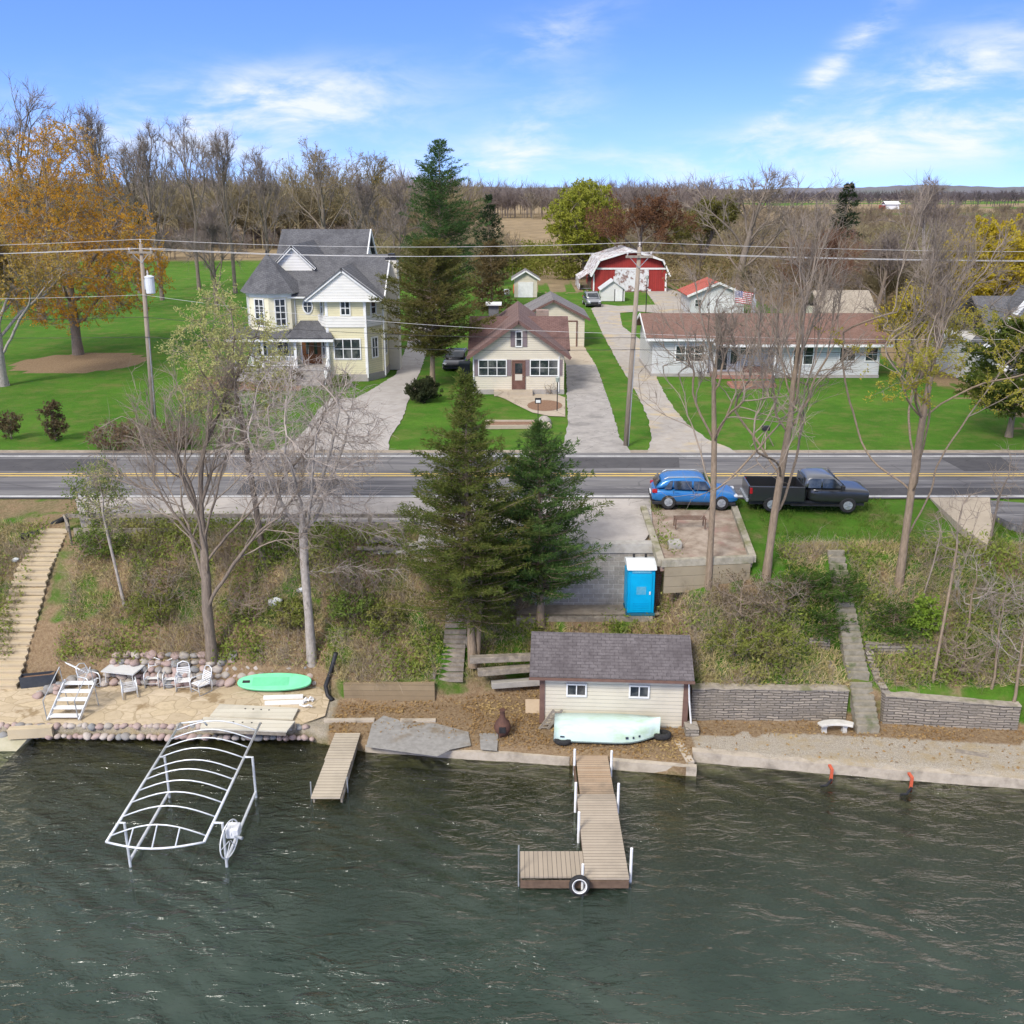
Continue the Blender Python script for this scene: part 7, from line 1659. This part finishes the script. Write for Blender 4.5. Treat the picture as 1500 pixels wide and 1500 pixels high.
RUSTL = leafmat('rust_orange_buds', (.46, .225, .022), (.64, .35, .035), .5, (.42, .31, .06)); GOLD = leafmat('golden_yellow_leaves', (.42, .30, .02), (.50, .42, .035), .6); WILL = leafmat('willow_green', (.25, .28, .035), (.38, .38, .06), .4)
OCH = leafmat('ochre_haze_buds', (.27, .19, .065), (.35, .26, .095), .4)
midtree('maple', 'huge maple in orange bud on the left lawn', 115, 520, 185, 138, 101, RUSTL, 62000, TWIG, BARK, .42, 800, .16, 2.0, [(.14, .5), (.3, 1.0), (.55, 1.0), (.7, .7), (.85, .55), (1, .3)], leaf_l=(.11, .21), leaf_w=.1)
leafmat('golden_haze', (.34, .22, .05), (.44, .31, .08), .5)
midtree('maple', 'grey-trunked forked maple with brownish buds cut by the left edge', 4, 566, 330, 110, 103, MATS['golden_haze'], 9000, TWIG, BARKP, .42, 480, .2, 2.0)
midtree('bare_tree', 'tallest bare tree towering behind the orange maple', 62, 470, 112, 100, 105, None, 0, TWIGM, BARK, .4, 520, .35, 2.2)
for k, (u, v, tv, hp, lb_) in enumerate(((165, 455, 150, 40, 'slim bare tree right behind the orange maple'), (205, 430, 200, 45, 'narrow bare tree second in the line beyond the left lawn'), (238, 440, 178, 36, 'bare tree in the lawn line just right of the orange maple'), (292, 425, 168, 62, 'tall vase-shaped bare tree in the middle of the lawn line'), (345, 430, 186, 48, 'bare tree with forked top behind the turret roof'), (395, 415, 215, 38, 'bare tree above the turret at left of the dormer'), (318, 455, 300, 40, 'low crooked bare tree on the far lawn left of the turret'), (545, 425, 240, 42, 'bare twisted tree right of the rear roof of the Victorian house'))):
    midtree('bare_tree', lb_, u, v, tv, hp, 110+k, None, 0, TWIGM, BARK, .26, 330, .25, 2.4)
midtree('willow', 'high bare willow with arching limbs behind the Victorian roof', 478, 392, 204, 62, 131, OCH, 4000, TWIG, BARK, .5, 480, .3, 2.2)
midtree('willow', 'leaning willow with long right-hand limb behind the rear roof', 520, 390, 222, 62, 133, OCH, 3000, TWIGO, BARK, .5, 420, .3, 2.2, lean=(4, 0))
midtree('willow', 'rounded bright yellow-green willow left of the barn', 856, 408, 264, 58, 135, WILL, 26000, TWIGO, BARK, .45, 500, .2, 1.6, leaf_l=(.3, .55), leaf_w=.2)
midtree('bare_tree', 'russet budding tree behind the barn roof', 932, 418, 278, 62, 137, leafmat('russet_buds', (.15, .075, .035), (.20, .10, .05), .5), 8000, TWIGR, BARK, .45, 480, .2, 2.4, leaf_l=(.25, .45), leaf_w=.16)
midtree('bare_tree', 'large spreading bare oak behind the left part of ranch roof', 1080, 462, 240, 85, 139, None, 0, TWIG, BARK, .48, 560, .3, 2.4)
midtree('willow', 'yellow-green willow behind the spreading bare oak', 1022, 412, 285, 45, 141, leafmat('dull_willow_green', (.13, .125, .03), (.19, .18, .045), .5), 9000, TWIGO, BARK, .4, 380, .15, 1.8, leaf_l=(.3, .5), leaf_w=.2)
midtree('birch', 'tall twin-topped white birch rising at right beyond the ranch', 1345, 452, 250, 50, 143, None, 0, TWIGM, BARKP, .26, 380, .35, 2.4)
midtree('maple', 'golden yellow maple glowing at the right edge', 1432, 500, 325, 72, 145, GOLD, 30000, TWIGO, BARK, .3, 460, .16, 1.6, leaf_l=(.18, .32), leaf_w=.16)
midtree('maple', 'yellow budding small tree in front of the ranch right end', 1330, 560, 420, 60, 147, GOLD, 9000, TWIGO, BARK, .2, 330, .2, 1.8, leaf_l=(.12, .2), leaf_w=.1)
midtree('bare_tree', 'reddish bare tree above the middle of the ranch roof', 1190, 470, 330, 58, 149, None, 0, TWIGR, BARK, .28, 400, .2, 2.6)
midtree('bare_tree', 'grey bare tree between spruce and birch beyond the ranch', 1285, 462, 335, 50, 151, None, 0, TWIGM, BARK, .28, 380, .2, 2.6)
midtree('bare_tree', 'brown twiggy tree rising left of the tall pine', 585, 412, 262, 40, 153, None, 0, TWIGM, BARK, .26, 330, .2, 2.6)
midtree('bare_tree', 'small bare tree between the shed and the cottage roof ridge', 706, 440, 372, 22, 155, OCH, 900, TWIGO, BARK, .14, 200, .2, 2.2)

# ---- shrubs
M('dry_brush_twigs', (.34, .27, .20), (.25, .195, .145), 2, .95)
def shrub(label, p, h, r, seed, leaf, n, twig=TWIG, tw=2.4, l=(.1, .18), w_=.08, cat='shrub', name='shrub', na=150):
    return build_tree(name, label, p, [(.05, r*.5), (h*.45, r), (h*.8, r*.85), (h, r*.4)], [(0, 0, -.1), (0, 0, .12)], .05, seed, na, .22, .3, bark=BARK, twig=twig, twigs=tw, tw_len=(.25, .55), thr=.02, leaf=leaf, leaf_n=n, leaf_l=l, leaf_w=w_, cat=cat)
DKG = leafmat('boxwood_dark', (.016, .03, .012), (.04, .06, .02), 1.5); ORL = leafmat('rust_hedge_leaves', (.22, .09, .025), (.30, .14, .04), 1.0)
shrub('dark twiggy upright shrub alone on left lawn', at(82, 645, ZG-.05), 2.3, .7, 201, leafmat('brown_buds', (.10, .075, .04), (.16, .12, .06)), 2500)
shrub('smaller twiggy shrub at left edge of the lawn', at(17, 643, ZG-.05), 1.6, .6, 203, MATS['brown_buds'], 1300)
for k, (u, v, h, r, lb_) in enumerate(((162, 660, 1.5, 1.3, 'tangled brown brush clump left of the utility pole foot'), (198, 660, 1.7, 1.3, 'tangled brown brush clump at the utility pole foot'), (240, 660, 1.6, 1.4, 'tangled brown brush clump right of the utility pole foot'), (272, 655, 1.3, 1.0, 'last brown brush clump before the bare bank tree'))):
    shrub(lb_, at(u, v, ZG-.05), h, r, 205+k, leafmat('dead_brown_leaves', (.15, .10, .06), (.22, .15, .09)), 1100, TWIG, 4.0, na=170)
shrub('dark green round bush under the olive cedar', at(622, 588, ZG-.05), 1.5, 1.25, 215, leafmat('dark_olive_bush', (.03, .04, .018), (.065, .075, .03)), 9000, na=260)
shrub('rust orange hedge bush at left front of the ranch', at(993, 545, ZG-.05), 1.1, 1.2, 217, ORL, 3500); shrub('rust orange hedge bush left of the ranch door', at(1025, 545, ZG-.05), 1.0, 1.1, 218, ORL, 3000)
shrub('leggy brown shrub left of the porch steps', at(425, 565, ZG-.05), 1.3, .9, 219, MATS['brown_buds'], 900)
shrub('low green bush by the right corner of Victorian bay', at(500, 566, ZG-.05), .7, .7, 221, leafmat('fresh_green', (0, 0, 0), (0, 0, 0)), 1500)
shrub('bare spiky shrub beside cottage step', at(806, 578, ZG-.05), .9, .7, 223, None, 0)
for k, (u, v, lb_) in enumerate(((1205, 935, 'dark green juniper bush left of the stone steps'), (1232, 880, 'dark green juniper bush at the head of the stone steps'), (1308, 925, 'dark green juniper bush right of the stone steps'), (1180, 880, 'dark green bush farthest left of the stone steps'))):
    p = hit(u, v); build_conifer('juniper_bush', lb_, p+Vector((0, 0, -.1)), 1.1, [(.0, 1.0), (.4, 1.1), (.8, .7), (1, .3)], .05, 231+k, 60, 8, (.10, .19), .04, .25, .02, leafmat('low_juniper', (.035, .085, .016), (.10, .16, .03), 1.6), step=.18, branch=.45, dens=6, cat='bush')
shrub('lime green bush by the leaning tree', hit(1352, 935), 1.6, .7, 241, leafmat('lime_bush', (.16, .26, .03), (.24, .34, .05)), 2200)

for k, (u, v, h, r, lb_) in enumerate(((245, 885, 1.5, 1.4, 'tangled bare bush left of the thick forked tree'), (365, 905, 1.3, 1.2, 'tangled bare bush between forked tree and grey trunk'), (530, 880, 1.6, 1.3, 'tangled bare bush between grey trunk and juniper'), (1085, 905, 1.7, 1.5, 'broad bare bush above the left end of the stone wall'), (1145, 900, 1.5, 1.3, 'bare bush between planter bed and stone steps'), (1410, 985, 1.4, 1.3, 'bare bush right of the leaning tree foot'), (1462, 905, 1.6, 1.4, 'bare bush high at the right edge'))):
    build_tree('bush', lb_, hit(u, v), [(.05, r*.5), (h*.5, r), (h, r*.7)], [(0, 0, -.1), (0, 0, .15)], .05, 260+k, 190, .2, .26, bark=BARKT, twig=MATS['dry_brush_twigs'] if k % 2 else TWIG, twigs=2.6, tw_len=(.3, .7), thr=.02, cat='bush', leaf=MATS['brown_buds'] if k in (0, 3, 4) else None, leaf_n=700, leaf_l=(.06, .11), leaf_w=.05)
OLB = leafmat('olive_brush_leaves', (.15, .185, .038), (.27, .29, .065), 1.4, (.29, .23, .10))
for k, (u, v, h, r, lb_) in enumerate(((150, 815, 1.3, 1.2, 'green leafy bush right of the head of left stairs'), (225, 905, 1.1, 1.2, 'olive bush low on the bank left of the forked tree'), (410, 815, 1.2, 1.1, 'green bush just below the guard rail by the lime tree'), (425, 920, 1.0, .9, 'olive bush at left foot of the grey trunk'), (515, 905, 1.1, 1.1, 'bright green bush right of the grey trunk'), (565, 925, 1.0, .9, 'olive bush before the centre steps'), (1075, 960, 1.1, 1.2, 'olive bush above the boathouse end of stone wall'), (1130, 965, 1.0, 1.1, 'olive bush midway along top of the stone wall'))):
    shrub(lb_, hit(u, v), h, r, 280+k, OLB if 'olive' in lb_ else MATS['fresh_green'], 1900, tw=2.8, l=(.08, .15), w_=.06, cat='bush', name='bush')
# ---- ground cover of the bank: nobody could count it
g = np.random.default_rng(7)
def bank_points(n, dens, x0=-32, x1=32, y0=34.3, y1=42.6):
    X = g.uniform(x0, x1, n*3); Y = g.uniform(y0, y1, n*3); out = []
    for x, y in zip(X, Y):
        pr = profile(x)
        if y < pr[2][0]+.05 or y > pr[-1][0]+1.2: continue
        if .1 < x < 6.3 and y > 37.9: continue
        if -2.95 < x < -1.75 or -20.95 < x < -19.05 or (13.0 < x < 14.1 and y < 39): continue
        if x > 6.9 and x < 11.3 and y > 37.3: continue
        if g.random() < dens(x, y): out.append((x, y, rough_z(x, y)))
        if len(out) >= n: break
    return np.array(out)
def patch(x, y, s, o): return hn(x, y, s, o)*.7+hn(x, y, s*2.7, o+3)*.4
def stuff_mesh(name, VF, mat): o = mesh_uniform(name, VF[0], VF[1], mat); o['kind'] = 'stuff'; return o
P = bank_points(16000, lambda x, y: max(.06, min(1, .5+1.3*patch(x, y, .5, 2))) if x < 12 else max(.04, .3+patch(x, y, .5, 2)))
n = len(P); B3 = np.repeat(P, 4, 0); m_ = len(B3); d = unit(g.normal(size=(m_, 3))*.6+np.array([0, -.15, .75])); L = g.uniform(.2, .75, m_)*np.where(g.random(m_) < .12, 1.9, 1); Mi = B3+d*(L*.55)[:, None]; E = Mi+unit(d+g.normal(size=(m_, 3))*.7)*(L*.5)[:, None]
rr = np.full(m_, .007); stuff_mesh('brush', join([frusta(B3, Mi, rr, rr*.8, 3), frusta(Mi, E, rr*.8, rr*.3, 3)]), M('dry_brush', (.37, .295, .21), (.26, .205, .15), 1.5, .95, coord='pos', c3=(.47, .39, .29), s3=.5))
P = bank_points(22500, lambda x, y: max(0, min(1, .30+1.9*patch(x, y, .42, 14)+(.1 if x > 9 and y < 37.8 else 0))))
B3 = np.repeat(P, 4, 0); m_ = len(B3); B3 = B3+g.normal(size=(m_, 3))*np.array([.12, .12, .0])+np.stack([np.zeros(m_), np.zeros(m_), np.abs(g.normal(size=m_))*.30], -1)
stuff_mesh('ground_cover', blades(B3, unit(g.normal(size=(m_, 3))+np.array([0, -.3, .5])), g.uniform(.09, .2, m_), g.uniform(.05, .1, m_), g), leafmat('bank_greens', (.15, .21, .036), (.31, .36, .075), .9, (.37, .34, .12)))
P = bank_points(26500, lambda x, y: max(.05, min(1, .45-1.2*patch(x, y, .42, 14))))
B3 = np.repeat(P, 4, 0); m_ = len(B3); B3 = B3+g.normal(size=(m_, 3))*np.array([.1, .1, 0])
stuff_mesh('dry_grass', blades(B3, unit(g.normal(size=(m_, 3))*.55+np.array([0, -.35, .8])), g.uniform(.15, .42, m_), np.full(m_, .022), g), M('straw_grass', (.50, .41, .20), (.34, .28, .12), .8, .95, coord='pos', c3=(.30, .29, .10), s3=.4))
# fallen leaves on the shore
X = g.uniform(-7, 20, 26000); Y = g.uniform(30.5, 36.6, 26000); out = []
for x, y in zip(X, Y):
    pr = profile(x)
    if y < pr[0][0]+.25 or y > pr[1][0]: continue
    den = (.75 if x < 6.5 else (.6 if y > pr[1][0]-1.2 else .07))*max(.1, .6+1.4*patch(x, y, .6, 21))
    if -6.2 < x < -1.6 and 32.4 < y < 34.6: den *= .3
    if g.random() < den: out.append((x, y, Z(x, y)+.03))
P = np.array(out); m_ = len(P); dd = unit(g.normal(size=(m_, 3))*np.array([1, 1, .22])); P[:, 2] += .01
stuff_mesh('leaf_litter', blades(P, dd, g.uniform(.08, .15, m_), g.uniform(.05, .1, m_), g), leafmat('fallen_leaves', (.27, .15, .055), (.46, .32, .15), 3.0, (.52, .39, .18)))
# grass tufts on the verge and along the lawn edges
X = g.uniform(6.5, 32, 35000); Y = g.uniform(38.3, 46, 24000); out = [(x, y, rough_z(x, y)) for x, y in zip(X, Y) if y > profile(x)[-1][0]-.3 and y < 45.7 and not (7 < x < 11.4 and y < 44.6) and not (17.8 < x and y > 43-.0*(x)) and g.random() < .4+.9*patch(x, y, .4, 33)]
P = np.repeat(np.array(out), 2, 0); m_ = len(P); P = P+g.normal(size=(m_, 3))*np.array([.06, .06, 0])
stuff_mesh('grass', blades(P, unit(g.normal(size=(m_, 3))*.5+np.array([0, -.2, .8])), g.uniform(.1, .26, m_), np.full(m_, .03), g), leafmat('verge_grass', (.085, .17, .020), (.18, .25, .045), .7, (.26, .26, .09)))

# ---- scrub and far woods
def proto(seed, h, r, n, tr=.12, twr=.05, up=.8):
    g_ = np.random.default_rng(seed); P0 = [np.array([[0, 0, -.5]])]; P1 = [np.array([[0, 0, h*.55]])]; R0 = [np.array([tr])]; R1 = [np.array([tr*.5])]
    m1 = max(5, n//9); z = h*g_.uniform(.2, .55, m1); a = g_.random(m1)*6.283; d = unit(np.stack([np.cos(a), np.sin(a), g_.uniform(.5, 1.7, m1)*up], -1)); s = np.stack([0*z, 0*z, z], -1); e = s+d*(h*g_.uniform(.3, .55, m1))[:, None]; e[:, :2] *= r/max(.1, np.abs(e[:, :2]).max())
    P0.append(s); P1.append(e); R0.append(np.full(m1, tr*.45)); R1.append(np.full(m1, tr*.15))
    k = g_.integers(0, m1, n); f = g_.uniform(.3, 1, (n, 1)); b0 = s[k]+(e[k]-s[k])*f; d2 = unit(unit(e[k]-s[k])+g_.normal(size=(n, 3))*.55+np.array([0, 0, .25])); b1 = b0+d2*(h*g_.uniform(.08, .24, n))[:, None]
    P0.append(b0); P1.append(b1); R0.append(np.full(n, twr)); R1.append(np.full(n, twr*.3))
    return frusta(np.concatenate(P0), np.concatenate(P1), np.concatenate(R0), np.concatenate(R1), 3)
def scatter(protos, spots):
    out = []
    for (x, y, z, s, a) in spots:
        V_, F_ = protos[int(g.integers(0, len(protos)))]; c, s_ = math.cos(a), math.sin(a)
        out.append((np.stack([(V_[:, 0]*c-V_[:, 1]*s_)*s+x, (V_[:, 0]*s_+V_[:, 1]*c)*s+y, V_[:, 2]*s+z], -1), F_))
    return join(out)
def spots(n, f):
    out = []
    while len(out) < n:
        u, y = f(); x = (u-750)/F*(y*CP+12*SP); out.append((x, y, rough_z(x, y)-.2, g.uniform(.75, 1.2), g.random()*6.28))
    return out
WOODM = M('far_woods_bark', (.175, .142, .130), (.23, .19, .17), .02, .95, coord='pos', c3=(.22, .19, .10), s3=.012); WOODM.use_nodes = True
WP = [proto(300+k, 19, 6.5, 190, .22, .085) for k in range(5)]
stuff_mesh('woods', scatter(WP, spots(430, lambda: (g.uniform(-250, 690), g.uniform(285, 420)))+spots(330, lambda: (g.uniform(560, 1060), g.uniform(535, 680)))), WOODM)
WP2 = [proto(320+k, 15, 7, 90, .3, .16) for k in range(4)]
stuff_mesh('woods', scatter(WP2, spots(700, lambda: (g.uniform(850, 1750), g.uniform(880, 1600)))+spots(60, lambda: (g.uniform(-300, 900), g.uniform(700, 900)))), M('distant_woods_bark', (.085, .072, .078), (.125, .105, .108), .01, .95, coord='pos'))
SP1 = [proto(340+k, 7.5, 3.4, 230, .09, .042, .6) for k in range(5)]
def gap(u, y): return 725 < u < 835 and y > 190
def sc_right():
    while True:
        u, y = g.uniform(560, 1600), g.uniform(178, 300)
        if not gap(u, y): return u, y
stuff_mesh('scrub', scatter(SP1, spots(330, sc_right)+spots(170, lambda: (g.uniform(1100, 1560), g.uniform(118, 180)))), M('scrub_twigs', (.21, .165, .11), (.155, .12, .085), .05, .95, coord='pos', c3=(.20, .185, .07), s3=.03))
stuff_mesh('scrub', scatter(SP1, spots(420, lambda: (g.uniform(930, 1650), g.uniform(300, 620)))+spots(90, lambda: (g.uniform(860, 1000), g.uniform(260, 420)))), MATS['scrub_twigs'])
stuff_mesh('scrub', scatter(SP1, spots(110, lambda: (g.uniform(-200, 600), g.uniform(200, 280)))), M('scrub_twigs_mauve', (.19, .15, .12), (.14, .115, .10), .05, .95, coord='pos'))
SG = []
for (x, y, z, s, a) in spots(260, lambda: (lambda u: (u, g.uniform(170, 240)))(g.choice([g.uniform(690, 900), g.uniform(540, 640), g.uniform(1020, 1600)]))):
    m_ = 140; c = rdir(g, m_)*(g.random((m_, 1))**.4)*np.array([2.6, 2.6, 1.9])*s+np.array([x, y, z+2.0*s]); SG.append(blades(c, rdir(g, m_), g.uniform(.35, .8, m_), g.uniform(.2, .4, m_), g))
stuff_mesh('green_thicket', join(SG), leafmat('thicket_green', (.13, .15, .025), (.23, .23, .045), .08, (.21, .17, .06)))
SG = []
for (x, y, z, s, a) in spots(210, lambda: (g.uniform(960, 1560), g.uniform(135, 270))):
    m_ = 150; c = rdir(g, m_)*(g.random((m_, 1))**.4)*np.array([3.0, 3.0, 2.6])*s+np.array([x, y, z+3.2*s]); SG.append(blades(c, rdir(g, m_), g.uniform(.3, .7, m_), g.uniform(.12, .26, m_), g))
stuff_mesh('budding_thicket', join(SG), leafmat('thicket_olive_brown', (.16, .125, .06), (.25, .20, .085), .06, (.20, .115, .065)))
stuff_mesh('woods', scatter(WP, spots(130, lambda: (g.uniform(-200, 690), g.uniform(262, 300)))), M('budding_woods', (.27, .22, .12), (.22, .185, .11), .03, .95, coord='pos', c3=(.29, .27, .11), s3=.02))
stuff_mesh('scrub', scatter(SP1, spots(170, lambda: (g.uniform(870, 1600), g.uniform(160, 300)))+spots(50, lambda: (g.uniform(540, 720), g.uniform(150, 230)))), MATS['budding_woods'])
# far ridge
mb = MB(); xs2 = np.linspace(-3200, 3200, 420); ids = []
for x in xs2:
    u = 750+x/2600*1450/.951; hz = 24+20*max(0, hn(x, 0, .0016, 1))+6*hn(x, 3, .006, 2)+2.2*g.random()+ (14 if u > 1150 else 4)*max(0, .5+hn(x, 5, .0011, 9))
    ids.append(mb._add([(x, 2300, -6), (x, 2450, hz*.7), (x, 2650, hz), (x, 3000, hz*.6)]))
for a_, c_ in zip(ids, ids[1:]):
    for k in range(3): mb.f.append((a_+k, c_+k, c_+k+1, a_+k+1))
tag(mb.build('hills', M('hazed_wooded_ridge', (.115, .115, .14), (.16, .15, .165), .006, .95, coord='pos', c3=(.11, .125, .11), s3=.003), None, True), kind='structure')  # distance haze is mixed into this colour as a paler, bluer tone
